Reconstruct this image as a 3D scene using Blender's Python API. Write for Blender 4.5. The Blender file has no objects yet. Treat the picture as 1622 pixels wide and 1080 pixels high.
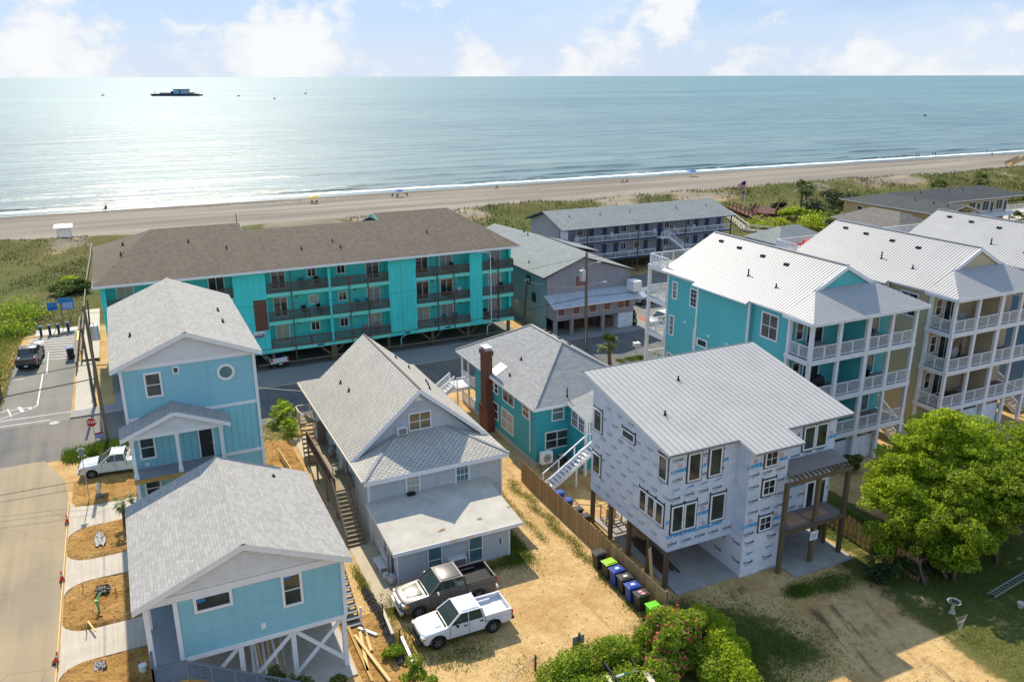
import bpy, bmesh, math, random
import numpy as np
from mathutils import Vector, Matrix
R = math.radians
random.seed(7); rng = np.random.default_rng(7)
scene = bpy.context.scene
COL = scene.collection
# ------------------------------------------------------------------ camera
F, CX, CY, HOR, CAMZ = 1300.0, 811.0, 540.0, 120.3, 29.5     # photo is 1622 x 1080
YAW, ROLL = R(25.5), R(0.16)
PITCH = math.atan((CY-HOR)/F)
_fw = Vector((math.sin(YAW)*math.cos(PITCH), math.cos(YAW)*math.cos(PITCH), -math.sin(PITCH)))
_r0 = Vector((math.cos(YAW), -math.sin(YAW), 0)); _u0 = _r0.cross(_fw)
_rt = _r0*math.cos(ROLL)-_u0*math.sin(ROLL); _up = _u0*math.cos(ROLL)+_r0*math.sin(ROLL)
cam_d = bpy.data.cameras.new('camera'); cam = bpy.data.objects.new('camera', cam_d); COL.objects.link(cam)
cam_d.sensor_fit = 'HORIZONTAL'; cam_d.sensor_width = 36.0; cam_d.lens = 36.0*F/1622.0
cam_d.clip_start = 0.5; cam_d.clip_end = 60000
m3 = Matrix((_rt, _up, -_fw)).transposed()
cam.matrix_world = Matrix.Translation((0, 0, CAMZ)) @ m3.to_4x4()
scene.camera = cam
def gp(x, y, z=0.0):                       # pixel of the photo -> point at height z
    d = _fw*F+_rt*(x-CX)-_up*(y-CY); return Vector((0, 0, CAMZ))+d*((z-CAMZ)/d.z)
def gpY(x, y, Y):
    d = _fw*F+_rt*(x-CX)-_up*(y-CY); return Vector((0, 0, CAMZ))+d*(Y/d.y)
# ------------------------------------------------------------------ sky and sun
SUN_AZ, SUN_EL = R(4.0), R(42.0)
SKY_STRENGTH, SUN_STRENGTH, EXPOSURE = 0.15, 4.6, 0.42
w = bpy.data.worlds.new('World'); scene.world = w; w.use_nodes = True
nt = w.node_tree; nt.nodes.clear()
def wn(t, **k):
    n = nt.nodes.new(t)
    for a, b in k.items(): setattr(n, a, b)
    return n
def wl(a, b): nt.links.new(a, b)
def wmath(op, a, b=None, c=None, clamp=False):
    n = wn('ShaderNodeMath', operation=op); n.use_clamp = clamp
    for i, v in enumerate((a, b, c)):
        if v is None: continue
        if isinstance(v, (int, float)): n.inputs[i].default_value = v
        else: wl(v, n.inputs[i])
    return n.outputs[0]
out = wn('ShaderNodeOutputWorld'); bg = wn('ShaderNodeBackground'); bg.inputs[1].default_value = SKY_STRENGTH
sky = wn('ShaderNodeTexSky', sky_type='NISHITA'); sky.sun_disc = False
sky.sun_elevation = SUN_EL; sky.sun_rotation = SUN_AZ; sky.air_density = 1.0; sky.dust_density = 0.6; sky.ozone_density = 1.6; sky.altitude = 30
tc = wn('ShaderNodeTexCoord'); sep = wn('ShaderNodeSeparateXYZ'); wl(tc.outputs['Generated'], sep.inputs[0])
az = wmath('ARCTAN2', sep.outputs[0], sep.outputs[1]); el = wmath('ARCSINE', sep.outputs[2])
def cloud_layer(sx, sy, off, scale, det, lo, hi, base, span):
    cb = wn('ShaderNodeCombineXYZ'); wl(wmath('MULTIPLY', az, sx), cb.inputs[0]); wl(wmath('MULTIPLY', el, sy), cb.inputs[1]); cb.inputs[2].default_value = off
    n = wn('ShaderNodeTexNoise'); n.inputs['Scale'].default_value = scale; n.inputs['Detail'].default_value = det; n.inputs['Roughness'].default_value = 0.58
    wl(cb.outputs[0], n.inputs['Vector'])
    # clouds thin out with elevation: cumulus banks near the horizon
    f = wmath('MULTIPLY_ADD', el, span, base)
    v = wmath('SUBTRACT', n.outputs['Fac'], f)
    mr = wn('ShaderNodeMapRange'); mr.interpolation_type = 'SMOOTHSTEP'; wl(v, mr.inputs[0])
    mr.inputs[1].default_value = lo; mr.inputs[2].default_value = hi; mr.inputs[3].default_value = 0; mr.inputs[4].default_value = 1
    return mr.outputs[0], n.outputs['Fac']
c1, n1 = cloud_layer(1.0, 1.35, 8.3, 9.0, 7.0, 0.0, 0.11, 0.425, 1.05)
c2, n2 = cloud_layer(1.0, 2.6, 9.1, 2.4, 5.0, 0.0, 0.30, 0.40, 0.12)
haze_f = wn('ShaderNodeMapRange'); haze_f.interpolation_type = 'SMOOTHSTEP'; wl(el, haze_f.inputs[0])
haze_f.inputs[1].default_value = -0.01; haze_f.inputs[2].default_value = 0.10; haze_f.inputs[3].default_value = 0.6; haze_f.inputs[4].default_value = 0.0
def wmix(f, a, b):
    n = wn('ShaderNodeMix', data_type='RGBA'); 
    for i, v in ((0, f), (6, a), (7, b)):
        if isinstance(v, tuple): n.inputs[i].default_value = v
        elif isinstance(v, float): n.inputs[i].default_value = v
        else: wl(v, n.inputs[i])
    return n.outputs[2]
SKYB = 5.2
blue = wmix(0.88, sky.outputs[0], (SKYB*0.36, SKYB*0.54, SKYB*0.85, 1))
s0 = wmix(haze_f.outputs[0], blue, (SKYB*0.74, SKYB*0.82, SKYB*0.92, 1))
# thin high cloud veil, thickened overhead out of view to whiten the fill light
vf = wn('ShaderNodeMapRange'); wl(el, vf.inputs[0]); vf.inputs[1].default_value = 0.05; vf.inputs[2].default_value = 0.55; vf.inputs[3].default_value = 0.45; vf.inputs[4].default_value = 0.7
s1 = wmix(wmath('MULTIPLY', c2, vf.outputs[0]), s0, (SKYB*0.95, SKYB*0.97, SKYB*1.0, 1))
cr = wn('ShaderNodeMapRange'); wl(n1, cr.inputs[0]); cr.inputs[1].default_value = 0.42; cr.inputs[2].default_value = 0.62; cr.inputs[3].default_value = 0.0; cr.inputs[4].default_value = 1.0
ccol = wmix(cr.outputs[0], (SKYB*0.74, SKYB*0.79, SKYB*0.86, 1), (SKYB*0.93, SKYB*0.94, SKYB*0.95, 1))
s2 = wmix(wmath('MULTIPLY', c1, 0.92), s1, ccol)
wl(s2, bg.inputs[0]); wl(bg.outputs[0], out.inputs[0])
sd = bpy.data.lights.new('sun', 'SUN'); sd.energy = SUN_STRENGTH; sd.angle = R(0.55); sd.color = (1.0, 0.90, 0.74)
sun = bpy.data.objects.new('sun', sd); COL.objects.link(sun); sun.location = (20, 60, 60)
sv = Vector((math.sin(SUN_AZ)*math.cos(SUN_EL), math.cos(SUN_AZ)*math.cos(SUN_EL), math.sin(SUN_EL)))
sun.rotation_euler = sv.to_track_quat('Z', 'Y').to_euler()
scene.view_settings.view_transform = 'Standard'; scene.view_settings.look = 'None'
scene.view_settings.gamma = 1.0; scene.view_settings.use_curve_mapping = False; scene.view_settings.exposure = EXPOSURE
scene.render.engine = 'CYCLES'; scene.cycles.max_bounces = 6; scene.cycles.transparent_max_bounces = 12

# ------------------------------------------------------------------ helpers
OFF = {}
def tag(o, label=None, cat=None, group=None, kind=None):
    if label: o['label'] = label
    if cat: o['category'] = cat
    if group: o['group'] = group
    if kind: o['kind'] = kind
    return o
def thing(name, label, cat, loc=(0, 0, 0), group=None):
    o = bpy.data.objects.new(name, None); COL.objects.link(o); o.location = loc; o.empty_display_size = 0.3
    OFF[o] = Vector(loc); return tag(o, label, cat, group)
def auto_uv(me):
    n = len(me.loops)
    if not n: return
    co = np.empty(len(me.vertices)*3); me.vertices.foreach_get('co', co); co = co.reshape(-1, 3)
    vi = np.empty(n, dtype=np.int32); me.loops.foreach_get('vertex_index', vi)
    nm = np.empty(len(me.polygons)*3); me.polygons.foreach_get('normal', nm); nm = nm.reshape(-1, 3)
    lt = np.empty(len(me.polygons), dtype=np.int32); me.polygons.foreach_get('loop_total', lt)
    N = np.repeat(nm, lt, axis=0)
    u = np.stack([-N[:, 1], N[:, 0], np.zeros(n)], 1); L = np.linalg.norm(u, axis=1)
    flat = L < 0.02
    u[flat] = (1, 0, 0); L[flat] = 1; u /= L[:, None]
    v = np.cross(N, u); p = co[vi]
    uv = np.stack([(p*u).sum(1), (p*v).sum(1)], 1)
    lay = me.uv_layers.new(name='UVMap'); lay.data.foreach_set('uv', uv.astype(np.float32).ravel())
class MB:
    def __init__(s): s.v = []; s.f = []; s.m = []
    def quad(s, *p, m=0):
        i = len(s.v); s.v += [tuple(q) for q in p]; s.f.append(tuple(range(i, i+len(p)))); s.m.append(m); return s
    poly = quad
    def box(s, x0, x1, y0, y1, z0, z1, m=0):
        if x0 > x1: x0, x1 = x1, x0
        if y0 > y1: y0, y1 = y1, y0
        if z0 > z1: z0, z1 = z1, z0
        i = len(s.v)
        s.v += [(x0, y0, z0), (x1, y0, z0), (x1, y1, z0), (x0, y1, z0), (x0, y0, z1), (x1, y0, z1), (x1, y1, z1), (x0, y1, z1)]
        s.f += [(i, i+3, i+2, i+1), (i+4, i+5, i+6, i+7), (i, i+1, i+5, i+4), (i+1, i+2, i+6, i+5), (i+2, i+3, i+7, i+6), (i+3, i, i+4, i+7)]
        s.m += [m]*6; return s
    def prism(s, poly, vec, m=0, mtop=None):          # poly: 3D points counter-clockwise seen from -vec's far side
        n = len(poly); i = len(s.v); vec = Vector(vec); P = [Vector(p) for p in poly]
        nrm = Vector((0, 0, 0))
        for a in range(n): nrm += P[a].cross(P[(a+1) % n])
        if nrm.dot(vec) < 0: P.reverse()
        s.v += [tuple(p) for p in P]+[tuple(p+vec) for p in P]
        s.f.append(tuple(range(i+n-1, i-1, -1))); s.m.append(m)
        s.f.append(tuple(range(i+n, i+2*n))); s.m.append(m if mtop is None else mtop)
        for a in range(n):
            b = (a+1) % n; s.f.append((i+a, i+b, i+n+b, i+n+a)); s.m.append(m)
        return s
    def slab(s, top, t, m=0, ms=1):                    # roof slab: top polygon, thickness downwards
        P = [Vector(p) for p in top]; n = len(P); i = len(s.v)
        nrm = Vector((0, 0, 0))
        for a in range(n): nrm += P[a].cross(P[(a+1) % n])
        if nrm.z < 0: P.reverse()
        s.v += [tuple(p) for p in P]+[(p.x, p.y, p.z-t) for p in P]
        s.f.append(tuple(range(i, i+n))); s.m.append(m)
        s.f.append(tuple(range(i+2*n-1, i+n-1, -1))); s.m.append(ms)
        for a in range(n):
            b = (a+1) % n; s.f.append((i+n+a, i+n+b, i+b, i+a)); s.m.append(ms)
        return s
    def bar(s, p0, p1, wd, ht, m=0):                   # beam of section wd x ht from p0 to p1
        p0 = Vector(p0); p1 = Vector(p1); d = (p1-p0).normalized()
        a = d.cross(Vector((0, 0, 1)))
        if a.length < 1e-4: a = Vector((1, 0, 0))
        a.normalize(); b = a.cross(d).normalized()
        a = a*wd/2; b = b*ht/2; i = len(s.v)
        for p in (p0, p1): s.v += [tuple(p-a-b), tuple(p+a-b), tuple(p+a+b), tuple(p-a+b)]
        s.f += [(i, i+1, i+2, i+3), (i+7, i+6, i+5, i+4)]+[(i+k, i+4+k, i+4+(k+1) % 4, i+(k+1) % 4) for k in range(4)]
        s.m += [m]*6; return s
    def cyl(s, p0, p1, r0, r1=None, n=10, m=0, cap=True):
        if r1 is None: r1 = r0
        p0 = Vector(p0); p1 = Vector(p1); d = (p1-p0).normalized()
        a = d.orthogonal().normalized(); b = d.cross(a); i = len(s.v)
        for p, r in ((p0, r0), (p1, r1)):
            for k in range(n):
                t = 2*math.pi*k/n; s.v.append(tuple(p+a*math.cos(t)*r+b*math.sin(t)*r))
        for k in range(n):
            s.f.append((i+k, i+(k+1) % n, i+n+(k+1) % n, i+n+k)); s.m.append(m)
        if cap:
            s.f.append(tuple(range(i+n-1, i-1, -1))); s.m.append(m); s.f.append(tuple(range(i+n, i+2*n))); s.m.append(m)
        return s
    def tube(s, pts, r, n=5, m=0):
        for a, b in zip(pts[:-1], pts[1:]):
            s.cyl(a, b, r, r, n, m, cap=False)
        return s
    def ell(s, c, r, nu=10, nv=6, m=0, jit=0.0):
        i = len(s.v); c = Vector(c)
        for a in range(nv+1):
            ph = math.pi*a/nv
            for k in range(nu):
                t = 2*math.pi*k/nu; j = 1+random.uniform(-jit, jit)
                s.v.append((c.x+r[0]*j*math.sin(ph)*math.cos(t), c.y+r[1]*j*math.sin(ph)*math.sin(t), c.z+r[2]*j*math.cos(ph)))
        for a in range(nv):
            for k in range(nu):
                s.f.append((i+a*nu+k, i+(a+1)*nu+k, i+(a+1)*nu+(k+1) % nu, i+a*nu+(k+1) % nu)); s.m.append(m)
        return s
    def mesh(s, name, mats, off=Vector((0, 0, 0)), smooth=False):
        me = bpy.data.meshes.new(name)
        me.from_pydata([(x-off[0], y-off[1], z-off[2]) for x, y, z in s.v], [], s.f)
        if not isinstance(mats, (list, tuple)): mats = [mats]
        for q in mats: me.materials.append(M[q])
        if len(mats) > 1: me.polygons.foreach_set('material_index', s.m)
        if smooth: me.polygons.foreach_set('use_smooth', [True]*len(me.polygons))
        auto_uv(me); me.update(); return me
    def build(s, name, mats, parent=None, loc=None, smooth=False, bevel=0):
        off = OFF[parent] if parent is not None else Vector(loc or (0, 0, 0))
        o = bpy.data.objects.new(name, s.mesh(name, mats, off, smooth)); COL.objects.link(o)
        if parent is not None: o.parent = parent
        else: o.location = off
        OFF[o] = off
        if bevel:
            b = o.modifiers.new('bevel', 'BEVEL'); b.width = bevel; b.segments = 2; b.limit_method = 'ANGLE'; b.angle_limit = R(35)
        return o
def inst(me, name, parent, loc, rz=0.0, rot=None, scale=None):
    o = bpy.data.objects.new(name, me); COL.objects.link(o)
    loc = Vector(loc)
    if parent is not None: o.parent = parent; o.location = loc-OFF[parent]
    else: o.location = loc
    OFF[o] = loc
    if rot is not None: o.rotation_euler = rot
    elif rz: o.rotation_euler = (0, 0, rz)
    if scale is not None: o.scale = scale
    return o
def raw_mesh(name, V, Fq, mat, smooth=False):          # numpy quads/tris
    me = bpy.data.meshes.new(name); nv = len(V); nf, k = Fq.shape
    me.vertices.add(nv); me.vertices.foreach_set('co', V.astype(np.float32).ravel())
    me.loops.add(nf*k); me.loops.foreach_set('vertex_index', Fq.astype(np.int32).ravel())
    me.polygons.add(nf); me.polygons.foreach_set('loop_start', np.arange(0, nf*k, k, dtype=np.int32))
    me.polygons.foreach_set('loop_total', np.full(nf, k, dtype=np.int32))
    me.materials.append(M[mat]); me.update(calc_edges=True)
    if smooth: me.polygons.foreach_set('use_smooth', [True]*nf)
    return me
def copy_tree(o, parent=None):
    c = o.copy(); COL.objects.link(c); c.parent = parent
    for ch in list(o.children): copy_tree(ch, c)
    return c

# ------------------------------------------------------------------ materials
M = {}
class NT:
    def __init__(s, name):
        m = bpy.data.materials.new(name); m.use_nodes = True; s.m = m; s.t = m.node_tree; s.t.nodes.clear(); M[name] = m
        s.o = s.n('ShaderNodeOutputMaterial'); s.b = s.n('ShaderNodeBsdfPrincipled'); s.l(s.b.outputs[0], s.o.inputs[0])
    def n(s, t, **k):
        q = s.t.nodes.new(t)
        for a, b in k.items(): setattr(q, a, b)
        return q
    def l(s, a, b): s.t.links.new(a, b)
    def setin(s, inp, v):
        if isinstance(v, (int, float)): inp.default_value = v
        elif isinstance(v, tuple): inp.default_value = v if len(v) == 4 or inp.type == 'VECTOR' else (*v, 1)
        else: s.l(v, inp)
    def math(s, op, a, b=None, clamp=False):
        q = s.n('ShaderNodeMath', operation=op); q.use_clamp = clamp; s.setin(q.inputs[0], a)
        if b is not None: s.setin(q.inputs[1], b)
        return q.outputs[0]
    def mix(s, f, a, b, bl='MIX'):
        q = s.n('ShaderNodeMix', data_type='RGBA', blend_type=bl); s.setin(q.inputs[0], f); s.setin(q.inputs[6], a); s.setin(q.inputs[7], b); return q.outputs[2]
    def coord(s, which='Object', sc=(1, 1, 1)):
        c = s.n('ShaderNodeTexCoord'); mp = s.n('ShaderNodeMapping'); mp.inputs['Scale'].default_value = sc
        if which == 'World':
            g = s.n('ShaderNodeNewGeometry'); s.l(g.outputs['Position'], mp.inputs[0])
        else: s.l(c.outputs[which], mp.inputs[0])
        return mp.outputs[0]
    def noise(s, vec, scale, det=4, rough=.55, out='Fac'):
        q = s.n('ShaderNodeTexNoise'); q.inputs['Scale'].default_value = scale; q.inputs['Detail'].default_value = det; q.inputs['Roughness'].default_value = rough
        s.l(vec, q.inputs['Vector']); return q.outputs[out]
    def rng(s, v, a, b, c=0., d=1., smooth=False):
        q = s.n('ShaderNodeMapRange'); q.interpolation_type = 'SMOOTHSTEP' if smooth else 'LINEAR'
        s.setin(q.inputs[0], v)
        for i, x in enumerate((a, b, c, d)): q.inputs[i+1].default_value = x
        return q.outputs[0]
    def bump(s, h, st=.3, dist=.02):
        q = s.n('ShaderNodeBump'); q.inputs['Strength'].default_value = st; q.inputs['Distance'].default_value = dist; s.l(h, q.inputs['Height']); s.l(q.outputs[0], s.b.inputs['Normal']); return q
    def fin(s, col, rough=.6, spec=.3, metal=0.):
        s.setin(s.b.inputs['Base Color'], col); s.setin(s.b.inputs['Roughness'], rough); s.b.inputs['Specular IOR Level'].default_value = spec; s.b.inputs['Metallic'].default_value = metal; return s.m
def c3(r, g, b): return (r, g, b, 1)
def srgb(r, g, b):                                     # 0-255 picture colour -> linear
    f = lambda v: (v/255/12.92 if v/255 <= .04045 else ((v/255+.055)/1.055)**2.4)
    return (f(r), f(g), f(b), 1)
def mul(c, k): return (c[0]*k, c[1]*k, c[2]*k, 1)
def plain(name, col, rough=.6, spec=.3, metal=0., var=.12, scale=1.5, bump=0):
    t = NT(name); v = t.coord('World'); n = t.noise(v, scale, 5)
    c = t.mix(t.rng(n, .3, .7), mul(col, 1-var), mul(col, 1+var))
    if bump: t.bump(t.noise(v, 30, 3), bump, .01)
    return t.fin(c, rough, spec, metal)
def siding(name, col, pitch=.15, depth=.5, var=.07):   # horizontal lap siding
    t = NT(name); uv = t.coord('UV'); sp = t.n('ShaderNodeSeparateXYZ'); t.l(uv, sp.inputs[0])
    fr = t.math('FRACT', t.math('DIVIDE', sp.outputs[1], pitch))
    row = t.math('FLOOR', t.math('DIVIDE', sp.outputs[1], pitch))
    cb = t.n('ShaderNodeCombineXYZ'); t.l(t.math('MULTIPLY', sp.outputs[0], .25), cb.inputs[0]); t.l(t.math('MULTIPLY', row, 7.31), cb.inputs[1])
    n = t.noise(cb.outputs[0], 1.0, 2); n2 = t.noise(t.coord('World'), .5, 5)
    k = t.math('ADD', t.math('MULTIPLY', n, .6), t.math('MULTIPLY', n2, .4))
    c = t.mix(t.rng(k, .3, .7), mul(col, 1-var), mul(col, 1+var))
    st_ = t.noise(t.coord('World', (2.2, 2.2, .12)), 1.0, 4, .6); c = t.mix(t.rng(st_, .52, .75, 0, .22), c, mul(col, .55))
    gap = t.rng(fr, .0, .16, .5, 1.0)
    c = t.mix(1.0, c, gap, 'MULTIPLY')
    t.bump(t.math('SUBTRACT', 1.0, fr), depth, .025)
    return t.fin(c, .55, .3)
def batten(name, col, pitch=.4, var=.08, wd=.1):
    t = NT(name); uv = t.coord('UV'); sp = t.n('ShaderNodeSeparateXYZ'); t.l(uv, sp.inputs[0])
    fr = t.math('FRACT', t.math('DIVIDE', sp.outputs[0], pitch))
    col_i = t.math('FLOOR', t.math('DIVIDE', sp.outputs[0], pitch))
    cb = t.n('ShaderNodeCombineXYZ'); t.l(t.math('MULTIPLY', sp.outputs[1], .3), cb.inputs[0]); t.l(t.math('MULTIPLY', col_i, 5.7), cb.inputs[1])
    k = t.math('ADD', t.math('MULTIPLY', t.noise(cb.outputs[0], 1, 2), .5), t.math('MULTIPLY', t.noise(t.coord('World'), .9, 5), .5))
    c = t.mix(t.rng(k, .3, .7), mul(col, 1-var), mul(col, 1+var))
    edge = t.math('LESS_THAN', fr, wd)
    c = t.mix(t.math('MULTIPLY', edge, .38), c, mul(col, .25))
    t.bump(edge, .4, .02)
    return t.fin(c, .6, .25)
def shingle(name, ca, cb_, wd=.30, ht=.14, mortar=.014, dark=.35, stain=.15, bs=.5):
    t = NT(name); uv = t.coord('UV')
    b = t.n('ShaderNodeTexBrick'); b.offset = .5; b.squash = 1.0
    t.l(uv, b.inputs['Vector']); b.inputs['Color1'].default_value = ca; b.inputs['Color2'].default_value = cb_
    b.inputs['Mortar'].default_value = mul(ca, dark); b.inputs['Scale'].default_value = 1.0; b.inputs['Mortar Size'].default_value = mortar
    b.inputs['Brick Width'].default_value = wd; b.inputs['Row Height'].default_value = ht; b.inputs['Mortar Smooth'].default_value = .2; b.inputs['Bias'].default_value = 0.0
    n = t.noise(t.coord('World'), .35, 6); n2 = t.noise(uv, 14, 2)
    c = t.mix(t.rng(n, .35, .7, 0, stain), b.outputs['Color'], mul(cb_, .55))
    c = t.mix(t.rng(n2, .3, .7, 0, .3), c, mul(ca, .7)); sk = t.noise(t.coord('UV', (1.6, .12, 1)), 1.0, 4, .6); c = t.mix(t.rng(sk, .52, .75, 0, .3), c, mul(cb_, .6))
    t.bump(t.math('SUBTRACT', 1.0, b.outputs['Fac']), bs, .02)
    return t.fin(c, .85, .15)
WHITE = c3(.78, .78, .77)
plain('white_trim', WHITE, .5, .35, var=.04)
plain('white_rail', c3(.74, .75, .77), .5, .35, var=.05)
plain('white_shake', c3(.72, .72, .72), .7, .2, var=.06)
siding('blue_lap', srgb(142, 196, 206)); batten('blue_batten', srgb(136, 196, 203), .42, .06, .1); siding('blue_lap_low', srgb(150, 200, 204))
siding('grey_lap', srgb(192, 195, 196), .12, .9, .09); siding('teal_lap', srgb(56, 160, 168), .15, .5, .08)
siding('town_teal', srgb(90, 184, 186), .16, .7, .06); siding('town_tan', srgb(196, 178, 148), .16, .6, .06); siding('town_blue', srgb(110, 152, 190), .16, .6, .06)
batten('condo_teal', srgb(72, 212, 206), .6, .08, .05); batten('condo_wall', srgb(78, 208, 202), 1.2, .06, .03); plain('condo_band', srgb(118, 218, 200), .6, var=.07)
batten('violet_grey', srgb(148, 146, 152), .35, .1, .08); batten('pale_teal_grey', srgb(128, 156, 160), .5, .1, .06); batten('motel_grey', srgb(158, 160, 168), .4, .07, .07); siding('tan_motel', srgb(196, 165, 112), .2, .3); plain('sage_wall', srgb(120, 138, 138))
shingle('shingle_light', srgb(182, 178, 171), srgb(158, 156, 151), .34, .17, .010, .6, .10)
t = NT('shingle_checker'); uv = t.coord('UV'); sp = t.n('ShaderNodeSeparateXYZ'); t.l(uv, sp.inputs[0])
row = t.math('FLOOR', t.math('DIVIDE', sp.outputs[1], .19)); fv = t.math('FRACT', t.math('DIVIDE', sp.outputs[1], .19)); cu = t.math('ADD', t.math('DIVIDE', sp.outputs[0], .40), t.math('MULTIPLY', row, .5)); fu = t.math('FRACT', cu)
cb = t.n('ShaderNodeCombineXYZ'); t.l(t.math('FLOOR', cu), cb.inputs[0]); t.l(row, cb.inputs[1]); wnz = t.n('ShaderNodeTexWhiteNoise', noise_dimensions='2D'); t.l(cb.outputs[0], wnz.inputs['Vector'])
dk = t.math('MULTIPLY', t.math('LESS_THAN', fu, .34), t.math('LESS_THAN', fv, .62)); dk = t.math('MULTIPLY', dk, t.rng(wnz.outputs['Value'], 0, 1, .45, 1))
c = t.mix(t.rng(wnz.outputs['Value'], 0, 1), srgb(180, 174, 164), srgb(200, 193, 182)); c = t.mix(t.rng(t.noise(t.coord('World'), .5, 5), .35, .7, 0, .25), c, srgb(140, 138, 130)); c = t.mix(t.math('MULTIPLY', dk, .82), c, srgb(92, 92, 88)); c = t.mix(t.math('MULTIPLY', t.math('LESS_THAN', fv, .08), .4), c, srgb(100, 98, 92))
t.bump(t.math('SUBTRACT', t.math('SUBTRACT', 1.0, fv), dk), .5, .02); t.fin(c, .85, .15)
shingle('shingle_brown', srgb(128, 116, 101), srgb(98, 89, 77), .33, .15, .012, .5, .15)
shingle('shingle_grey', srgb(168, 168, 166), srgb(146, 147, 147), .5, .14, .010, .55, .12)
shingle('shingle_greygreen', srgb(150, 156, 154), srgb(128, 135, 134), .4, .16, .008, .7, .25)
shingle('shingle_dark', srgb(86, 90, 90), srgb(70, 74, 74), .4, .16, .008, .7, .2)
shingle('shingle_mixed', srgb(132, 126, 116), srgb(104, 102, 98), .4, .18, .01, .6, .1)

def metalroof(name, col):
    t = NT(name); st = t.noise(t.coord('UV', (5, .22, 1)), 1.0, 4, .6); n = t.noise(t.coord('World'), .45, 5)
    c = t.mix(t.rng(n, .3, .7), mul(col, .93), mul(col, 1.05)); c = t.mix(t.rng(st, .5, .75, 0, .28), c, mul(col, .72)); t.fin(c, .5, .3)
metalroof('metal_roof', c3(.46, .45, .435)); metalroof('metal_roof_light', c3(.42, .415, .40))
plain('seam', c3(.24, .24, .245), .5); plain('seam_shaded', c3(.30, .30, .30), .4, .5)  # townhouse ribs are darker than their roof: rib shading put into the colour
plain('flat_roof', srgb(186, 180, 168), .8, .2, var=.13, scale=.9); plain('metal_awning', srgb(178, 188, 194), .4, .5)
plain('rust', srgb(140, 112, 80), .9)
plain('vent_dark', c3(.03, .025, .025), .6); plain('black', c3(.012, .012, .013), .5); plain('tar', c3(.03, .03, .032), .7)
plain('brick_red', srgb(120, 66, 52), .85)
t = NT('brick'); b = t.n('ShaderNodeTexBrick'); t.l(t.coord('UV'), b.inputs['Vector']); b.inputs['Color1'].default_value = srgb(118, 70, 54); b.inputs['Color2'].default_value = srgb(88, 54, 44); b.inputs['Mortar'].default_value = srgb(120, 92, 80)
b.inputs['Scale'].default_value = 1; b.inputs['Brick Width'].default_value = .22; b.inputs['Row Height'].default_value = .075; b.inputs['Mortar Size'].default_value = .008; t.bump(t.math('SUBTRACT', 1., b.outputs['Fac']), .4, .01); t.fin(b.outputs['Color'], .85, .2)
def wood(name, col, var=.25, rough=.75):
    t = NT(name); v = t.coord('UV', (14, 1.2, 1)); n = t.noise(v, 1.5, 5); g = t.n('ShaderNodeObjectInfo')
    k = t.math('ADD', t.math('MULTIPLY', n, .6), t.math('MULTIPLY', g.outputs['Random'], .4))
    c = t.mix(t.rng(k, .25, .75), mul(col, 1-var), mul(col, 1+var)); t.bump(n, .2, .01); return t.fin(c, rough, .2)
wood('treated', srgb(172, 140, 78)); wood('weathered', srgb(128, 116, 102)); wood('old_post', srgb(104, 92, 70)); wood('fence_wood', srgb(168, 138, 96), .28); wood('picket', srgb(176, 140, 92), .28); wood('pine', srgb(214, 184, 128), .12); wood('dark_wood', srgb(86, 66, 56)); wood('red_deck', srgb(104, 66, 56)); wood('rail_brown', srgb(98, 84, 76), .2); wood('pale_board', srgb(196, 186, 168), .15); wood('pole_wood', srgb(106, 96, 82), .2); wood('step_wood', srgb(158, 140, 112), .2); wood('plywood', srgb(128, 118, 112), .2); wood('osb', srgb(176, 140, 110), .15)
wood('deck_grey', srgb(134, 138, 143), .12); wood('rail_grey', srgb(112, 122, 134), .1); wood('rust_panel', srgb(112, 80, 66), .3)
t = NT('glass'); n = t.noise(t.coord('World'), .8, 2); t.fin(t.mix(t.rng(n, .35, .65), c3(.015, .022, .024), c3(.05, .065, .065)), .06, .7)
t = NT('glass_teal'); n = t.noise(t.coord('World'), .6, 2); t.fin(t.mix(t.rng(n, .35, .65), srgb(62, 100, 102), srgb(92, 128, 128)), .08, .6)
plain('blind', srgb(178, 176, 160), .5, .5, var=.1); plain('curtain', srgb(150, 152, 150), .4, .5, var=.2, scale=3)
plain('amber_glass', srgb(120, 104, 74), .15, .6, var=.3)
plain('door_dark', c3(.03, .028, .028), .35, .5); plain('door_blue', srgb(36, 74, 108), .45); plain('door_white', srgb(214, 222, 232), .45)
plain('board_red', srgb(128, 92, 86), .7, var=.2); plain('chrome', c3(.7, .7, .7), .2, .5, .8); plain('galv', c3(.45, .46, .48), .4, .5, .5)
plain('concrete', srgb(186, 178, 164), .85, .2, var=.08, scale=2.5, bump=.1); plain('slab_grey', srgb(158, 155, 149), .8, .2, var=.14, scale=1.2); plain('kerb', srgb(172, 166, 152), .85)
plain('path_concrete', srgb(184, 170, 146), .85, .2, var=.08)
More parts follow.
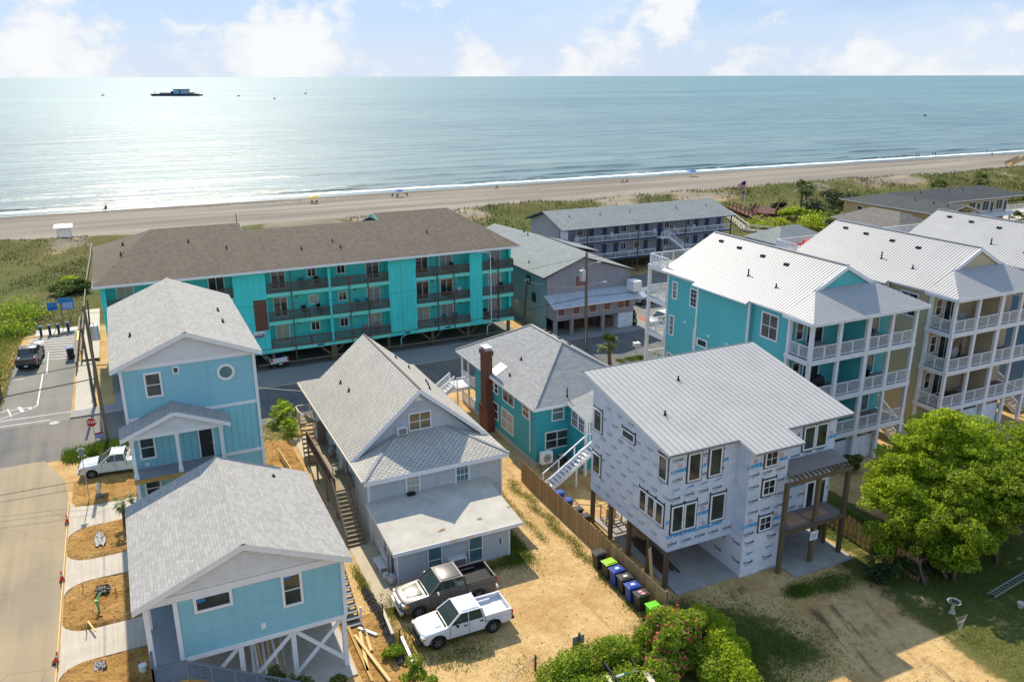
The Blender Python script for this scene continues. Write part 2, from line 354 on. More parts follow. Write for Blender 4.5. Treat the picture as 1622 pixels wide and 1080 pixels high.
# broom-finished driveway
t = NT('driveway'); v = t.coord('World'); w1 = t.noise(t.coord('World', (9, .35, 1)), 1, 3); n = t.noise(v, 1.1, 5)
t.bump(w1, .15, .01); t.fin(t.mix(t.rng(t.math('ADD', t.math('MULTIPLY', w1, .6), t.math('MULTIPLY', n, .4)), .3, .7), srgb(172, 162, 146), srgb(202, 192, 176)), .85, .2)
def asphalt(name, a, b, sandcol, sandamt):
    t = NT(name); v = t.coord('World'); n = t.noise(v, .25, 6, .6); n2 = t.noise(v, 40, 2); n3 = t.noise(v, .09, 4); st = t.noise(t.coord('World', (1.4, .05, 1)), 1, 4)
    c = t.mix(t.rng(n, .3, .7), a, b); c = t.mix(t.rng(t.math('ADD', t.math('MULTIPLY', n3, .6), t.math('MULTIPLY', st, .4)), .40, .62, 0, sandamt, True), c, sandcol)
    c = t.mix(t.rng(n2, .3, .7, 0, .18), c, mul(a, .6))
    # cracks
    vo = t.n('ShaderNodeTexVoronoi', feature='DISTANCE_TO_EDGE'); vo.inputs['Scale'].default_value = .16
    dv = t.n('ShaderNodeVectorMath', operation='ADD'); t.l(v, dv.inputs[0]); ns = t.n('ShaderNodeTexNoise'); ns.inputs['Scale'].default_value = .5; t.l(v, ns.inputs['Vector'])
    sc = t.n('ShaderNodeVectorMath', operation='SCALE'); sc.inputs['Scale'].default_value = 1.3; t.l(ns.outputs['Color'], sc.inputs[0]); t.l(sc.outputs[0], dv.inputs[1]); t.l(dv.outputs[0], vo.inputs['Vector'])
    c = t.mix(t.rng(vo.outputs['Distance'], .002, .008, .28, 0), c, mul(a, .45))
    t.bump(n2, .2, .01); return t.fin(c, .85, .25)
asphalt('asphalt', srgb(116, 114, 109), srgb(134, 131, 124), srgb(156, 144, 124), .35)
asphalt('asphalt_main', srgb(88, 90, 93), srgb(108, 108, 108), srgb(150, 136, 116), .45)
asphalt('asphalt_side', srgb(138, 126, 106), srgb(154, 141, 118), srgb(182, 160, 124), .6)
asphalt('concrete_apron', srgb(132, 134, 134), srgb(148, 148, 146), srgb(160, 152, 140), .3)
plain('paint_line', c3(.7, .7, .68), .7, .2, var=.2, scale=4)
# ground: vertex colour zones (r = grass, g = dark soil / wet, b = pale dune or beach sand)
t = NT('ground'); at_ = t.n('ShaderNodeAttribute'); at_.attribute_name = 'zone'; sp = t.n('ShaderNodeSeparateColor'); t.l(at_.outputs['Color'], sp.inputs[0])
v = t.coord('World'); n1 = t.noise(v, .35, 6, .62); n2 = t.noise(v, 2.2, 5, .65); n3 = t.noise(v, 9, 4, .6); n4 = t.noise(v, .05, 4)
sand = t.mix(t.rng(n2, .3, .7), srgb(184, 151, 102), srgb(213, 182, 128)); sand = t.mix(t.rng(n1, .42, .66, 0, .55, True), sand, srgb(166, 126, 74)); sand = t.mix(t.rng(n3, .54, .72, 0, .42), sand, srgb(116, 92, 58)); trk = t.noise(t.coord('World', (2.6, .16, 1)), 1.0, 4, .6); sand = t.mix(t.rng(trk, .55, .68, 0, .35, True), sand, srgb(146, 116, 76))
bt = t.noise(t.coord('World', (.012, .10, 1)), 1.0, 6, .6); beach = t.mix(t.rng(bt, .34, .62), srgb(114, 108, 99), srgb(150, 142, 129)); beach = t.mix(t.rng(n3, .4, .8, 0, .3), beach, srgb(118, 110, 98)); bl2 = t.noise(t.coord('World', (.009, .045, 1)), 1.0, 4); beach = t.mix(t.rng(bl2, .55, .68, 0, .55, True), beach, srgb(104, 98, 92))
rk = t.noise(t.coord('World', (.05, 2.2, 1)), 1.0, 3); beach = t.mix(t.rng(rk, .45, .7, 0, .25), beach, srgb(150, 140, 124))
base = t.mix(sp.outputs[2], sand, beach)
wet = t.mix(t.rng(t.noise(t.coord('World', (.03, .16, 1)), 1.0, 5), .3, .7), srgb(96, 88, 78), srgb(132, 122, 108)); soil = t.mix(t.rng(n2, .35, .7), srgb(92, 74, 54), srgb(132, 106, 78))
dk = t.mix(sp.outputs[2], soil, wet)
mp_ = t.n('ShaderNodeMapping'); mp_.inputs['Rotation'].default_value = (0, 0, .28); mp_.inputs['Scale'].default_value = (1, 1, 1); g_ = t.n('ShaderNodeNewGeometry'); t.l(g_.outputs['Position'], mp_.inputs[0]); ms_ = t.n('ShaderNodeVectorMath', operation='MULTIPLY'); ms_.inputs[1].default_value = (1.5, .13, 1); t.l(mp_.outputs[0], ms_.inputs[0]); rut = t.noise(ms_.outputs[0], 1.0, 4, .6)
gk = t.rng(t.math('ADD', sp.outputs[1], t.math('MULTIPLY', t.math('SUBTRACT', t.math('ADD', t.math('MULTIPLY', n1, .35), t.math('MULTIPLY', rut, .65)), .5), 1.5)), .40, .62, 0, 1, True)
base = t.mix(gk, base, dk)
gr = t.mix(t.rng(n2, .3, .7), srgb(66, 70, 34), srgb(106, 104, 54)); gr = t.mix(t.rng(n1, .4, .7, 0, .6), gr, srgb(118, 110, 68)); gr = t.mix(t.rng(n4, .45, .6, 0, .5), gr, srgb(66, 84, 34))
gg = t.rng(t.math('ADD', sp.outputs[0], t.math('MULTIPLY', t.math('SUBTRACT', t.math('ADD', t.math('MULTIPLY', n1, .5), t.math('MULTIPLY', n2, .5)), .5), 1.7)), .38, .66, 0, 1, True)
base = t.mix(gg, base, gr)
t.bump(t.math('ADD', n2, t.math('MULTIPLY', n3, .6)), .8, .10); t.fin(base, .95, .1)
t = NT('dirt'); v = t.coord('World'); n1 = t.noise(v, .8, 6, .65); n2 = t.noise(v, 5, 5, .7)
c = t.mix(t.rng(n1, .32, .68), srgb(168, 124, 66), srgb(212, 168, 104)); c = t.mix(t.rng(n2, .5, .68, 0, .7), c, srgb(108, 76, 40)); t.bump(n2, 1.0, .25); t.fin(c, .95, .1)
# sea
t = NT('sea'); at_ = t.n('ShaderNodeAttribute'); at_.attribute_name = 'foam'; v = t.coord('World')
sx = t.n('ShaderNodeSeparateXYZ'); t.l(v, sx.inputs[0])
n_big = t.noise(t.coord('World', (.0011, .0045, 1)), 1.0, 5); n_mid = t.noise(t.coord('World', (.008, .035, 1)), 1.0, 5, .6); n_sm = t.noise(t.coord('World', (.22, .55, 1)), 1.0, 5, .65); n_sw = t.noise(t.coord('World', (.016, .14, 1)), 1.0, 5, .6)
dist = t.rng(sx.outputs[1], 235, 1500, 0, 1)
deep = t.mix(t.rng(n_big, .35, .65), srgb(96, 130, 136), srgb(118, 154, 152)); shal = t.mix(t.rng(n_mid, .35, .65), srgb(104, 126, 130), srgb(124, 140, 134))
c = t.mix(t.math('POWER', dist, .45), shal, deep); c = t.mix(t.rng(n_sw, .48, .66, 0, .65), c, srgb(50, 78, 90)); n_ch = t.noise(t.coord('World', (.05, .32, 1)), 1.0, 4, .65); c = t.mix(t.rng(n_ch, .45, .68, 0, .55), c, srgb(58, 84, 96))
fo = t.rng(t.math('ADD', at_.outputs['Fac'], t.math('MULTIPLY', t.math('SUBTRACT', t.noise(t.coord('World', (.25, .5, 1)), 1.0, 6, .7), .5), 1.3)), .48, .72, 0, 1, True)
c = t.mix(fo, c, c3(.82, .83, .84))
h = t.math('ADD', t.math('MULTIPLY', n_sm, .5), t.math('ADD', t.math('MULTIPLY', n_sw, 2.0), t.math('MULTIPLY', n_mid, 3.0)))
t.bump(h, 1.0, .55); t.fin(c, t.mix(fo, c3(.36, .36, .36), c3(.8, .8, .8)), .14)
# foliage: leaf colour varies per leaf
def leafmat(name, a, b, c_, tr=.35):
    t = NT(name); g = t.n('ShaderNodeNewGeometry'); rp = t.n('ShaderNodeValToRGB'); rp.color_ramp.elements[0].color = a; rp.color_ramp.elements[1].color = c_
    e = rp.color_ramp.elements.new(.5); e.color = b; t.l(g.outputs['Random Per Island'], rp.inputs[0])
    n = t.noise(t.coord('World'), .9, 3); col = t.mix(t.rng(n, .35, .65, 0, .45), rp.outputs[0], mul(a, .8))
    t.fin(col, .55, .25); tl = t.n('ShaderNodeBsdfTranslucent'); t.l(col, tl.inputs[0]); mx = t.n('ShaderNodeMixShader'); mx.inputs[0].default_value = tr
    t.l(t.b.outputs[0], mx.inputs[1]); t.l(tl.outputs[0], mx.inputs[2]); t.l(mx.outputs[0], t.o.inputs[0])
leafmat('leaf_tree', srgb(92, 122, 26), srgb(140, 168, 40), srgb(198, 202, 66), .58); leafmat('leaf_hedge', srgb(94, 128, 30), srgb(142, 170, 44), srgb(202, 208, 70), .52)
leafmat('leaf_olive', srgb(78, 98, 44), srgb(112, 128, 58), srgb(150, 150, 80), .35); leafmat('leaf_dark', srgb(34, 52, 28), srgb(52, 74, 38), srgb(76, 94, 52), .25); leafmat('leaf_palm', srgb(60, 84, 40), srgb(92, 112, 52), srgb(150, 146, 84), .3)
leafmat('grass_blade', srgb(112, 122, 46), srgb(150, 150, 66), srgb(188, 174, 98), .35); leafmat('lawn_blade', srgb(78, 106, 34), srgb(108, 132, 46), srgb(146, 156, 66), .35); leafmat('flower', srgb(196, 40, 86), srgb(222, 70, 110), srgb(236, 120, 140), .3); leafmat('leaf_bright', srgb(124, 154, 30), srgb(166, 190, 42), srgb(214, 216, 72), .58)
leafmat('dune_blade', srgb(70, 74, 36), srgb(98, 98, 52), srgb(138, 130, 80), .25)
plain('bark', srgb(110, 92, 76), .9, .1, var=.3, scale=6, bump=.5)
# vehicles, bins, small things
def paint(name, col, metal=0.0, rough=.28):
    t = NT(name); n = t.noise(t.coord('Object'), 2.0, 4); t.b.inputs['Coat Weight'].default_value = .3; t.b.inputs['Coat Roughness'].default_value = .3
    t.fin(t.mix(t.rng(n, .3, .7), mul(col, .94), mul(col, 1.05)), rough, .5, metal)
paint('paint_white', c3(.64, .65, .67)); paint('paint_white2', c3(.68, .68, .66)); paint('paint_grey', srgb(98, 93, 88), .2, .4); paint('paint_dark', srgb(82, 80, 80), .4, .32); paint('paint_silver', srgb(150, 162, 176), .5, .3)
t = NT('car_glass'); t.fin(c3(.03, .045, .045), .05, .8)
plain('tyre', c3(.02, .02, .021), .8, .2); plain('rim', c3(.25, .25, .26), .35, .5, .7); plain('plastic_black', c3(.018, .018, .019), .65, .2); plain('light_red', srgb(190, 30, 26), .25, .5); plain('light_amber', srgb(206, 150, 80), .25, .5); plain('light_clear', c3(.6, .62, .64), .15, .6)
plain('bin_black', c3(.03, .03, .03), .5, .4, var=.2); plain('bin_blue', srgb(22, 66, 150), .45, .4, var=.1); plain('bin_lime', srgb(150, 196, 40), .45, .4); plain('bin_green', srgb(100, 200, 30), .45, .4); plain('label_white', c3(.75, .75, .75), .6); plain('label_pink', srgb(214, 150, 150), .6)
plain('sign_red', srgb(176, 24, 38), .45); plain('sign_blue', srgb(46, 118, 176), .45, var=.05); plain('sign_violet', srgb(150, 160, 205), .5); plain('sign_grey', srgb(150, 156, 160), .45, .4, .3); plain('navy', srgb(30, 44, 92), .5); plain('cone_orange', srgb(222, 62, 30), .5)
plain('yellow', srgb(226, 190, 30), .5); plain('umb_blue', srgb(30, 86, 170), .6); plain('fabric_red', srgb(180, 40, 40), .7); plain('skin', srgb(170, 124, 100), .6); plain('dark_cloth', c3(.03, .03, .04), .8); plain('poly_black', c3(.03, .03, .033), .5, .3); plain('pvc', c3(.7, .7, .68), .4); plain('pvc_green', srgb(110, 180, 110), .5); plain('plastic_bag', c3(.26, .26, .27), .55, .4)
plain('barge_hull', srgb(40, 62, 84), .6); plain('barge_cabin', srgb(150, 178, 200), .5); plain('pool_water', srgb(60, 168, 182), .1, .6); plain('paving', srgb(190, 184, 172), .8); plain('paver_red', srgb(168, 104, 80), .85)
plain('terracotta', srgb(150, 84, 58), .8); plain('yellow_guard', srgb(206, 180, 60), .5); plain('furn_teal', srgb(30, 120, 110), .5); plain('furn_brown', srgb(70, 48, 38), .7)
# house wrap: pale woven film, wrinkled
t = NT('house_wrap'); v = t.coord('World'); n = t.noise(v, 1.6, 5, .6); n2 = t.noise(t.coord('World', (1, 1, .5)), 5, 4, .7); sp = t.n('ShaderNodeSeparateXYZ'); t.l(t.coord('UV'), sp.inputs[0])
st = t.math('LESS_THAN', t.math('FRACT', t.math('DIVIDE', sp.outputs[0], .41)), .06)
c = t.mix(t.rng(n, .3, .7), srgb(190, 203, 219), srgb(212, 221, 232)); c = t.mix(t.math('MULTIPLY', st, .12), c, srgb(120, 130, 150)); t.bump(t.math('ADD', n, t.math('MULTIPLY', n2, .6)), .9, .12); t.fin(c, .32, .5)
t = NT('house_wrap_white'); v = t.coord('World'); n = t.noise(v, 1.8, 5, .6); t.bump(n, .4, .04); t.fin(t.mix(t.rng(n, .3, .7), srgb(212, 216, 222), srgb(226, 228, 232)), .5, .3)
plain('print_black', c3(.05, .05, .055), .5, var=.4); plain('print_blue', srgb(36, 150, 206), .5, var=.08); plain('print_navy', srgb(26, 64, 116), .5, var=.15); plain('print_red', srgb(196, 90, 90), .5, var=.1); plain('tape_black', c3(.02, .02, .022), .5)
plain('flag_red', srgb(176, 56, 60), .8); plain('flag_blue', srgb(40, 44, 84), .8); plain('flag_white', c3(.75, .74, .74), .8)
# ------------------------------------------------------------------ ground, roads, sea
_ph = rng.uniform(0, 6.28, (6, 2)); _fr = np.array([[.05, .03], [.11, .07], [.19, -.13], [.33, .21], [.07, -.11], [.5, .37]])
def wob(x, y, k=1.0):
    s = 0
    for i in range(6): s = s+np.sin(_fr[i, 0]*k*x+_ph[i, 0])*np.cos(_fr[i, 1]*k*y+_ph[i, 1])/(1+.5*i)
    return s/3
def sst(a, b, x): t = np.clip((x-a)/(b-a), 0, 1); return t*t*(3-2*t)
def gz(x, y):
    x = np.asarray(x, float); y = np.asarray(y, float)
    dune = sst(112, 124, y)*(.5+.55*wob(x, y)+1.3*np.exp(-((y-166-3*wob(x*.5, 0*y))/6.0)**2)*(1+.7*wob(x*1.3+40, y)))
    beach = -(y-172)*(3.35/69.0)
    z = dune*(1-sst(168, 180, y))+np.where(y > 172, beach, 0)
    return z
def axis(segs):
    a = []
    for s, e, st in segs: a += list(np.arange(s, e, st))
    a.append(segs[-1][1]); return np.array(a)
gx = axis([(-9000, -900, 900), (-900, -120, 60), (-120, -24, 4), (-24, 60, .5), (60, 180, 2), (180, 480, 6), (480, 1200, 60), (1200, 9000, 900)])
gy = axis([(-9000, -600, 900), (-600, -60, 60), (-60, 16, 4), (16, 74, .5), (74, 180, 1.0), (180, 262, 3)])
GX, GY = np.meshgrid(gx, gy); GZ = gz(GX, GY)
V = np.stack([GX, GY, GZ], -1).reshape(-1, 3); nx, ny = len(gx), len(gy)
ii = (np.arange(ny-1)[:, None]*nx+np.arange(nx-1)[None, :]).ravel(); Fq = np.stack([ii, ii+1, ii+nx+1, ii+nx], 1)
me = raw_mesh('ground', V, Fq, 'ground', True)
def rect(x0, x1, y0, y1, s=1.0): return sst(x0-s, x0+s, GX)*(1-sst(x1-s, x1+s, GX))*sst(y0-s, y0+s, GY)*(1-sst(y1-s, y1+s, GY))
def blob(cx, cy, rx, ry): return np.exp(-(((GX-cx)/rx)**2+((GY-cy)/ry)**2))
G = np.full(GX.shape, .12); D = np.zeros(GX.shape); B = np.zeros(GX.shape)
far = 1-rect(-24, 120, 0, 300, 6); G = np.maximum(G, far*.6*(1-sst(160, 168, GY)))
G = np.maximum(G, sst(104, 114, GY)*(1-sst(167, 172, GY+2.5*wob(GX*2, GY)))*.78)
crest = np.exp(-((GY-163-3*wob(GX*.7, GY))/6)**2)*sst(-.2, .4, wob(GX*1.7, GY*1.3)); G -= crest*.55*(GY > 140)
B = np.maximum(sst(166, 172, GY), np.exp(-((GY-164)/7)**2)*.9)
D = np.maximum(D, np.exp(-((GY-232)/8)**2)*.75); D = np.maximum(D, np.exp(-((GY-212-5*wob(GX*.6, GY*0))/7)**2)*(.33+.30*wob(GX*.5+9, GY)))
# yards
G += rect(37.5, 60, 14, 33.4, 1.2)*(.62+.4*wob(GX*7, GY*7))                      # lawn under the trees
G += rect(39.8, 45, 33, 46, .6)*.8; G += blob(28.3, 29.6, 2.6, 2.4)*.62; G += blob(29.5, 26.8, 2.4, 2.0)*.5; G += blob(26.2, 31.5, 1.6, 2)*.6
G += blob(36.2, 30.4, 1.6, 1.0)*.3; G += blob(35.6, 22.5, 1.2, 2.2)*.15
D += rect(31.0, 37.0, 16, 29.5, 1.4)*.46+rect(24, 31, 30, 34, 1)*.2; D += blob(31.5, 32.3, 3.0, .8)*.45
G += np.exp(-((GX-24.1)/.45)**2)*(GY > 33)*(GY < 51)*.42; G += blob(23.5, 31.5, 1.4, 2.2)*.5; G += rect(8, 27, 20, 30.6, 1.0)*.8
G += blob(20.6, 43.3, .8, 3.0)*.7; G += blob(17.8, 41.0, 2.4, .8)*.55; G += np.exp(-((GX-22.6)/.35)**2)*(GY > 42)*(GY < 60)*.33
G += blob(11.3, 39.8, .9, 1.6)*.55; G += blob(9.9, 36.8, .9, 2.4)*.5; G += blob(12.2, 36.2, 1.6, 2)*.22
G += blob(-4.6, 71.0, 2.6, 1.5)*.95; G += rect(6.5, 12, 66, 72, 1)*.5
G += rect(-26, -12.5, 84, 116, 1.5)*.5; G += rect(46, 52, 69.5, 72, .6)*.9
D += rect(-6, 2, 64, 69, 1)*.25
ca = me.color_attributes.new('zone', 'FLOAT_COLOR', 'POINT')
ca.data.foreach_set('color', np.stack([np.clip(G, 0, 1), np.clip(D, 0, 1), np.clip(B, 0, 1), np.ones(G.shape)], -1).astype(np.float32).ravel())
ground = bpy.data.objects.new('ground', me); COL.objects.link(ground); tag(ground, kind='structure')
def sheet(name, pts, z, mat, th=0.0):
    mb = MB()
    if th: mb.slab([(x, y, z) for x, y in pts], th, 0, 0)
    else:
        P = [(x, y, z) for x, y in pts]; a = sum(P[i][0]*P[(i+1) % len(P)][1]-P[(i+1) % len(P)][0]*P[i][1] for i in range(len(P)))
        mb.poly(*(P if a > 0 else P[::-1]))
    o = mb.build(name, mat); tag(o, kind='structure'); return o
R4 = lambda a, b, c, d: [(a, c), (b, c), (b, d), (a, d)]
sheet('main_road', R4(-300, 400, 70.2, 79.4), .006, 'asphalt_main')
sheet('side_road', [(-17, 10), (-6.2, 10), (-6.2, 62), (-6.6, 66), (-8.2, 70.6), (-17, 70.6)], .012, 'asphalt_side')
sheet('parking_lot', [(-13.6, 79.2), (-6.6, 79.2), (-6.5, 109), (-11.2, 108.2), (-12.6, 100), (-13.0, 88)], .010, 'asphalt')
sheet('pavement', [(-6.5, 79.4), (43.4, 79.4), (43.4, 84.2), (-2.8, 84.2), (-2.8, 81.2), (-6.5, 81.2)], .13, 'concrete_apron', .2)
sheet('pavement_of_grey_building', R4(43.41, 57.5, 79.4, 84), .12, 'concrete_apron', .2)
sheet('motel_car_park', R4(57.6, 125, 79.39, 104), .014, 'asphalt'); sheet('condo_undercroft', R4(-3, 41.6, 84.21, 104), .03, 'asphalt')
sheet('grey_building_undercroft', R4(43.5, 57, 84.01, 110), .03, 'asphalt')
sheet('boardwalk_base', R4(-6.3, -4.7, 80.8, 96), .142, 'concrete', .1)
sheet('pavement_by_townhouses', R4(38, 46.2, 66.5, 70.0), .06, 'concrete', .1); sheet('townhouse_forecourt', R4(46.21, 95, 60, 68), .05, 'concrete', .1)
sheet('house_walkway', [(10.55, 39.9), (12.2, 39.9), (12.2, 66), (10.75, 66)], .05, 'path_concrete', .1)
sheet('brick_apron', R4(57.4, 61, 80.0, 84), .032, 'paver_red')
sheet('bollard_verge', R4(-11.2, -6.6, 109, 111.5), .02, 'paving')
def line(name, a, b, wd=.12, z=.022):
    a = Vector((*a, z)); b = Vector((*b, z)); n = (b-a).normalized().cross(Vector((0, 0, 1)))*wd/2
    mb = MB(); mb.quad(a-n, b-n, b+n, a+n)
    if mb and ((b-n-(a-n)).cross(b+n-(a-n))).z < 0: mb.f = [tuple(reversed(f)) for f in mb.f]
    o = mb.build(name, 'paint_line'); tag(o, kind='structure'); return o
P2 = lambda x, y: tuple(gp(x, y))[:2]
line('parking_line', P2(59, 643), P2(68, 592)); line('parking_line', P2(59, 643), P2(-10, 655)); line('road_edge_line', P2(-30, 672), P2(112, 652)); line('parking_line', P2(77, 558), P2(74, 592))
line('road_edge_line', P2(-30, 681), P2(80, 665)); line('parking_line', P2(22, 602), P2(38, 600)); line('parking_line', P2(36, 652), P2(30, 645), .3); line('parking_line', P2(18, 660), P2(12, 648), .12); line('parking_line', P2(51, 644), P2(44, 650), .2); line('parking_line', P2(58, 645), P2(-12, 668), .1)
for k in range(9):
    y0 = 98.5+k*1.05; line('crosshatch_line', (-11.9+.02*k, y0+.9), (-6.9, y0-.2), .16)
mb = MB(); c = gp(62, 542); mb.cyl((c.x, c.y, .018), (c.x, c.y, .024), .55, .55, 16); o = mb.build('accessible_parking_symbol', 'paint_line'); tag(o, kind='structure')
mb = MB(); c = gp(86, 670); mb.cyl((c.x, c.y, .0), (c.x, c.y, .03), .42, .42, 20); o = mb.build('manhole_cover', 'concrete', loc=(c.x, c.y, 0)); tag(o, 'round pale manhole cover set in the road near the stop sign', 'manhole cover')
# three flared driveways of the blue houses and the soil between them
def flare(y0, y1):
    pts = [(-1.6, y0), (-1.6, y1)]
    for k in range(7):
        a = k/6*math.pi/2; pts.append((-4.6-1.5*math.sin(a), y1+1.3*(1-math.cos(a))))
    for k in range(7):
        a = (6-k)/6*math.pi/2; pts.append((-4.6-1.5*math.sin(a), y0-1.3*(1-math.cos(a))))
    return pts
for y0, y1 in ((57.6, 60.7), (50.5, 53.0), (42.4, 45.2), (35.0, 37.2)):
    o = sheet('driveway', flare(y0, y1), .10, 'driveway', .14)
    mb = MB(); mb.box(-4.0, -3.85, y0, y1, .09, .103); j = mb.build('joint', 'slab_grey', o)
def dirt(name, x0, x1, y0, y1, h, seed, fl=False):
    r_ = np.random.default_rng(seed); xs = np.arange(x0, x1+.01, .16); ys = np.arange(y0, y1+.01, .16); X, Y = np.meshgrid(xs, ys)
    ex = 1.3*(1-np.cos(np.arcsin(np.clip((-4.6-X)/1.5, 0, 1)))) if fl else 0*X
    e = sst(x0-.1, x0+.5, X)*(1-sst(x1-.4, x1, X))*sst(y0+ex, y0+ex+.3, Y)*(1-sst(y1-ex-.3, y1-ex, Y))
    Z = .015+e*(.09+h*np.clip(.45+.75*wob(X*11+seed, Y*11)+.35*wob(X*29+seed, Y*31)+.12*r_.normal(size=X.shape), 0, 2)); V = np.stack([X, Y, Z], -1).reshape(-1, 3); n = len(xs)
    ii = (np.arange(len(ys)-1)[:, None]*n+np.arange(n-1)[None, :]).ravel()
    o = bpy.data.objects.new(name, raw_mesh(name, V, np.stack([ii, ii+1, ii+n+1, ii+n], 1), 'dirt', True)); COL.objects.link(o); tag(o, kind='structure')
dirt('soil_bed', -6.1, -1.2, 53.02, 57.58, .22, 1, True); dirt('soil_bed', -6.1, -1.0, 45.22, 50.48, .34, 2, True); dirt('soil_bed', -6.1, -1.0, 37.22, 42.38, .28, 3, True); dirt('soil_bed', -6.0, -1.3, 60.75, 65.5, .14, 4)
dirt('soil_bed', 8.0, 10.5, 33.0, 40.0, .05, 5); dirt('soil_bed', 7.8, 10.4, 52, 66, .4, 6)
# kerb form: long yellow pine boards
mb = MB(); mb.box(-6.25, -6.18, 36, 62, .012, .12); o = mb.build('kerb_form_board', 'pine'); tag(o, 'long yellow pine form board along the side road edge by the driveways', 'board')
mb = MB(); mb.box(-6.6, 43.4, 79.3, 79.40, .0, .15); o = mb.build('kerb', 'kerb'); tag(o, kind='structure')
# sea with low breakers
sx_ = axis([(-26000, -2000, 3000), (-2000, -200, 200), (-200, -60, 10), (-60, 420, 1.5), (420, 700, 10), (700, 2300, 200), (2300, 26000, 3000)])
sy_ = axis([(230, 236, 1.5), (236, 300, .5), (300, 420, 4), (420, 1000, 40), (1000, 5000, 400), (5000, 45000, 4000)])
SX, SY = np.meshgrid(sx_, sy_)
near = (np.abs(SX-150) < 400)*1.0
SZ = np.full(SX.shape, -3.0); FO = np.zeros(SX.shape)
shore = 239.6+1.4*wob(SX*1.1, SX*0)+.6*wob(SX*4, SX*0)
FO = np.maximum(FO, np.exp(-((SY-shore-1.0)/2.2)**2)*1.0); FO = np.maximum(FO, sst(0, 2, SY-shore)*np.exp(-(SY-shore)/9.0)*(.66+.35*wob(SX*2, SY*2)))
for y0, amp, wd, k, ph in ((245, .8, 1.1, .9, 1.), (253, .75, 1.5, .5, 17.), (268, .8, 2.0, .45, 33.), (288, .6, 2.6, .35, 60.)):
    yc = y0+2.2*wob(SX*k+ph, SX*0); a = np.clip(.35+.9*wob(SX*k*1.7+ph*3, SX*0+ph), 0, 1.3)*amp
    g = np.where(SY < yc, np.exp(-((SY-yc)/(wd*.62))**2), np.exp(-((SY-yc)/(wd*2.2))**2)); SZ += near*a*g*1.25; front = np.exp(-((SY-yc+wd*.7)/(wd*.6))**2)
    FO = np.maximum(FO, near*front*np.clip((a/amp-.45)*1.6, 0, 1)*(.9 if y0 < 260 else .72)*np.clip(.45+1.2*wob(SX*2.3+ph, SX*0+3*ph), 0, 1))
V = np.stack([SX, SY, SZ], -1).reshape(-1, 3); n = len(sx_); ii = (np.arange(len(sy_)-1)[:, None]*n+np.arange(n-1)[None, :]).ravel()
me = raw_mesh('sea', V, np.stack([ii, ii+1, ii+n+1, ii+n], 1), 'sea', True)
fa = me.attributes.new('foam', 'FLOAT', 'POINT'); fa.data.foreach_set('value', FO.astype(np.float32).ravel())
sea = bpy.data.objects.new('sea', me); COL.objects.link(sea); tag(sea, kind='structure')
# ------------------------------------------------------------------ building parts
FACE = {'F': 0.0, 'L': -math.pi/2, 'R': math.pi/2, 'B': math.pi}       # facing -Y, -X, +X, +Y
_wc = {}
def window(par, face, x, y, z, wd, ht, style='double', trim='white_trim', glass='glass', t=.1, name='window'):
    # (x, y, z) is the lower left corner seen from outside
    key = (round(wd, 2), round(ht, 2), style, trim, glass, t)
    if key not in _wc:
        d = .07; mb = MB(); mb.box(0, wd, -d, .01, 0, t); mb.box(0, wd, -d, .01, ht-t, ht); mb.box(0, t, -d, .01, t, ht-t); mb.box(wd-t, wd, -d, .01, t, ht-t)
        s = min(.05, wd*.08); b = .05
        if style in ('double', 'grid', 'twin'): mb.box(t, wd-t, -b, .01, ht*.5-s/2, ht*.5+s/2)
        if style in ('slider', 'twin', 'door'): mb.box(wd/2-s*.6, wd/2+s*.6, -b-.002, .01, t, ht-t)
        if style == 'cross': mb.box(wd/2-.012, wd/2+.012, -b, .01, t, ht-t); mb.box(t, wd-t, -b-.002, .01, ht/2-.012, ht/2+.012)
        if style == 'grid':
            for k in (1, 2): mb.box(t+(wd-2*t)*k/3-.012, t+(wd-2*t)*k/3+.012, -b+.012, .01, t, ht-t)
            for k in (1, 3): mb.box(t, wd-t, -b+.014, .01, ht*k/4-.012, ht*k/4+.012)
        f = mb.mesh('window', trim); mp = MB(); mp.box(t-.005, wd-t+.005, -.018, .0, t-.005, ht-t+.005); p = mp.mesh('pane', glass); _wc[key] = (f, p)
    f, p = _wc[key]; o = inst(f, name, par, (x, y, z), FACE[face]); pane = bpy.data.objects.new('pane', p); COL.objects.link(pane); pane.parent = o
    return o
def door(par, face, x, y, z, wd, ht, mat='door_dark', trim='white_trim'):
    key = ('door', round(wd, 2), round(ht, 2), mat, trim)
    if key not in _wc:
        mb = MB(); t = .09; mb.box(0, t, -.06, .01, 0, ht); mb.box(wd-t, wd, -.06, .01, 0, ht); mb.box(t, wd-t, -.06, .01, ht-t, ht); f = mb.mesh('door', trim)
        mp = MB(); mp.box(t, wd-t, -.03, 0, .02, ht-t); hd = MB(); hd.box(wd-t-.14, wd-t-.1, -.08, -.03, ht*.45, ht*.5); _wc[key] = (f, mp.mesh('leaf', mat), hd.mesh('handle', 'chrome'))
    f, p, h = _wc[key]; o = inst(f, 'door', par, (x, y, z), FACE[face])
    for n, q in (('leaf', p), ('handle', h)):
        c = bpy.data.objects.new(n, q); COL.objects.link(c); c.parent = o
    return o
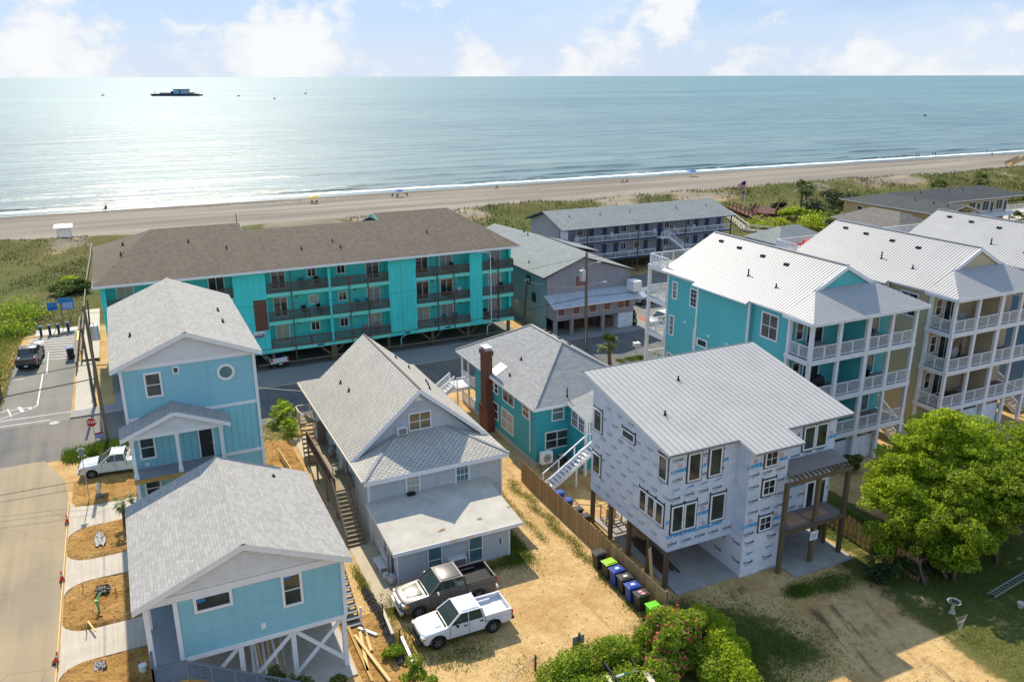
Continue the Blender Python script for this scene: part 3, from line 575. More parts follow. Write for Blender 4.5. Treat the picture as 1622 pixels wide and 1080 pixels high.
def railing(par, p0, p1, h=1.0, mat='white_rail', post=1.6, bal=.13, horiz=False, pw=.09, rail=.06, name='railing', bw=.014):
    p0 = Vector(p0); p1 = Vector(p1); L = (p1-p0).length; n = max(1, round(L/post)); mb = MB(); z = Vector((0, 0, 1))
    for k in range(n+1):
        q = p0.lerp(p1, k/n); mb.box(q.x-pw/2, q.x+pw/2, q.y-pw/2, q.y+pw/2, q.z, q.z+h+.04)
    mb.bar(p0+z*h, p1+z*h, rail*1.5, rail); mb.bar(p0+z*.1, p1+z*.1, rail, rail)
    o = mb.build(name, mat, par); mb = MB()
    if horiz:
        for k in range(1, 7): mb.bar(p0+z*(.1+(h-.1)*k/7), p1+z*(.1+(h-.1)*k/7), .02, .022)
        nm = 'rail_wires'
    else:
        m = int(L/bal)
        for k in range(1, m):
            q = p0.lerp(p1, k/m); mb.box(q.x-bw, q.x+bw, q.y-bw, q.y+bw, q.z+.1, q.z+h)
        nm = 'balusters'
    if mb.v: c = mb.build(nm, mat, o); tag(c, kind='stuff')
    return o
def clip(poly, u0, u1):
    def half(P, sgn, c):
        R_ = []
        for i in range(len(P)):
            a, b = P[i], P[(i+1) % len(P)]; da = sgn*(a[0]-c); db = sgn*(b[0]-c)
            if da >= 0: R_.append(a)
            if da*db < 0: t = da/(da-db); R_.append((a[0]+(b[0]-a[0])*t, a[1]+(b[1]-a[1])*t))
        return R_
    P = half(poly, 1, u0); return half(P, -1, u1) if P else []
def frame_of(poly):
    P = [Vector(p) for p in poly]; n = Vector((0, 0, 0))
    for a in range(len(P)): n += P[a].cross(P[(a+1) % len(P)])
    n.normalize()
    if n.z < 0: n = -n
    u = Vector((0, 0, 1)).cross(n); u = u.normalized() if u.length > 1e-3 else Vector((1, 0, 0)); v = n.cross(u); o = P[0]
    return o, u, v, n, [((p-o).dot(u), (p-o).dot(v)) for p in P]
def ribs(par, poly, sp=.3, wd=.03, ht=.03, mat='seam_shaded', name='roof_ribs'):
    o, u, v, n, Q = frame_of(poly); mb = MB(); a = min(q[0] for q in Q); b = max(q[0] for q in Q); x = a+sp/2
    while x < b-.03:
        hits = []
        for i in range(len(Q)):
            p, q = Q[i], Q[(i+1) % len(Q)]
            if (p[0]-x)*(q[0]-x) < 0: hits.append(p[1]+(q[1]-p[1])*(x-p[0])/(q[0]-p[0]))
        hits.sort()
        for k in range(0, len(hits)-1, 2):
            p0 = o+u*x+v*hits[k]; p1 = o+u*x+v*hits[k+1]; i = len(mb.v); A = u*wd/2; B_ = n*ht
            mb.v += [tuple(p0-A), tuple(p0-A+B_), tuple(p0+A+B_), tuple(p0+A), tuple(p1-A), tuple(p1-A+B_), tuple(p1+A+B_), tuple(p1+A)]
            mb.f += [(i, i+1, i+5, i+4), (i+1, i+2, i+6, i+5), (i+2, i+3, i+7, i+6), (i, i+3, i+2, i+1), (i+4, i+5, i+6, i+7)]; mb.m += [0]*5
        x += sp
    c = mb.build(name, mat, par); tag(c, kind='stuff'); return c
def corner_boards(par, pts, z0, z1, mat='white_trim', w=.13, name='corner_board'):
    for x, y in pts:
        mb = MB(); mb.box(x-w/2, x+w/2, y-w/2, y+w/2, z0, z1); mb.build(name, mat, par)
def vent_pipe(par, x, y, z, h=.45, r=.06):
    mb = MB(); mb.cyl((x, y, z-.1), (x, y, z+h), r, r, 8); mb.cyl((x, y, z-.12), (x, y, z+.1), r*2.6, r*1.2, 8); mb.build('vent_pipe', 'vent_dark', par)
def stairs(par, p_top, p_bot, wd, n, mat='step_wood', smat='weathered', th=.05, closed=False, name='step', run=None):
    # p_top, p_bot: middle of upper and lower nosing; steps across horizontally
    p_top = Vector(p_top); p_bot = Vector(p_bot); d = (p_bot-p_top); h = Vector((d.x, d.y, 0)).normalized(); s = h.cross(Vector((0, 0, 1)))*wd/2
    tr = max(.26, Vector((d.x, d.y, 0)).length/n*1.0)
    mb = MB(); a = -s; i0 = -h*tr/2
    P = [i0-s, h*tr/2-s, h*tr/2+s, i0+s]; mb.slab([tuple(p) for p in P], th, 0, 0); me = mb.mesh(name, mat)
    for k in range(n):
        q = p_top.lerp(p_bot, (k+.5)/n); inst(me, name, par, q)
    for sg in (-1, 1):
        mb = MB(); mb.bar(p_top+s*sg*1.02-Vector((0, 0, .1)), p_bot+s*sg*1.02-Vector((0, 0, .12)), .05, .24); mb.build('stringer', smat, par)
def gable_roof(par, x0, x1, y0, y1, ze, zr, mat, t=.09, fas='white_trim', xr=None, fh=.2, name='roof', ridge=True):
    xr = (x0+x1)/2 if xr is None else xr; mb = MB()
    mb.slab([(x0, y0, ze), (xr, y0, zr), (xr, y1, zr), (x0, y1, ze)], t); mb.slab([(xr, y0, zr), (x1, y0, ze), (x1, y1, ze), (xr, y1, zr)], t)
    o = mb.build(name, [mat, fas], par); mb = MB()
    for y, s in ((y0+.02, 1), (y1-.02, -1)):
        for xa, xb in ((x0, xr), (x1, xr)):
            za, zb = ze-t-.003, zr-t-.003
            mb.prism([(xa, y, za), (xb, y, zb), (xb, y, zb-fh), (xa, y, za-fh)], (0, .04*s, 0))
    for x, s in ((x0+.03, 1), (x1-.03, -1)): mb.box(x, x+.04*s, y0+.07, y1-.07, ze-t-fh+.02, ze-t-.01)
    mb.build('fascia', fas, o)
    if ridge:
        mb = MB(); mb.prism([(xr-.16, y0, zr-.04), (xr, y0, zr+.035), (xr+.16, y0, zr-.04), (xr, y0, zr-.06)], (0, y1-y0, 0)); mb.build('ridge_cap', mat, o)
    return o
def pitched(par, polys, mat, fas='white_trim', t=.12, name='roof'):
    mb = MB()
    for p in polys: mb.slab(p, t)
    return mb.build(name, [mat, fas], par)
_tx = {}
def text_geo(s):
    if s not in _tx:
        cu = bpy.data.curves.new('txt', 'FONT'); cu.body = s; cu.align_x = 'CENTER'; cu.align_y = 'CENTER'; cu.resolution_u = 2
        ob = bpy.data.objects.new('txt', cu); me = bpy.data.meshes.new_from_object(ob)
        _tx[s] = ([tuple(v.co) for v in me.vertices], [tuple(p.vertices) for p in me.polygons]); bpy.data.objects.remove(ob); bpy.data.curves.remove(cu); bpy.data.meshes.remove(me)
    return _tx[s]
def put_text(mb, s, x, y, z, size, face='F', shear=0.0, bold=1.0, tilt=0.0, m=0):
    V, Fc = text_geo(s); i = len(mb.v); ca, sa = math.cos(tilt), math.sin(tilt)
    e_ = .035 if bold <= 2 else .06; reps = [(0, 0)] if bold <= 1 else [(0, 0), (size*e_, 0), (-size*e_, 0), (0, size*e_*.8), (0, -size*e_*.8)]
    for q, (dx, dz) in enumerate(reps):
        i = len(mb.v)
        for a, b, _ in V:
            u = (a+shear*b)*size+dx; v = b*size+dz; u, v = u*ca-v*sa, u*sa+v*ca
            e = .0007*q
            if face == 'F': mb.v.append((x+u, y-e, z+v))
            else: mb.v.append((x-e, y-u, z+v))
        for f in Fc: mb.f.append(tuple(i+k for k in f)); mb.m.append(m)
# ------------------------------------------------------------------ tall pale blue house with round window
def shake_gable(par, x0, x1, xr, y, z0, z1, t=.05, m='white_shake'):
    mb = MB(); mb.prism([(x0, y, z0), (x1, y, z0), (xr, y, z1)], (0, -t, 0)); g = mb.build('gable_panel', m, par)
    # rows of staggered shakes
    mb = MB(); rows = int((z1-z0)/.2)
    for r_ in range(rows):
        za = z0+.02+r_*.2; f = 1-(za+.2-z0)/(z1-z0); a = xr+(x0-xr)*f; b = xr+(x1-xr)*f; x = a
        while x < b-.1:
            wd = random.choice((.1, .14, .18)); mb.box(x, min(x+wd-.015, b), y-t-.012-random.uniform(0, .012), y-t, za+random.uniform(0, .05), za+.2); x += wd
    c = mb.build('shakes', m, g); tag(c, kind='stuff'); return g
def build_h1():
    h = thing('blue_house', 'tall pale blue house with white trim, round window and small front porch', 'house', (2.5, 59, 0))
    x0, x1, y0, y1 = -1.32, 6.45, 52.0, 66.5
    mb = MB(); mb.box(x0, x1, y0, y1, 9.48, 12.85); mb.build('upper_wall', 'blue_lap', h)
    mb = MB(); mb.box(x0+.01, x1-.01, y0+.01, y1, 6.06, 9.48); mb.build('middle_wall', 'blue_batten', h)
    mb = MB(); mb.box(x0, x1, y0, 62.4, -.05, 6.06); mb.build('lower_wall', 'blue_lap_low', h)
    for x in (x0+.1, 2.6, x1-.1):
        mb = MB(); mb.box(x-.1, x+.1, y1-.25, y1-.05, 0, 6.06); mb.build('stilt', 'white_trim', h)
    for z in (9.35, 5.95):
        mb = MB(); mb.box(x0-.05, x1+.05, y0-.045, y0+.02, z, z+.21); mb.build('trim_band', 'white_trim', h)
    mb = MB(); mb.box(x0-.06, x1+.06, y0-.05, y0+.02, 12.63, 12.93); mb.build('frieze_board', 'white_trim', h)
    corner_boards(h, [(x0, y0), (x1, y0)], 0, 12.7, w=.18)
    gable_roof(h, -1.87, 6.96, 51.54, 67.2, 12.92, 14.75, 'shingle_light', fh=.21)
    shake_gable(h, x0+.18, x1-.18, 2.55, y0, 12.92, 14.45)
    mb = MB(); mb.box(x0, x1, y0+.02, y1-.1, 12.8, 12.9); mb.build('ceiling', 'white_trim', h)
    window(h, 'F', -.09, y0, 10.73, 1.01, 1.62, 'double', t=.12); window(h, 'F', 1.58, y0, 12.05, .39, .48, 'fixed', t=.08)
    # round window
    mb = MB(); c = Vector((4.68, y0, 11.70)); n = 28
    for k in range(n):
        a, b = 2*math.pi*k/n, 2*math.pi*(k+1)/n
        p = [Vector((math.cos(q)*r, 0, math.sin(q)*r)) for q, r in ((a, .385), (a, .545), (b, .545), (b, .385))]; mb.prism([c+q for q in p], (0, -.06, 0))
    wo = mb.build('window', 'white_trim', h); mb = MB(); mb.cyl(c, c+Vector((0, -.02, 0)), .4, .4, 24); mb.build('pane', 'glass_teal', wo)
    # porch
    mb = MB(); mb.box(-1.42, 4.0, 50.4, 51.95, 6.11, 6.17); mb.build('porch_floor', 'deck_grey', h)
    mb = MB(); mb.box(-1.4, 4.0, 50.32, 50.39, 5.88, 6.13); mb.build('rim_beam', 'treated', h)
    mb = MB(); mb.box(-1.36, 3.95, 50.41, 51.9, 5.88, 6.09); mb.build('joists', 'treated', h)
    for x in (-1.25, 1.28, 3.86):
        mb = MB(); mb.box(x-.1, x+.1, 50.42, 50.62, 6.17, 8.74); mb.box(x-.13, x+.13, 50.39, 50.65, 6.17, 6.46); mb.box(x-.125, x+.125, 50.395, 50.645, 8.55, 8.74); mb.build('porch_post', 'white_trim', h)
        mb = MB(); mb.box(x-.09, x+.09, 50.42, 50.6, 0, 5.88); mb.build('stilt', 'white_trim', h)
    mb = MB(); mb.box(-1.4, 4.02, 50.38, 50.66, 8.74, 8.97); mb.box(-1.4, -1.18, 50.67, 51.9, 8.75, 8.96); mb.box(3.8, 4.02, 50.67, 51.9, 8.75, 8.96); mb.build('porch_beam', 'white_trim', h)
    gable_roof(h, -1.86, 4.44, 50.05, 51.97, 9.04, 10.33, 'shingle_light', fh=.18, name='porch_roof'); shake_gable(h, -1.5, 4.08, 1.29, 50.42, 8.97, 10.08)
    window(h, 'F', -.92, y0, 6.72, .97, 1.58, 'double', t=.12); door(h, 'F', 2.55, y0, 6.17, .95, 1.98); window(h, 'F', -.92, y0, 4.04, .97, 1.32, 'double', t=.1); window(h, 'F', 4.6, y0, 4.1, .97, 1.15, 'double', t=.1)
    mb = MB(); mb.box(-.7, -.44, y0-.05, y0, 6.28, 6.46); mb.build('wall_box', 'white_trim', h)
    for x, y in ((5.35, 60.0), (5.3, 56.8), (-.5, 56.5)):
        s = (14.75-12.92)/4.415; vent_pipe(h, x, y, 14.75-abs(x-2.55)*s, .26)
    return h
build_h1()
# ------------------------------------------------------------------ low pale blue house on white stilts
def build_h2():
    h = thing('stilt_house', 'pale blue raised cottage on white braced stilts beside the concrete driveways', 'house', (3, 40, 0))
    y0, y1 = 36.05, 45.3; xl, xr_ = -.2, 7.68
    mb = MB(); mb.box(xl, xr_, y0, y1, 3.2, 6.7); mb.build('wall', 'blue_lap', h)
    mb = MB(); mb.box(-1.5, xl-.01, 41.5, y1, 3.2, 6.7); mb.build('rear_wall', 'blue_lap', h)
    mb = MB(); mb.box(-1.55, xr_+.02, y0-.06, y0+.02, 6.36, 6.72); mb.build('frieze_board', 'white_trim', h)
    mb = MB(); mb.box(-1.55, -1.3, y0+.03, y1, 6.4, 6.7); mb.build('porch_beam', 'white_trim', h)
    mb = MB(); mb.box(-.24, xr_+.03, y0-.05, y0+.02, 3.0, 3.24); mb.box(xr_, xr_+.05, y0+.03, y1, 3.0, 3.24); mb.build('trim_band', 'white_trim', h)
    mb = MB(); mb.box(-1.5, xr_-.02, y0+.03, y1, 3.02, 3.18); mb.build('floor', 'deck_grey', h)
    corner_boards(h, [(xl+.03, y0), (xr_, y0)], 3.2, 6.4, w=.2)
    mb = MB(); mb.box(-1.55, -1.32, y0-.05, y0+.18, 3.1, 6.36); mb.build('porch_post', 'white_trim', h)
    mb = MB(); mb.box(-1.55, -1.32, y0+3, y0+3.2, 3.1, 6.38); mb.build('porch_post', 'white_trim', h)
    gable_roof(h, -1.97, 8.1, 35.5, 45.8, 6.76, 8.87, 'shingle_light', fh=.24)
    mb = MB(); mb.box(-1.9, 8.0, y0, y1+.3, 6.68, 6.74); mb.build('ceiling', 'white_trim', h)
    shake_gable(h, -1.35, 7.5, 3.06, y0, 6.75, 8.52)
    window(h, 'F', .62, y0, 5.48, 1.75, .92, 'fixed', t=.14); window(h, 'F', 4.64, y0, 4.55, 1.02, 1.86, 'double', t=.13)
    for x, z, wd, hh in ((.8, 6.02, .34, .2), (4.8, 6.1, .28, .14)):
        mb = MB(); mb.box(x, x+wd, y0-.027, y0-.02, z, z+hh); mb.build('sticker', 'sign_blue', h)
    mb = MB(); mb.box(3.5, 3.74, y0-.06, y0, 3.7, 4.02); mb.build('wall_vent', 'white_trim', h)
    for x in (7.58, 5.0, 2.47, -.1, -1.4):
        for y in (y0+.02, 40.5, 45.0):
            mb = MB(); mb.box(x-.12, x+.12, y, y+.24, 0, 3.0); mb.build('stilt', 'white_trim', h)
    for a, b in (((5.15, 2.95), (7.48, .55)), ((7.46, 2.9), (5.1, .5)), ((2.4, 2.95), (.1, .6)), ((2.6, .6), (4.9, 2.9))):
        if a[0] > 2.55 or a[0] < 2.45:
            yy = y0+.06+(.07 if a[0] > b[0] else 0); mb = MB(); mb.bar((a[0], yy, a[1]), (b[0], yy, b[1]), .06, .2); mb.build('brace', 'white_trim', h)
    mb = MB(); mb.bar((7.6, 36.4, 2.9), (7.6, 40.4, .5), .06, .2); mb.build('brace', 'white_trim', h)
    mb = MB(); mb.slab([(-1.6, 35.2, .08), (7.9, 35.2, .08), (7.9, 45.4, .08), (-1.6, 45.4, .08)], .2, 0, 0); mb.build('slab', 'concrete', h)
    mb = MB(); mb.box(-1.4, 7.4, 45.0, 45.2, .09, 3.0); mb.build('back_screen', 'plywood', h)
    # landing with stair along the front
    mb = MB(); mb.box(-1.5, -.04, 34.6, 36.0, 3.06, 3.14); mb.build('landing', 'deck_grey', h)
    mb = MB(); mb.box(-1.5, -.04, 34.55, 34.6, 2.85, 3.12); mb.build('rim_beam', 'treated', h)
    for x in (-1.4, -.12):
        mb = MB(); mb.box(x-.07, x+.07, 34.62, 34.76, 0, 3.05); mb.build('landing_post', 'white_trim', h)
    railing(h, (-1.47, 34.65, 3.14), (-.06, 34.65, 3.14), .95, 'rail_grey', 1.5, horiz=True); railing(h, (-1.47, 34.65, 3.14), (-1.47, 36.0, 3.14), .95, 'rail_grey', 1.5, horiz=True)
    stairs(h, (-.04, 35.25, 3.1), (4.9, 35.25, .15), 1.2, 16, 'deck_grey', 'treated'); railing(h, (-.04, 34.62, 3.12), (4.9, 34.62, .15), .95, 'rail_grey', 1.2, horiz=True)
    # stair on the sheltered side
    stairs(h, (8.65, 44.4, 3.1), (8.65, 38.9, .15), .95, 16, 'deck_grey', 'treated'); mb = MB(); mb.box(8.1, 9.2, 44.4, 45.4, 3.02, 3.12); mb.build('landing', 'deck_grey', h)
    for y in (38.9,):
        mb = MB(); mb.box(9.1, 9.2, y, y+.1, 0, 1.3); mb.build('stair_post', 'white_trim', h)
    for x, y in ((5.9, 44.2),):
        s = (8.87-6.76)/5.03; vent_pipe(h, x, y, 8.87-abs(x-3.06)*s, .15)
    return h
build_h2()
# lumber stacked under the stilt house
for k in range(11):
    x = 3.0+k*.16+random.uniform(-.05, .05); mb = MB(); mb.bar((x, 37.2, .1), (x+random.uniform(-.25, .25), 38.6, random.uniform(1.6, 2.7)), .13, .04)
    o = mb.build('timber_offcut', random.choice(('pale_board', 'pine', 'white_trim')), loc=(x, 37.2, .1)); tag(o, 'pale timber board leaning under the raised blue cottage', 'board', 'boards leaning under the stilt house')
# ------------------------------------------------------------------ grey cottage with mottled shingle roof
def build_h3():
    h = thing('grey_cottage', 'grey lap-sided cottage with mottled shingle gable roof and flat-roofed front annex', 'house', (17, 55, 0))
    x0, x1, y0, y1 = 12.2, 21.7, 47.35, 64.2
    mb = MB(); mb.box(x0, x1, y0, y1, -.05, 4.55); mb.build('wall', 'grey_lap', h)
    gp_ = [(12.3, 50.6, 4.5), (21.6, 50.6, 4.5), (16.94, 50.6, 8.7)]; mb = MB(); mb.prism(gp_, (0, 13.2, 0)); mb.build('gable_wall', 'grey_lap', h)
    ex0, ex1, xr, zr, ze = 11.76, 22.12, 16.94, 9.08, 4.66; sl = (zr-ze)/(xr-ex0)
    # front hip: eave y 46.9, top line on the gable wall
    P_ = lambda x, y: (x, y, zr-abs(x-xr)*sl)
    mb = MB(); mb.slab([P_(ex0, 50.2), P_(xr, 50.2), P_(xr, 64.3), P_(13.05, 64.3), P_(ex0, 67.2)], .1); mb.slab([P_(xr, 50.2), P_(ex1, 50.2), P_(ex1, 67.2), P_(20.8, 64.3), P_(xr, 64.3)], .1)
    roof = mb.build('roof', ['shingle_checker', 'white_trim'], h)
    a, b = (15.0, 50.55, 5.85), (18.9, 50.55, 5.85)
    mb = MB(); mb.slab([(ex0, 46.9, ze-.02), (ex1, 46.9, ze-.02), b, a], .1); mb.slab([(ex0, 46.9, ze-.02), a, (ex0+.42, 50.19, ze+.06), (ex0, 50.19, ze-.02)], .1); mb.slab([(ex1, 46.9, ze-.02), (ex1, 50.19, ze-.02), (ex1-.42, 50.19, ze+.06), b], .1)
    mb.build('front_roof', ['shingle_checker', 'white_trim'], h)
    for p, q in (((ex0, 46.9, ze), a), ((ex1, 46.9, ze), b)): mb = MB(); mb.bar(p, q, .22, .05); mb.build('hip_cap', 'shingle_grey', roof)
    mb = MB(); mb.bar((xr, 50.2, zr), (xr, 64.2, zr), .12, .06); mb.build('ridge_vent', 'vent_dark', roof)
    mb = MB()
    for xe in (ex0, ex1): mb.prism([(xe, 50.16, ze-.1), (xr, 50.16, zr-.1), (xr, 50.16, zr-.34), (xe, 50.16, ze-.34)], (0, .05, 0))
    mb.build('rake_board', 'white_trim', roof)
    mb = MB(); mb.box(ex0+.02, ex1-.02, 46.86, 46.92, ze-.32, ze-.1); mb.build('fascia', 'white_trim', roof)
    mb = MB(); mb.box(ex0-.1, ex0+.02, 46.9, 67.2, ze-.16, ze-.02); mb.build('gutter', 'pale_board', roof)
    mb = MB(); mb.cyl((x0-.08, 47.25, ze-.2), (x0-.08, 47.25, 2.9), .05, .05, 8); mb.build('downpipe', 'white_trim', h)
    mb = MB(); mb.box(ex0+.1, ex1-.1, 46.95, 47.4, 4.36, 4.4); mb.build('soffit', 'white_trim', h)
    corner_boards(h, [(x0, y0), (x1, y0)], 0, 4.4, w=.12)
    window(h, 'F', 14.68, y0, 2.6, 1.06, 1.72, 'grid', glass='blind', t=.13); window(h, 'F', 18.22, y0, 2.6, 1.1, 1.8, 'grid', t=.13, glass='glass_teal')
    window(h, 'F', 16.12, 50.6, 5.9, 1.68, 1.35, 'twin', glass='amber_glass', t=.09)
    def ac(x, y, z, wd, hh):
        mb = MB(); mb.box(x, x+wd, y-.42, y, z, z+hh); o = mb.build('window_air_conditioner', 'white_trim', h); mb = MB()
        for k in range(5): mb.box(x+.08, x+wd-.08, y-.43, y-.42, z+.06+k*(hh-.1)/5, z+.06+k*(hh-.1)/5+.05)
        mb.build('grille', 'vent_dark', o)
    ac(15.2, 50.6, 5.93, .72, .5); ac(15.5, 41.95, .42, 1.15, .5)
    mb = MB(); mb.prism([(16.6, 50.58, 8.1), (17.28, 50.58, 8.1), (16.94, 50.58, 8.5)], (0, -.06, 0)); mb.build('gable_louvre', 'white_trim', h)
    # annex
    ax0, ax1, ay0 = 12.26, 19.75, 41.95
    mb = MB(); mb.prism([(ax0, ay0, -.05), (ax1, ay0, -.05), (ax1, ay0, 2.25), (ax0, ay0, 2.25)], (0, 5.39, 0)); mb.build('annex_wall', 'grey_lap', h)
    mb = MB(); mb.slab([(11.9, 41.5, 2.42), (20.52, 41.5, 2.42), (20.52, 47.34, 2.98), (11.9, 47.34, 2.98)], .2); ar = mb.build('annex_roof', ['flat_roof', 'white_trim'], h)
    mb = MB(); mb.box(11.9, 20.52, 41.46, 41.5, 2.2, 2.45); mb.build('fascia', 'white_trim', ar)
    mb = MB(); mb.box(14.7, 15.25, 46.9, 47.2, 2.98, 3.12); mb.build('flashing', 'black', ar)
    for px, py in ((700, 838), (720, 850), (745, 845), (806, 803), (760, 821)):
        q = gp(px, py, 2.6); mb = MB(); n = 9; r = random.uniform(.15, .3); zz = 2.42+(q.y-41.5)*.0959+.006
        mb.poly(*[(q.x+r*random.uniform(.5, 1.3)*math.cos(k*2*math.pi/n), q.y+.5*r*random.uniform(.5, 1.3)*math.sin(k*2*math.pi/n), zz+.5*r*math.sin(k*2*math.pi/n)*.0959) for k in range(n)]); mb.build('rust_stain', 'rust', ar)
    corner_boards(h, [(ax0, ay0), (ax1, ay0)], 0, 2.2, w=.12)
    window(h, 'F', 14.2, ay0, .12, .96, 1.85, 'double', t=.07, glass='glass_teal'); window(h, 'F', 16.92, ay0, .15, .98, 1.85, 'double', t=.07, glass='glass_teal')
    window(h, 'L', ax0, 44.6, .9, .8, 1.0, 'double', t=.08); window(h, 'L', x0, 63.6, 2.7, .8, 1.3, 'double', t=.08); window(h, 'L', x0, 56.6, 2.8, .9, 1.2, 'double', t=.08); door(h, 'L', ax0, 43.2, .02, .9, 2.0, 'door_blue'); door(h, 'L', x0, 53.2, 2.32, .9, 2.0, 'door_blue')
    # side deck and stair
    mb = MB(); mb.box(10.75, 12.14, 51.0, 60.1, 2.2, 2.3); mb.build('deck', 'step_wood', h)
    for y in (51.1, 54, 57, 60):
        mb = MB(); mb.box(10.78, 10.9, y-.06, y+.06, 0, 2.2); mb.build('deck_post', 'weathered', h)
    railing(h, (10.8, 51.0, 2.3), (10.8, 60.0, 2.3), .95, 'rail_brown', 1.5, .11); railing(h, (10.85, 60.05, 2.3), (12.1, 60.05, 2.3), .95, 'weathered', 1.3, .1)
    stairs(h, (11.25, 51.0, 2.3), (11.1, 47.2, .1), 1.05, 13, 'step_wood', 'weathered'); railing(h, (10.62, 51.0, 2.3), (10.5, 47.2, .12), .9, 'weathered', 2.0, 9); railing(h, (11.85, 51.0, 2.3), (11.72, 47.2, .12), .9, 'weathered', 2.0, 9)
    def lattice(x, y0_, y1_, z0, z1):
        mb = MB(); d = .14; k = -int((z1-z0)/d)
        while k*d < y1_-y0_:
            for sg in (1, -1):
                pts = []
                a0 = k*d; 
                t0 = max(0, -a0); t1 = min(z1-z0, (y1_-y0_)-a0)
                if t1 > t0:
                    ya, yb = a0+t0, a0+t1
                    if sg < 0: ya, yb = (y1_-y0_)-ya, (y1_-y0_)-yb
                    mb.bar((x+.012*sg, y0_+ya, z0+t0), (x+.012*sg, y0_+yb, z0+t1), .02, .03)
            k += 1
        c = mb.build('lattice', 'weathered', h); tag(c, kind='stuff')
    lattice(12.0, 51.0, 51.9, 2.35, 3.3); lattice(10.9, 58.2, 60.0, 2.35, 3.1)
    mb = MB(); mb.box(11.5, 12.15, 59.2, 59.26, 2.3, 4.2); mb.build('privacy_screen', 'weathered', h)
    # far entry landing and its stair
    mb = MB(); mb.box(10.9, 12.14, 63.0, 64.6, 2.5, 2.6); mb.build('landing', 'step_wood', h); stairs(h, (11.4, 63.0, 2.55), (11.1, 60.4, .2), .95, 9, 'step_wood', 'weathered')
    railing(h, (10.92, 63.05, 2.6), (10.92, 64.55, 2.6), .95, 'pale_board', 1.5, .12); railing(h, (10.92, 64.55, 2.6), (12.1, 64.55, 2.6), .95, 'pale_board', 1.3, .12)
    for x, y in ((13.9, 60.6), (14.0, 58.4), (19.5, 60.4), (20.2, 58.3), (19.8, 56.7), (18.8, 61.6), (19.1, 54.4)):
        vent_pipe(h, x, y, zr-abs(x-xr)*sl, .25)
    mb = MB(); mb.box(19.1, 19.16, 41.9, 41.94, 1.0, 1.35); mb.build('wall_lamp', 'vent_dark', h)
    mb = MB(); mb.cyl((16.7, 41.6, 0), (16.7, 41.6, 1.25), .05, .05, 6); mb.build('meter_pipe', 'sage_wall', h)
build_h3()
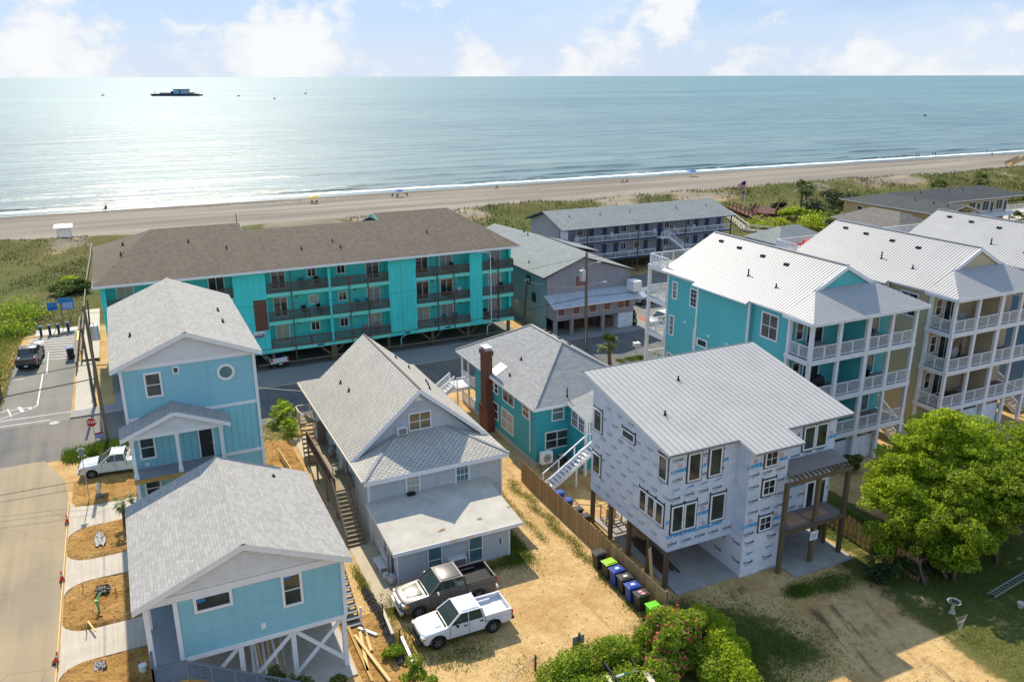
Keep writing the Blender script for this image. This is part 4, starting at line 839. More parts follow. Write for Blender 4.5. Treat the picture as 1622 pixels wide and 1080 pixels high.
# ------------------------------------------------------------------ teal bungalow with brick chimney
def build_h4():
    h = thing('teal_bungalow', 'teal lap-sided house with grey hip roof and red brick chimney', 'house', (32, 58, 0))
    x0, x1, y0, y1 = 27.0, 36.9, 52.35, 64.4
    mb = MB(); mb.box(x0, x1, y0, y1, .4, 5.0); mb.build('wall', 'teal_lap', h)
    mb = MB(); mb.box(x0-.05, x1, y0-.05, y1, -.05, .4); mb.build('foundation', 'concrete', h)
    ex0, ex1, ey0, ey1, ze, zr, xm = 26.69, 37.2, 52.05, 68.2, 5.1, 8.25, 31.95
    A, B_ = (xm, 57.4, zr), (xm, 63.0, zr)
    mb = MB(); mb.slab([(ex0, ey0, ze), (ex1, ey0, ze), A], .12); mb.slab([(ex0, ey0, ze), A, B_, (ex0, ey1, ze)], .12); mb.slab([(ex1, ey0, ze), (ex1, ey1, ze), B_, A], .12); mb.slab([(ex0, ey1, ze), B_, (ex1, ey1, ze)], .12)
    roof = mb.build('roof', ['shingle_grey', 'white_trim'], h); mb = MB()
    for p in ((ex0, ey0, ze), (ex1, ey0, ze)): mb.bar(Vector(p)+Vector((0, 0, .02)), Vector(A)+Vector((0, 0, .02)), .24, .05)
    for p in ((ex0, ey1, ze), (ex1, ey1, ze)): mb.bar(Vector(p)+Vector((0, 0, .02)), Vector(B_)+Vector((0, 0, .02)), .24, .05)
    mb.bar(Vector(A)+Vector((0, 0, .01)), Vector(B_)+Vector((0, 0, .01)), .24, .06); mb.build('hip_cap', 'shingle_light', roof)
    mb = MB(); mb.box(ex0-.03, ex0+.02, ey0, ey1, ze-.26, ze-.08); mb.box(ex0, 30.0, ey0-.03, ey0+.02, ze-.26, ze-.08); mb.build('fascia', 'white_trim', roof)
    # chimney with stepped shoulders
    mb = MB(); mb.box(26.25, 26.98, 60.0, 61.8, -.05, 2.2); mb.box(26.32, 26.96, 60.45, 61.55, 2.2, 7.2); mb.prism([(26.33, 60.0, 2.2), (26.33, 60.45, 2.2), (26.33, 60.45, 2.95)], (.62, 0, 0)); mb.prism([(26.33, 61.55, 2.2), (26.33, 61.8, 2.2), (26.33, 61.55, 2.6)], (.62, 0, 0)); mb.box(26.24, 27.04, 60.36, 61.64, 6.85, 7.25)
    ch = mb.build('chimney', 'brick', h); mb = MB(); mb.box(26.35, 26.92, 60.5, 61.5, 7.25, 7.42); mb.box(26.28, 27.0, 60.4, 61.6, 7.5, 7.56); mb.box(26.36, 26.42, 60.5, 60.56, 7.42, 7.5); mb.box(26.86, 26.92, 61.44, 61.5, 7.42, 7.5); mb.build('cap', 'galv', ch)
    mb = MB(); mb.slab([(26.7, 59.6, 5.14), (28.0, 59.6, 5.93), (28.0, 61.0, 5.93), (26.7, 61.0, 5.14)], .05, 0, 0); mb.build('flashing', 'galv', roof)
    for ya, yb, za, zb, st in ((61.1, 60.2, 3.6, 4.75, 'double'), (60.1, 59.3, 3.6, 4.6, 'double'), (58.4, 56.2, 3.55, 4.75, 'slider'), (54.6, 53.4, 3.6, 4.8, 'double'), (60.5, 59.3, 1.2, 2.75, 'double'), (58.65, 56.3, 1.0, 2.85, 'twin')):
        window(h, 'L', x0, ya, za, ya-yb, zb-za, st, t=.08, glass='glass' if za > 3 or ya > 59 else 'curtain')
    window(h, 'F', 28.38, y0, 3.65, 1.1, 1.42, 'double', t=.08, glass='glass_teal'); window(h, 'F', 27.82, y0, 1.3, 2.14, 1.5, 'twin', t=.08)
    # projecting back room
    mb = MB(); mb.box(29.8, 35.5, 49.4, y0-.01, .4, 4.7); mb.build('wing_wall', 'teal_lap', h); mb = MB(); mb.box(29.85, 35.5, 49.45, y0, -.05, .4); mb.build('wing_footing', 'concrete', h)
    mb = MB(); mb.slab([(29.55, 49.05, 4.72), (35.8, 49.05, 4.72), (35.8, 53.6, 5.95), (29.55, 52.1, 5.12)], .12); mb.build('wing_roof', ['shingle_grey', 'white_trim'], h)
    window(h, 'L', 29.8, 51.6, 3.4, 1.0, 1.35, 'grid', t=.09); window(h, 'L', 29.8, 50.55, 3.4, 1.0, 1.35, 'grid', t=.09); window(h, 'F', 30.0, 49.4, 3.4, .9, 1.2, 'grid', t=.1, glass='curtain')
    corner_boards(h, [(29.8, 49.4)], 0, 4.6, w=.2); door(h, 'F', 31.0, 49.4, 2.9, .9, 1.8, 'door_white')
    mb = MB(); mb.box(29.9, 31.6, 48.0, 49.38, 2.75, 2.85); mb.build('landing', 'white_trim', h)
    stairs(h, (29.9, 48.5, 2.8), (25.9, 48.5, .2), .95, 14, 'white_rail', 'white_trim')
    railing(h, (29.9, 48.0, 2.85), (25.9, 48.0, .25), .95, 'white_rail', 1.7, 9); railing(h, (29.9, 49.0, 2.85), (25.9, 49.0, .25), .95, 'white_rail', 1.7, 9)
    for x in (28.2, 31.5):
        mb = MB(); mb.box(x-.06, x+.06, 47.95, 48.07, 0, 2.75 if x > 30 else 1.75); mb.build('stair_post', 'white_trim', h)
    # front porch at the street side
    mb = MB(); mb.box(27.0, 36.9, 64.45, 67.6, 2.2, 2.35); mb.build('porch_floor', 'weathered', h)
    mb = MB(); mb.box(27.0, 36.9, 64.5, 67.5, 0, .2); mb.build('porch_slab', 'concrete', h)
    for y in (67.5, 66):
        mb = MB(); mb.box(26.95, 27.1, y-.07, y+.07, 0, 4.95); mb.build('porch_post', 'white_trim', h)
    railing(h, (27.0, 64.5, 2.35), (27.0, 67.5, 2.35), .95, 'white_rail', 1.5); railing(h, (27.0, 64.5, .2), (27.0, 67.5, .2), .9, 'white_rail', 1.5)
    mb = MB(); mb.box(25.6, 26.95, 65.4, 67.4, 2.2, 2.35); mb.build('landing', 'white_rail', h); railing(h, (25.65, 65.45, 2.35), (26.95, 65.45, 2.35), .95, 'white_rail', 1.3, 9)
    stairs(h, (25.6, 66.6, 2.3), (22.6, 66.6, .2), 1.0, 11, 'white_rail', 'white_trim'); railing(h, (25.6, 66.05, 2.35), (22.6, 66.05, .25), .95, 'white_rail', 1.5, 9, horiz=True); railing(h, (25.6, 67.15, 2.35), (22.6, 67.15, .25), .95, 'white_rail', 1.5, 9, horiz=True)
    for x, y in ((25.7, 65.5), (24.6, 66.05)):
        mb = MB(); mb.box(x-.06, x+.06, y-.06, y+.06, 0, 2.2 if x > 25 else 1.5); mb.build('stair_post', 'white_trim', h)
    sl = (zr-ze)/(xm-ex0)
    for x, y in ((29.1, 59.2), (27.6, 58.3)): vent_pipe(h, x, y, ze+(x-ex0)*sl, .25)
    vent_pipe(h, 29.9, 52.6, 5.45, .7, .05)
    for y in (58.0, 59.8, 61.5, 62.4):
        mb = MB(); z = zr-(33.0-xm)*sl; mb.box(32.85, 33.25, y, y+.35, z-.05, z+.12); mb.build('roof_vent', 'vent_dark', h)
    mb = MB(); mb.cyl((26.93, 53.2, 4.9), (26.93, 53.2, .9), .05, .05, 8); mb.build('downpipe', 'white_trim', h)
    # outdoor air conditioners on a stand
build_h4()
def hvac(x, y, z, wd, dp, ht, label, mat='white_trim', drum=False):
    t_ = thing('air_conditioner', label, 'air conditioner', (x, y, z))
    mb = MB()
    if drum:
        mb.cyl((x, y, z), (x, y, z+ht), wd/2, wd/2, 16); b = mb.build('casing', 'vent_dark', t_); mb = MB(); mb.cyl((x, y, z+ht), (x, y, z+ht+.05), wd/2*.9, wd/2*.7, 16); mb.build('top_grille', 'galv', t_)
        return
    mb.box(x-wd/2, x+wd/2, y-dp/2, y+dp/2, z, z+ht); mb.build('casing', mat, t_)
    mb = MB(); mb.cyl((x, y-dp/2-.02, z+ht*.5), (x, y-dp/2-.001, z+ht*.5), ht*.36, ht*.36, 16); f = mb.build('fan_grille', 'galv', t_); mb = MB(); mb.cyl((x, y-dp/2-.03, z+ht*.5), (x, y-dp/2-.021, z+ht*.5), ht*.08, ht*.08, 8); mb.build('hub', 'vent_dark', f)
    mb = MB()
    for sx in (-1, 1):
        for sy in (-1, 1): mb.box(x+sx*(wd/2-.05)-.03, x+sx*(wd/2-.05)+.03, y+sy*dp/2*.8-.03, y+sy*dp/2*.8+.03, 0, z)
    mb.build('stand', 'weathered', t_)
hvac(27.4, 51.3, .75, .95, .4, .95, 'white box air conditioner on a stand by the teal wall'); hvac(28.9, 51.4, .0, .8, .8, 1.1, 'dark round air conditioner beside the white one under the stair', drum=True)
# ------------------------------------------------------------------ unfinished house in printed wrap
def build_h5():
    h = thing('unfinished_house', 'unfinished house in printed white-blue house wrap with white metal shed roof', 'house', (33, 38, 0))
    x0, x1, y0, y1, zb = 26.6, 39.35, 34.5, 43.3, 2.52; yb = 33.4; bx0, bx1 = 31.42, 34.42
    zf = lambda y: 9.02+(y-34.3)*(10.93-9.02)/(44.0-34.3)          # roof plane
    def wallpoly(name, mat, xa, xb, ya, yb_, z0):
        mb = MB(); mb.prism([(xa, ya, z0), (xa, yb_, z0), (xa, yb_, zf(yb_)-.14), (xa, ya, zf(ya)-.14)], (xb-xa, 0, 0)); return mb.build(name, mat, h)
    wallpoly('wall', 'house_wrap', x0, x1, y0, y1, zb); wallpoly('stair_bay', 'house_wrap', bx0, bx1, yb, y0-.001, 2.75)
    mb = MB(); mb.box(bx0+.01, bx1-.01, yb+.01, y0+4.2, .02, 2.75); mb.build('entry_wall', 'house_wrap_white', h)
    mb = MB(); mb.box(x0+.05, x1-.05, y0+.05, y1-.05, zb-.02, zb-.002); mb.build('underside', 'plywood', h)
    # metal roof in separate panels
    outline = [(26.15, 34.25), (31.2, 34.25), (31.2, 32.75), (34.95, 32.75), (34.95, 34.25), (40.5, 34.25), (40.5, 44.0), (26.15, 44.0)]
    mb = MB(); mb.slab([(x, y, zf(y)-.02) for x, y in outline], .1); deck = mb.build('roof', ['metal_roof_light', 'white_trim'], h)
    n = 35; w_ = (40.5-26.15)/n
    for k in range(n):
        u0, u1 = 26.15+k*w_, 26.15+(k+1)*w_; P = clip(outline, u0+.001, u1-.001)
        if len(P) < 3: continue
        ys = [p[1] for p in P]; ya = max(min(ys), 32.75); 
        mb = MB(); mb.slab([(x, y, zf(y)+.012) for x, y in P], .028, 0, 0)
        yl = 32.75 if (u0 >= 31.2-.01 and u0 < 34.9) else 34.25
        mb.bar((u0+.012, yl, zf(yl)+.025), (u0+.012, 44.0, zf(44.0)+.025), .011, .024, 1); mb.build('roof_panel', ['metal_roof_light', 'seam'], deck)
    mb = MB(); mb.box(26.12, 40.53, 43.98, 44.03, zf(44)-.14, zf(44)+.05); mb.build('ridge_flashing', 'seam', deck)
    mb = MB()
    for xa, xb, y in ((26.15, 31.2, 34.25), (31.2, 34.95, 32.75), (34.95, 40.5, 34.25)): mb.box(xa, xb, y-.03, y, zf(y)-.14, zf(y)+.0)
    mb.build('drip_edge', 'seam', deck)
    # exposed rafter strip below the roof on the long wall
    mb = MB(); mb.prism([(x0-.02, y0, zf(y0)-.34), (x0-.02, y1, zf(y1)-.4), (x0-.02, y1, zf(y1)-.13), (x0-.02, y0, zf(y0)-.13)], (-.02, 0, 0)); mb.build('bare_sheathing', 'plywood', h)
    for px, py in ((1074, 606), (1054, 646)):
        q = gp(px, py, 10.2); vent_pipe(h, q.x, q.y, zf(q.y)+.02, .3)
    # windows with black flashing tape
    def win(face, a, b, z0, z1, plane, style='fixed', glass='glass'):
        e = .1; mb = MB(); d0, d1 = .004, .009
        if face == 'F':
            wd = b-a
            for r_ in ((a-e, a, z0-.05, z1+e*2), (b, b+e, z0-.05, z1+e*2), (a-e, b+e, z1, z1+e), (a-e, b+e, z0-e, z0)):
                mb.box(r_[0], r_[1], plane-d1-random.uniform(0, .003), plane-d0, r_[2], r_[3])
            window(h, 'F', a, plane-.004, z0, wd, z1-z0, style, t=.085, glass=glass)
        else:
            wd = a-b
            for r_ in ((a, a+e, z0-.05, z1+e*2), (b-e, b, z0-.05, z1+e*2), (b-e, a+e, z1, z1+e), (b-e, a+e, z0-e, z0)):
                mb.box(plane-d1-random.uniform(0, .003), plane-d0, r_[0], r_[1], r_[2], r_[3])
            window(h, 'L', plane-.004, a, z0, wd, z1-z0, style, t=.085, glass=glass)
        mb.build('flashing_tape', 'tape_black', h)
    for a, b, z0, z1 in ((43.1, 42.1, 7.1, 8.65), (43.1, 42.1, 4.0, 5.45), (35.75, 34.85, 6.95, 8.5), (37.52, 36.72, 3.95, 5.4), (36.66, 35.86, 3.95, 5.4), (35.8, 35.0, 3.95, 5.4), (39.7, 38.3, 7.95, 8.55)): win('L', a, b, z0, z1, x0)
    for a, b, z0, z1 in ((27.75, 28.68, 6.9, 8.7), (29.28, 30.22, 6.88, 8.72), (26.78, 27.64, 3.75, 5.5), (27.7, 28.56, 3.75, 5.5), (29.62, 30.72, 3.8, 5.6)): win('F', a, b, z0, z1, y0)
    for z0, z1 in ((7.28, 8.3), (5.38, 6.42), (2.95, 3.95)): win('F', 32.55, 33.55, z0, z1, yb, 'cross')
    win('F', 36.6, 37.55, 7.05, 8.68, y0); win('F', 37.62, 38.6, 7.05, 8.68, y0)
    mb = MB(); mb.box(37.2, 38.15, y0-.06, y0, 2.55, 4.75); d1 = mb.build('door', 'white_trim', h); mb = MB(); mb.box(37.42, 37.93, y0-.065, y0-.06, 2.85, 4.6); mb.build('pane', 'glass', d1)
    mb = MB(); mb.box(38.17, 39.1, y0-.06, y0, 2.55, 4.75); d2 = mb.build('door', 'white_trim', h); mb = MB(); mb.box(38.4, 38.9, y0-.065, y0-.06, 2.85, 4.6); mb.build('pane', 'glass', d2)
    # printed wrap lettering
    blk, blu, red, nav = MB(), MB(), MB(), MB()
    def typar(x, y, z, face, s=.26):
        put_text(blk, 'TYPAR', x, y, z, s*random.uniform(.93, 1.05), face, .22, 2 if face == 'F' else 1, .10+random.uniform(-.03, .03)); (blk.box(x-.2, x+.12, y-.0006, y, z-.15, z-.135) if face == 'F' else blk.box(x-.0006, x, y-.12, y+.2, z-.15, z-.135))
    def lumber(x, y, z, face):
        put_text(blu, 'LUMBER', x, y, z, .31, face, .05, 3, .06)
        n = 18
        for k in range(n):
            a, b = 2*math.pi*k/n, 2*math.pi*(k+1)/n; P = []
            for q, r_ in ((a, .12), (a, .155), (b, .155), (b, .12)): P.append((x+.05+math.cos(q)*r_, y, z+.31+math.sin(q)*r_) if face == 'F' else (x, y-.05-math.cos(q)*r_, z+.31+math.sin(q)*r_))
            red.quad(*P)
        put_text(red, '84', x+.05 if face == 'F' else x, y if face == 'F' else y-.05, z+.31, .15, face, 0, 2)
    yf = y0-.003
    zrow = [(8.45, 't', 26.95), (7.75, 'l', 27.1), (7.2, 't', 27.0), (6.55, 's', 27.0), (6.0, 't', 27.0), (5.15, 't', 29.0), (4.55, 'l', 28.95), (3.55, 'l', 27.0), (3.0, 't', 26.9)]
    def rows(xa, xb, y, zr, sp=1.02):
        for z, kd, st in zr:
            x = xa+.32+(st-26.9)%.5+random.uniform(-.05, .05); 
            while x < xb-.35:
                if kd == 't': typar(x, y, z+random.uniform(-.04, .04), 'F')
                elif kd == 'l': lumber(x, y, z, 'F')
                else: put_text(blu, 'LUMBER', x, y, z, .16, 'F', .5, 2, .14)
                x += sp
    rows(26.6, 31.4, yf, zrow); rows(bx0, bx1, yb-.003, [(8.35, 't', 27.2), (7.55, 'l', 26.95), (6.9, 't', 27.5), (6.15, 't', 27.0), (5.2, 't', 27.6), (4.4, 't', 27.1), (3.55, 'l', 27.0), (3.0, 't', 27.0)], 1.0)
    rows(34.45, 39.3, yf, [(8.2, 't', 27.5), (7.55, 'l', 27.0), (6.85, 't', 27.2), (6.3, 's', 27.5), (5.4, 't', 27.0), (4.7, 'l', 27.4), (3.9, 't', 27.0), (3.1, 't', 27.3)])
    xf = x0-.003
    for z, off in ((9.1, 1.4), (8.25, .9), (7.5, .3), (6.75, .9), (6.0, .2), (5.3, .8), (4.55, .3), (3.8, .9), (3.05, .4)):
        y = y1-.5-off
        while y > y0+.3:
            if z < zf(y)-.6: typar(xf, y, z+random.uniform(-.05, .05), 'L', .25)
            y -= 1.3
    yt = yb+.006
    for z, x, s in ((2.35, 31.95, 'Tyvek'), (2.4, 33.7, 'Tyvek'), (.95, 32.0, 'Tyvek'), (.95, 33.5, 'Tyvek'), (2.45, 34.3, '')):
        if s: put_text(nav, s, x, yt, z, .32, 'F', 0, 2, .05); put_text(nav, 'HomeWrap', x, yt, z-.19, .1, 'F')
    for z, y in ((2.2, 34.0), (1.0, 33.9), (2.0, 35.4), (.9, 35.6), (1.7, 36.9)): put_text(nav, 'Tyvek', bx0+.006, y, z, .32, 'L', 0, 2, .0)
    for z, x in ((1.6, 32.1), (1.65, 33.6)): put_text(blu, '@PRO', x, yt, z, .2, 'F', .15, 2, .05)
    for mbx, mt in ((blk, 'print_black'), (blu, 'print_blue'), (red, 'print_red'), (nav, 'print_navy')): tag(mbx.build('wrap_lettering', mt, h), kind='stuff')
    # stilts, slab and the entry balcony in treated timber
    for x, y in ((26.7, 34.6), (26.7, 36.4), (26.7, 38.6), (26.7, 40.8), (26.7, 43.1), (31, 43.1), (35, 43.1), (39.2, 43.1), (39.2, 38.8), (35.0, 38.8), (30.9, 38.8), (39.2, 34.7)):
        mb = MB(); mb.box(x-.12, x+.12, y-.12, y+.12, 0, zb); mb.build('stilt', 'old_post', h)
    mb = MB(); mb.slab([(26.9, 33.6, .12), (31.6, 33.6, .12), (34.5, 33.2, .12), (34.5, 31.9, .12), (39.4, 31.9, .12), (39.4, 43.3, .12), (26.9, 43.3, .12)], .25, 0, 0); mb.build('slab', 'slab_grey', h)
    by = 32.82
    for x in (33.95, 36.55, 39.0):
        mb = MB(); mb.box(x-.12, x+.12, by-.12, by+.12, 0, 6.15 if x != 36.55 else 6.1); mb.build('balcony_post', 'old_post', h)
    mb = MB(); mb.box(38.9, 39.1, 34.0, 34.2, 0, 2.7); mb.build('balcony_post', 'old_post', h)
    for z in (2.75, 6.08):
        mb = MB(); mb.box(33.8, 39.15, by-.19, by-.125, z-.05, z+.22); mb.build('beam', 'old_post', h)
    mb = MB(); mb.box(39.125, 39.19, by, 34.4, 2.72, 2.95); mb.build('beam', 'old_post', h)
    mb = MB(); mb.box(34.45, 39.1, by-.1, 34.45, 2.88, 2.93); mb.build('balcony_floor', 'plywood', h)
    for a, b, c, d_ in ((34.8, 36.2, 33.0, 34.3), (36.4, 38.2, 33.2, 33.9)):
        mb = MB(); mb.box(a, b, c, d_, 2.935, 2.955); mb.build('loose_sheet', 'osb', h)
    for k in range(13):
        x = 34.6+k*.37; mb = MB(); mb.bar((x, by+.0, 6.26), (x, 34.45, 6.56), .05, .18); mb.build('rafter', 'weathered', h)
    mb = MB(); mb.slab([(34.45, by+.3, 6.45), (39.2, by+.3, 6.45), (39.2, 34.46, 6.7), (34.45, 34.46, 6.7)], .03, 0, 0); mb.build('porch_roof', 'plywood', h)
    mb = MB(); mb.box(36.2, 36.85, by-.16, by-.13, 1.75, 2.35); nb = mb.build('permit_board', 'label_white', h); mb = MB()
    for k in range(4): mb.box(36.35, 36.75, by-.165, by-.16, 1.9+k*.08, 1.93+k*.08)
    mb.build('notice_lines', 'seam', nb)
build_h5()
# timber and work bench under the unfinished house
for k in range(8):
    mb = MB(); y = random.uniform(35, 36); x = 27.3+k*.14; mb.bar((x, y, .16+.05*(k % 3)), (x+.3, y+4.0, .16+.05*(k % 3)), .13, .05)
    o = mb.build('timber_plank', 'dark_wood', loc=(x, y, .15)); tag(o, 'brown plank lying on the slab under the wrapped house', 'plank', 'planks under the wrapped house')
mb = MB(); mb.bar((26.45, 35.6, .05), (26.75, 36.5, 2.3), .2, .05); o = mb.build('timber_plank', 'pine', loc=(26.5, 35.6, 0)); tag(o, 'pale plank leaning against a stilt of the wrapped house', 'plank')
mb = MB(); mb.box(28.2, 30.2, 39.2, 41.4, .5, .56)
for x in (28.3, 30.1):
    for y in (39.3, 41.3): mb.box(x-.05, x+.05, y-.05, y+.05, .12, .5)
mb.box(28.25, 30.15, 39.3, 41.3, .2, .44); o = mb.build('sheet_stack', 'osb', loc=(29, 40, .12)); tag(o, 'stack of tan board sheets on the slab under the wrapped house', 'stack')
mb = MB()
for x in (27.3, 27.9, 28.5):
    for y in (42.2, 43.0): mb.box(x-.04, x+.04, y-.04, y+.04, .12, 1.3)
for z in (.3, 1.3):
    for y in (42.2, 43.0): mb.box(27.26, 28.54, y-.04, y+.04, z-.04, z+.04)
    for x in (27.3, 27.9, 28.5): mb.box(x-.04, x+.04, 42.24, 42.96, z-.035, z+.035)
o = mb.build('saw_bench', 'pine', loc=(27.9, 42.6, .12)); tag(o, 'open pine timber frame standing under the back of the wrapped house', 'frame')
# ------------------------------------------------------------------ three tall townhouses with white metal roofs
def patio(par_x, y, z, kind, label):
    pass
def townhouse(dx, wall, label, gname, stairs_side=True):
    X = lambda x: x+dx
    h = thing('townhouse', label, 'house', (X(49.8), 52, 0))
    FL = (2.92, 6.2, 9.5); ze = 12.5; xr, zr = X(49.8), 15.62
    xw0, xw1, yw0, yw1, yp = X(44.55), X(55.0), 44.4, 60.0, 42.0
    mb = MB(); mb.box(xw0, xw1, yw0, yw1, 0, ze); mb.build('wall', wall, h)
    mb = MB(); mb.box(X(44.2), xw0-.001, 48.7, 55.2, .0, ze-.02); mb.build('side_bay', wall, h)
    for x, y in ((X(44.2), 48.7), (X(44.2), 55.2), (xw0, yw0), (xw0, yw1)):
        mb = MB(); mb.box(x-.08, x+.08, y-.08, y+.08, 0, ze-.05); mb.build('corner_board', 'white_rail', h)
    mb = MB(); mb.box(X(44.43), xw0-.002, 44.5, 48.6, ze-.3, ze); mb.box(X(44.43), xw0-.002, 55.3, yw1, ze-.3, ze); mb.build('frieze_board', 'white_rail', h)
    # roof: two slopes with jogged eaves, front gable and hip skirt
    sl = (zr-ze)/(49.8-43.9); E_ = lambda x: zr-abs(X(x)-xr)*sl
    left = [(xr, 44.6, zr), (X(43.95), 44.6, E_(43.95)), (X(43.95), 48.5, E_(43.95)), (X(43.6), 48.5, E_(43.6)), (X(43.6), 55.4, E_(43.6)), (X(44.0), 55.4, E_(44.0)), (X(44.0), 60.4, E_(44.0)), (xr, 60.4, zr)]
    right = [(xr, 44.6, zr), (xr, 60.4, zr), (X(55.65), 60.4, E_(55.65)), (X(55.65), 44.6, E_(55.65))]
    mb = MB(); mb.slab(left, .1); mb.slab(right, .1); roof = mb.build('roof', ['metal_roof', 'white_rail'], h)
    ribs(roof, left, .3); ribs(roof, right, .3)
    ez = ze+.02; zt = 14.05; a, b = (X(46.8), 44.62, zt), (X(52.8), 44.62, zt)
    fl, fr = (X(43.75), 41.5, ez), (X(55.85), 41.5, ez)
    skirts = [[fl, fr, b, a], [fl, a, (X(43.95), 44.61, E_(43.95)+.01)], [fr, (X(55.65), 44.61, E_(55.65)+.01), b]]
    mb = MB()
    for s in skirts: mb.slab(s, .1)
    sk = mb.build('front_roof', ['metal_roof', 'white_rail'], h)
    for s in skirts: ribs(sk, s, .3)
    mb = MB(); mb.prism([(X(46.4), 44.55, 13.9), (X(53.2), 44.55, 13.9), (xr, 44.55, zr-.15)], (0, .04, 0)); mb.build('gable_wall', wall, h)
    mb = MB()
    for xe in (43.95, 55.65): mb.prism([(X(xe), 44.42, E_(xe)-.05), (xr, 44.42, zr-.02), (xr, 44.42, zr-.32), (X(xe), 44.42, E_(xe)-.35)], (0, .05, 0))
    mb.slab([(X(43.95), 44.45, E_(43.95)), (xr, 44.45, zr), (xr, 44.62, zr), (X(43.95), 44.62, E_(43.95))], .06, 0, 0); mb.slab([(xr, 44.45, zr), (X(55.65), 44.45, E_(55.65)), (X(55.65), 44.62, E_(55.65)), (xr, 44.62, zr)], .06, 0, 0)
    mb.build('rake_board', 'white_rail', roof)
    mb = MB(); mb.box(X(43.75), X(55.85), 41.46, 41.52, ez-.28, ez-.02); mb.box(X(43.72), X(43.78), 41.53, 44.6, ez-.28, ez-.02); mb.build('gutter', 'white_rail', sk)
    mb = MB(); mb.bar((xr, 44.5, zr+.02), (xr, 60.4, zr+.02), .3, .05); mb.build('ridge_cap', 'seam_shaded', roof)
    for x, y in ((48.9, 58.3), (48.7, 55.6), (48.5, 52.4), (48.3, 49.4)):
        z = E_(x); mb = MB(); mb.box(X(x)-.15, X(x)+.15, y-.2, y+.2, z-.05, z+.13); mb.build('roof_vent', 'vent_dark', roof)
    for x, y, hh in ((46.2, 51.4, .6), (45.9, 47.8, .3)): vent_pipe(roof, X(x), y, E_(x), hh)
    # front porches
    posts = (44.25, 47.05, 49.95, 52.45, 55.05)
    for x in posts:
        wd = .14 if x != 49.95 else .2; mb = MB(); mb.box(X(x)-wd, X(x)+wd, yp-.12, yp+.12, 0, ze-.3); mb.build('porch_post', 'white_rail', h)
    mb = MB(); mb.box(X(44.12), X(44.37), yw0-.3, yw0-.05, 0, ze-.3); mb.build('porch_post', 'white_rail', h)
    mb = MB(); mb.box(X(44.1), X(55.2), yp-.14, yp+.14, ze-.32, ze-.02); mb.box(X(44.1), X(44.38), yp+.15, yw0, ze-.32, ze-.02); mb.build('porch_beam', 'white_rail', h)
    mb = MB(); mb.box(X(44.2), X(55.2), yp+.15, yw0-.01, ze-.12, ze-.06); mb.build('porch_ceiling', 'white_rail', h)
    for fz in FL:
        mb = MB(); mb.box(X(44.15), X(55.2), yp-.02, yw0-.02, fz-.1, fz); fl_ = mb.build('porch_floor', 'weathered', h)
        mb = MB(); mb.box(X(44.08), X(55.22), yp-.16, yp-.03, fz-.38, fz-.02); mb.box(X(44.04), X(44.14), yp-.02, yw0, fz-.38, fz-.02); mb.build('fascia', 'white_rail', fl_)
        for p, q in zip(posts[:-1], posts[1:]): railing(h, (X(p)+.16, yp, fz), (X(q)-.16, yp, fz), .98, 'white_rail', 1.25, .12)
        railing(h, (X(44.25), yp+.15, fz), (X(44.25), yw0-.3, fz), .98, 'white_rail', 1.2, .12)
        # recessed wall openings
        window(h, 'F', X(45.0), yw0, fz+.75, .8, 1.55, 'double', t=.1, glass='glass'); window(h, 'F', X(46.1), yw0, fz+.05, 1.75, 2.15, 'door', t=.1, glass='glass')
        window(h, 'F', X(50.6), yw0, fz+1.1, .8, 1.0, 'double', t=.1); window(h, 'F', X(52.2), yw0, fz+.05, 1.7, 2.15, 'door', t=.1, glass='glass_teal')
        mb = MB(); mb.box(X(49.85), X(50.05), yp+.15, yw0-.01, fz, fz+2.9); mb.build('party_wall', wall, h)
    # ground floor store doors
    mb = MB(); mb.box(X(47.2), X(52.4), yp+.3, yw0, .02, 2.52); st = mb.build('store_wall', 'door_white', h)
    for x in (47.4, 50.2):
        mb = MB(); mb.box(X(x), X(x)+2.0, yp+.26, yp+.3, .15, 1.95); d_ = mb.build('store_door', 'door_white', h); mb = MB(); mb.box(X(x)+1.0, X(x)+1.02, yp+.255, yp+.26, .15, 1.95); mb.box(X(x)+.85, X(x)+.9, yp+.24, yp+.26, 1.0, 1.1); mb.build('latch', 'seam', d_)
        mb = MB(); mb.box(X(x), X(x)+2.0, yp+.28, yp+.305, 2.05, 2.4); mb.build('transom', 'glass', h)
    # side windows
    xs = xw0
    for ya, z0, wd, ht, st_, xx in ((59.3, 10.1, .75, 1.65, 'grid', xw0), (56.7, 10.0, 1.3, 1.7, 'grid', xw0), (59.5, 6.6, .75, 1.95, 'grid', xw0), (55.9, 6.3, .75, 1.9, 'grid', xw0), (54.9, 6.95, 1.4, .75, 'fixed', X(44.2)), (51.8, 6.95, 1.4, .75, 'fixed', X(44.2)), (47.6, 9.8, 1.9, 2.1, 'twin', xw0), (59.6, 3.3, .75, 1.6, 'grid', xw0)):
        window(h, 'L', xx, ya, z0, wd, ht, st_, t=.12, trim='white_rail')
    for y, z in ((57.2, 8.4), (53.4, 8.2), (51.0, 8.2), (57.9, 4.9)):
        mb = MB(); x_ = X(44.2) if y < 55.2 and y > 48.7 else xw0; mb.cyl((x_, y, z), (x_-.14, y, z), .12, .09, 8); mb.build('wall_vent', 'white_rail', h)
    mb = MB(); mb.cyl((X(44.1), 48.6, ze-.2), (X(44.1), 48.6, 6.6), .06, .06, 8); mb.build('downpipe', 'white_rail', h)
    # sea-side decks with a roof terrace
    for x, y in ((44.5, 62.9), (49.8, 62.9), (55.0, 62.9)):
        mb = MB(); mb.box(X(x)-.14, X(x)+.14, y-.14, y+.14, 0, ze-.15); mb.build('deck_post', 'white_rail', h)
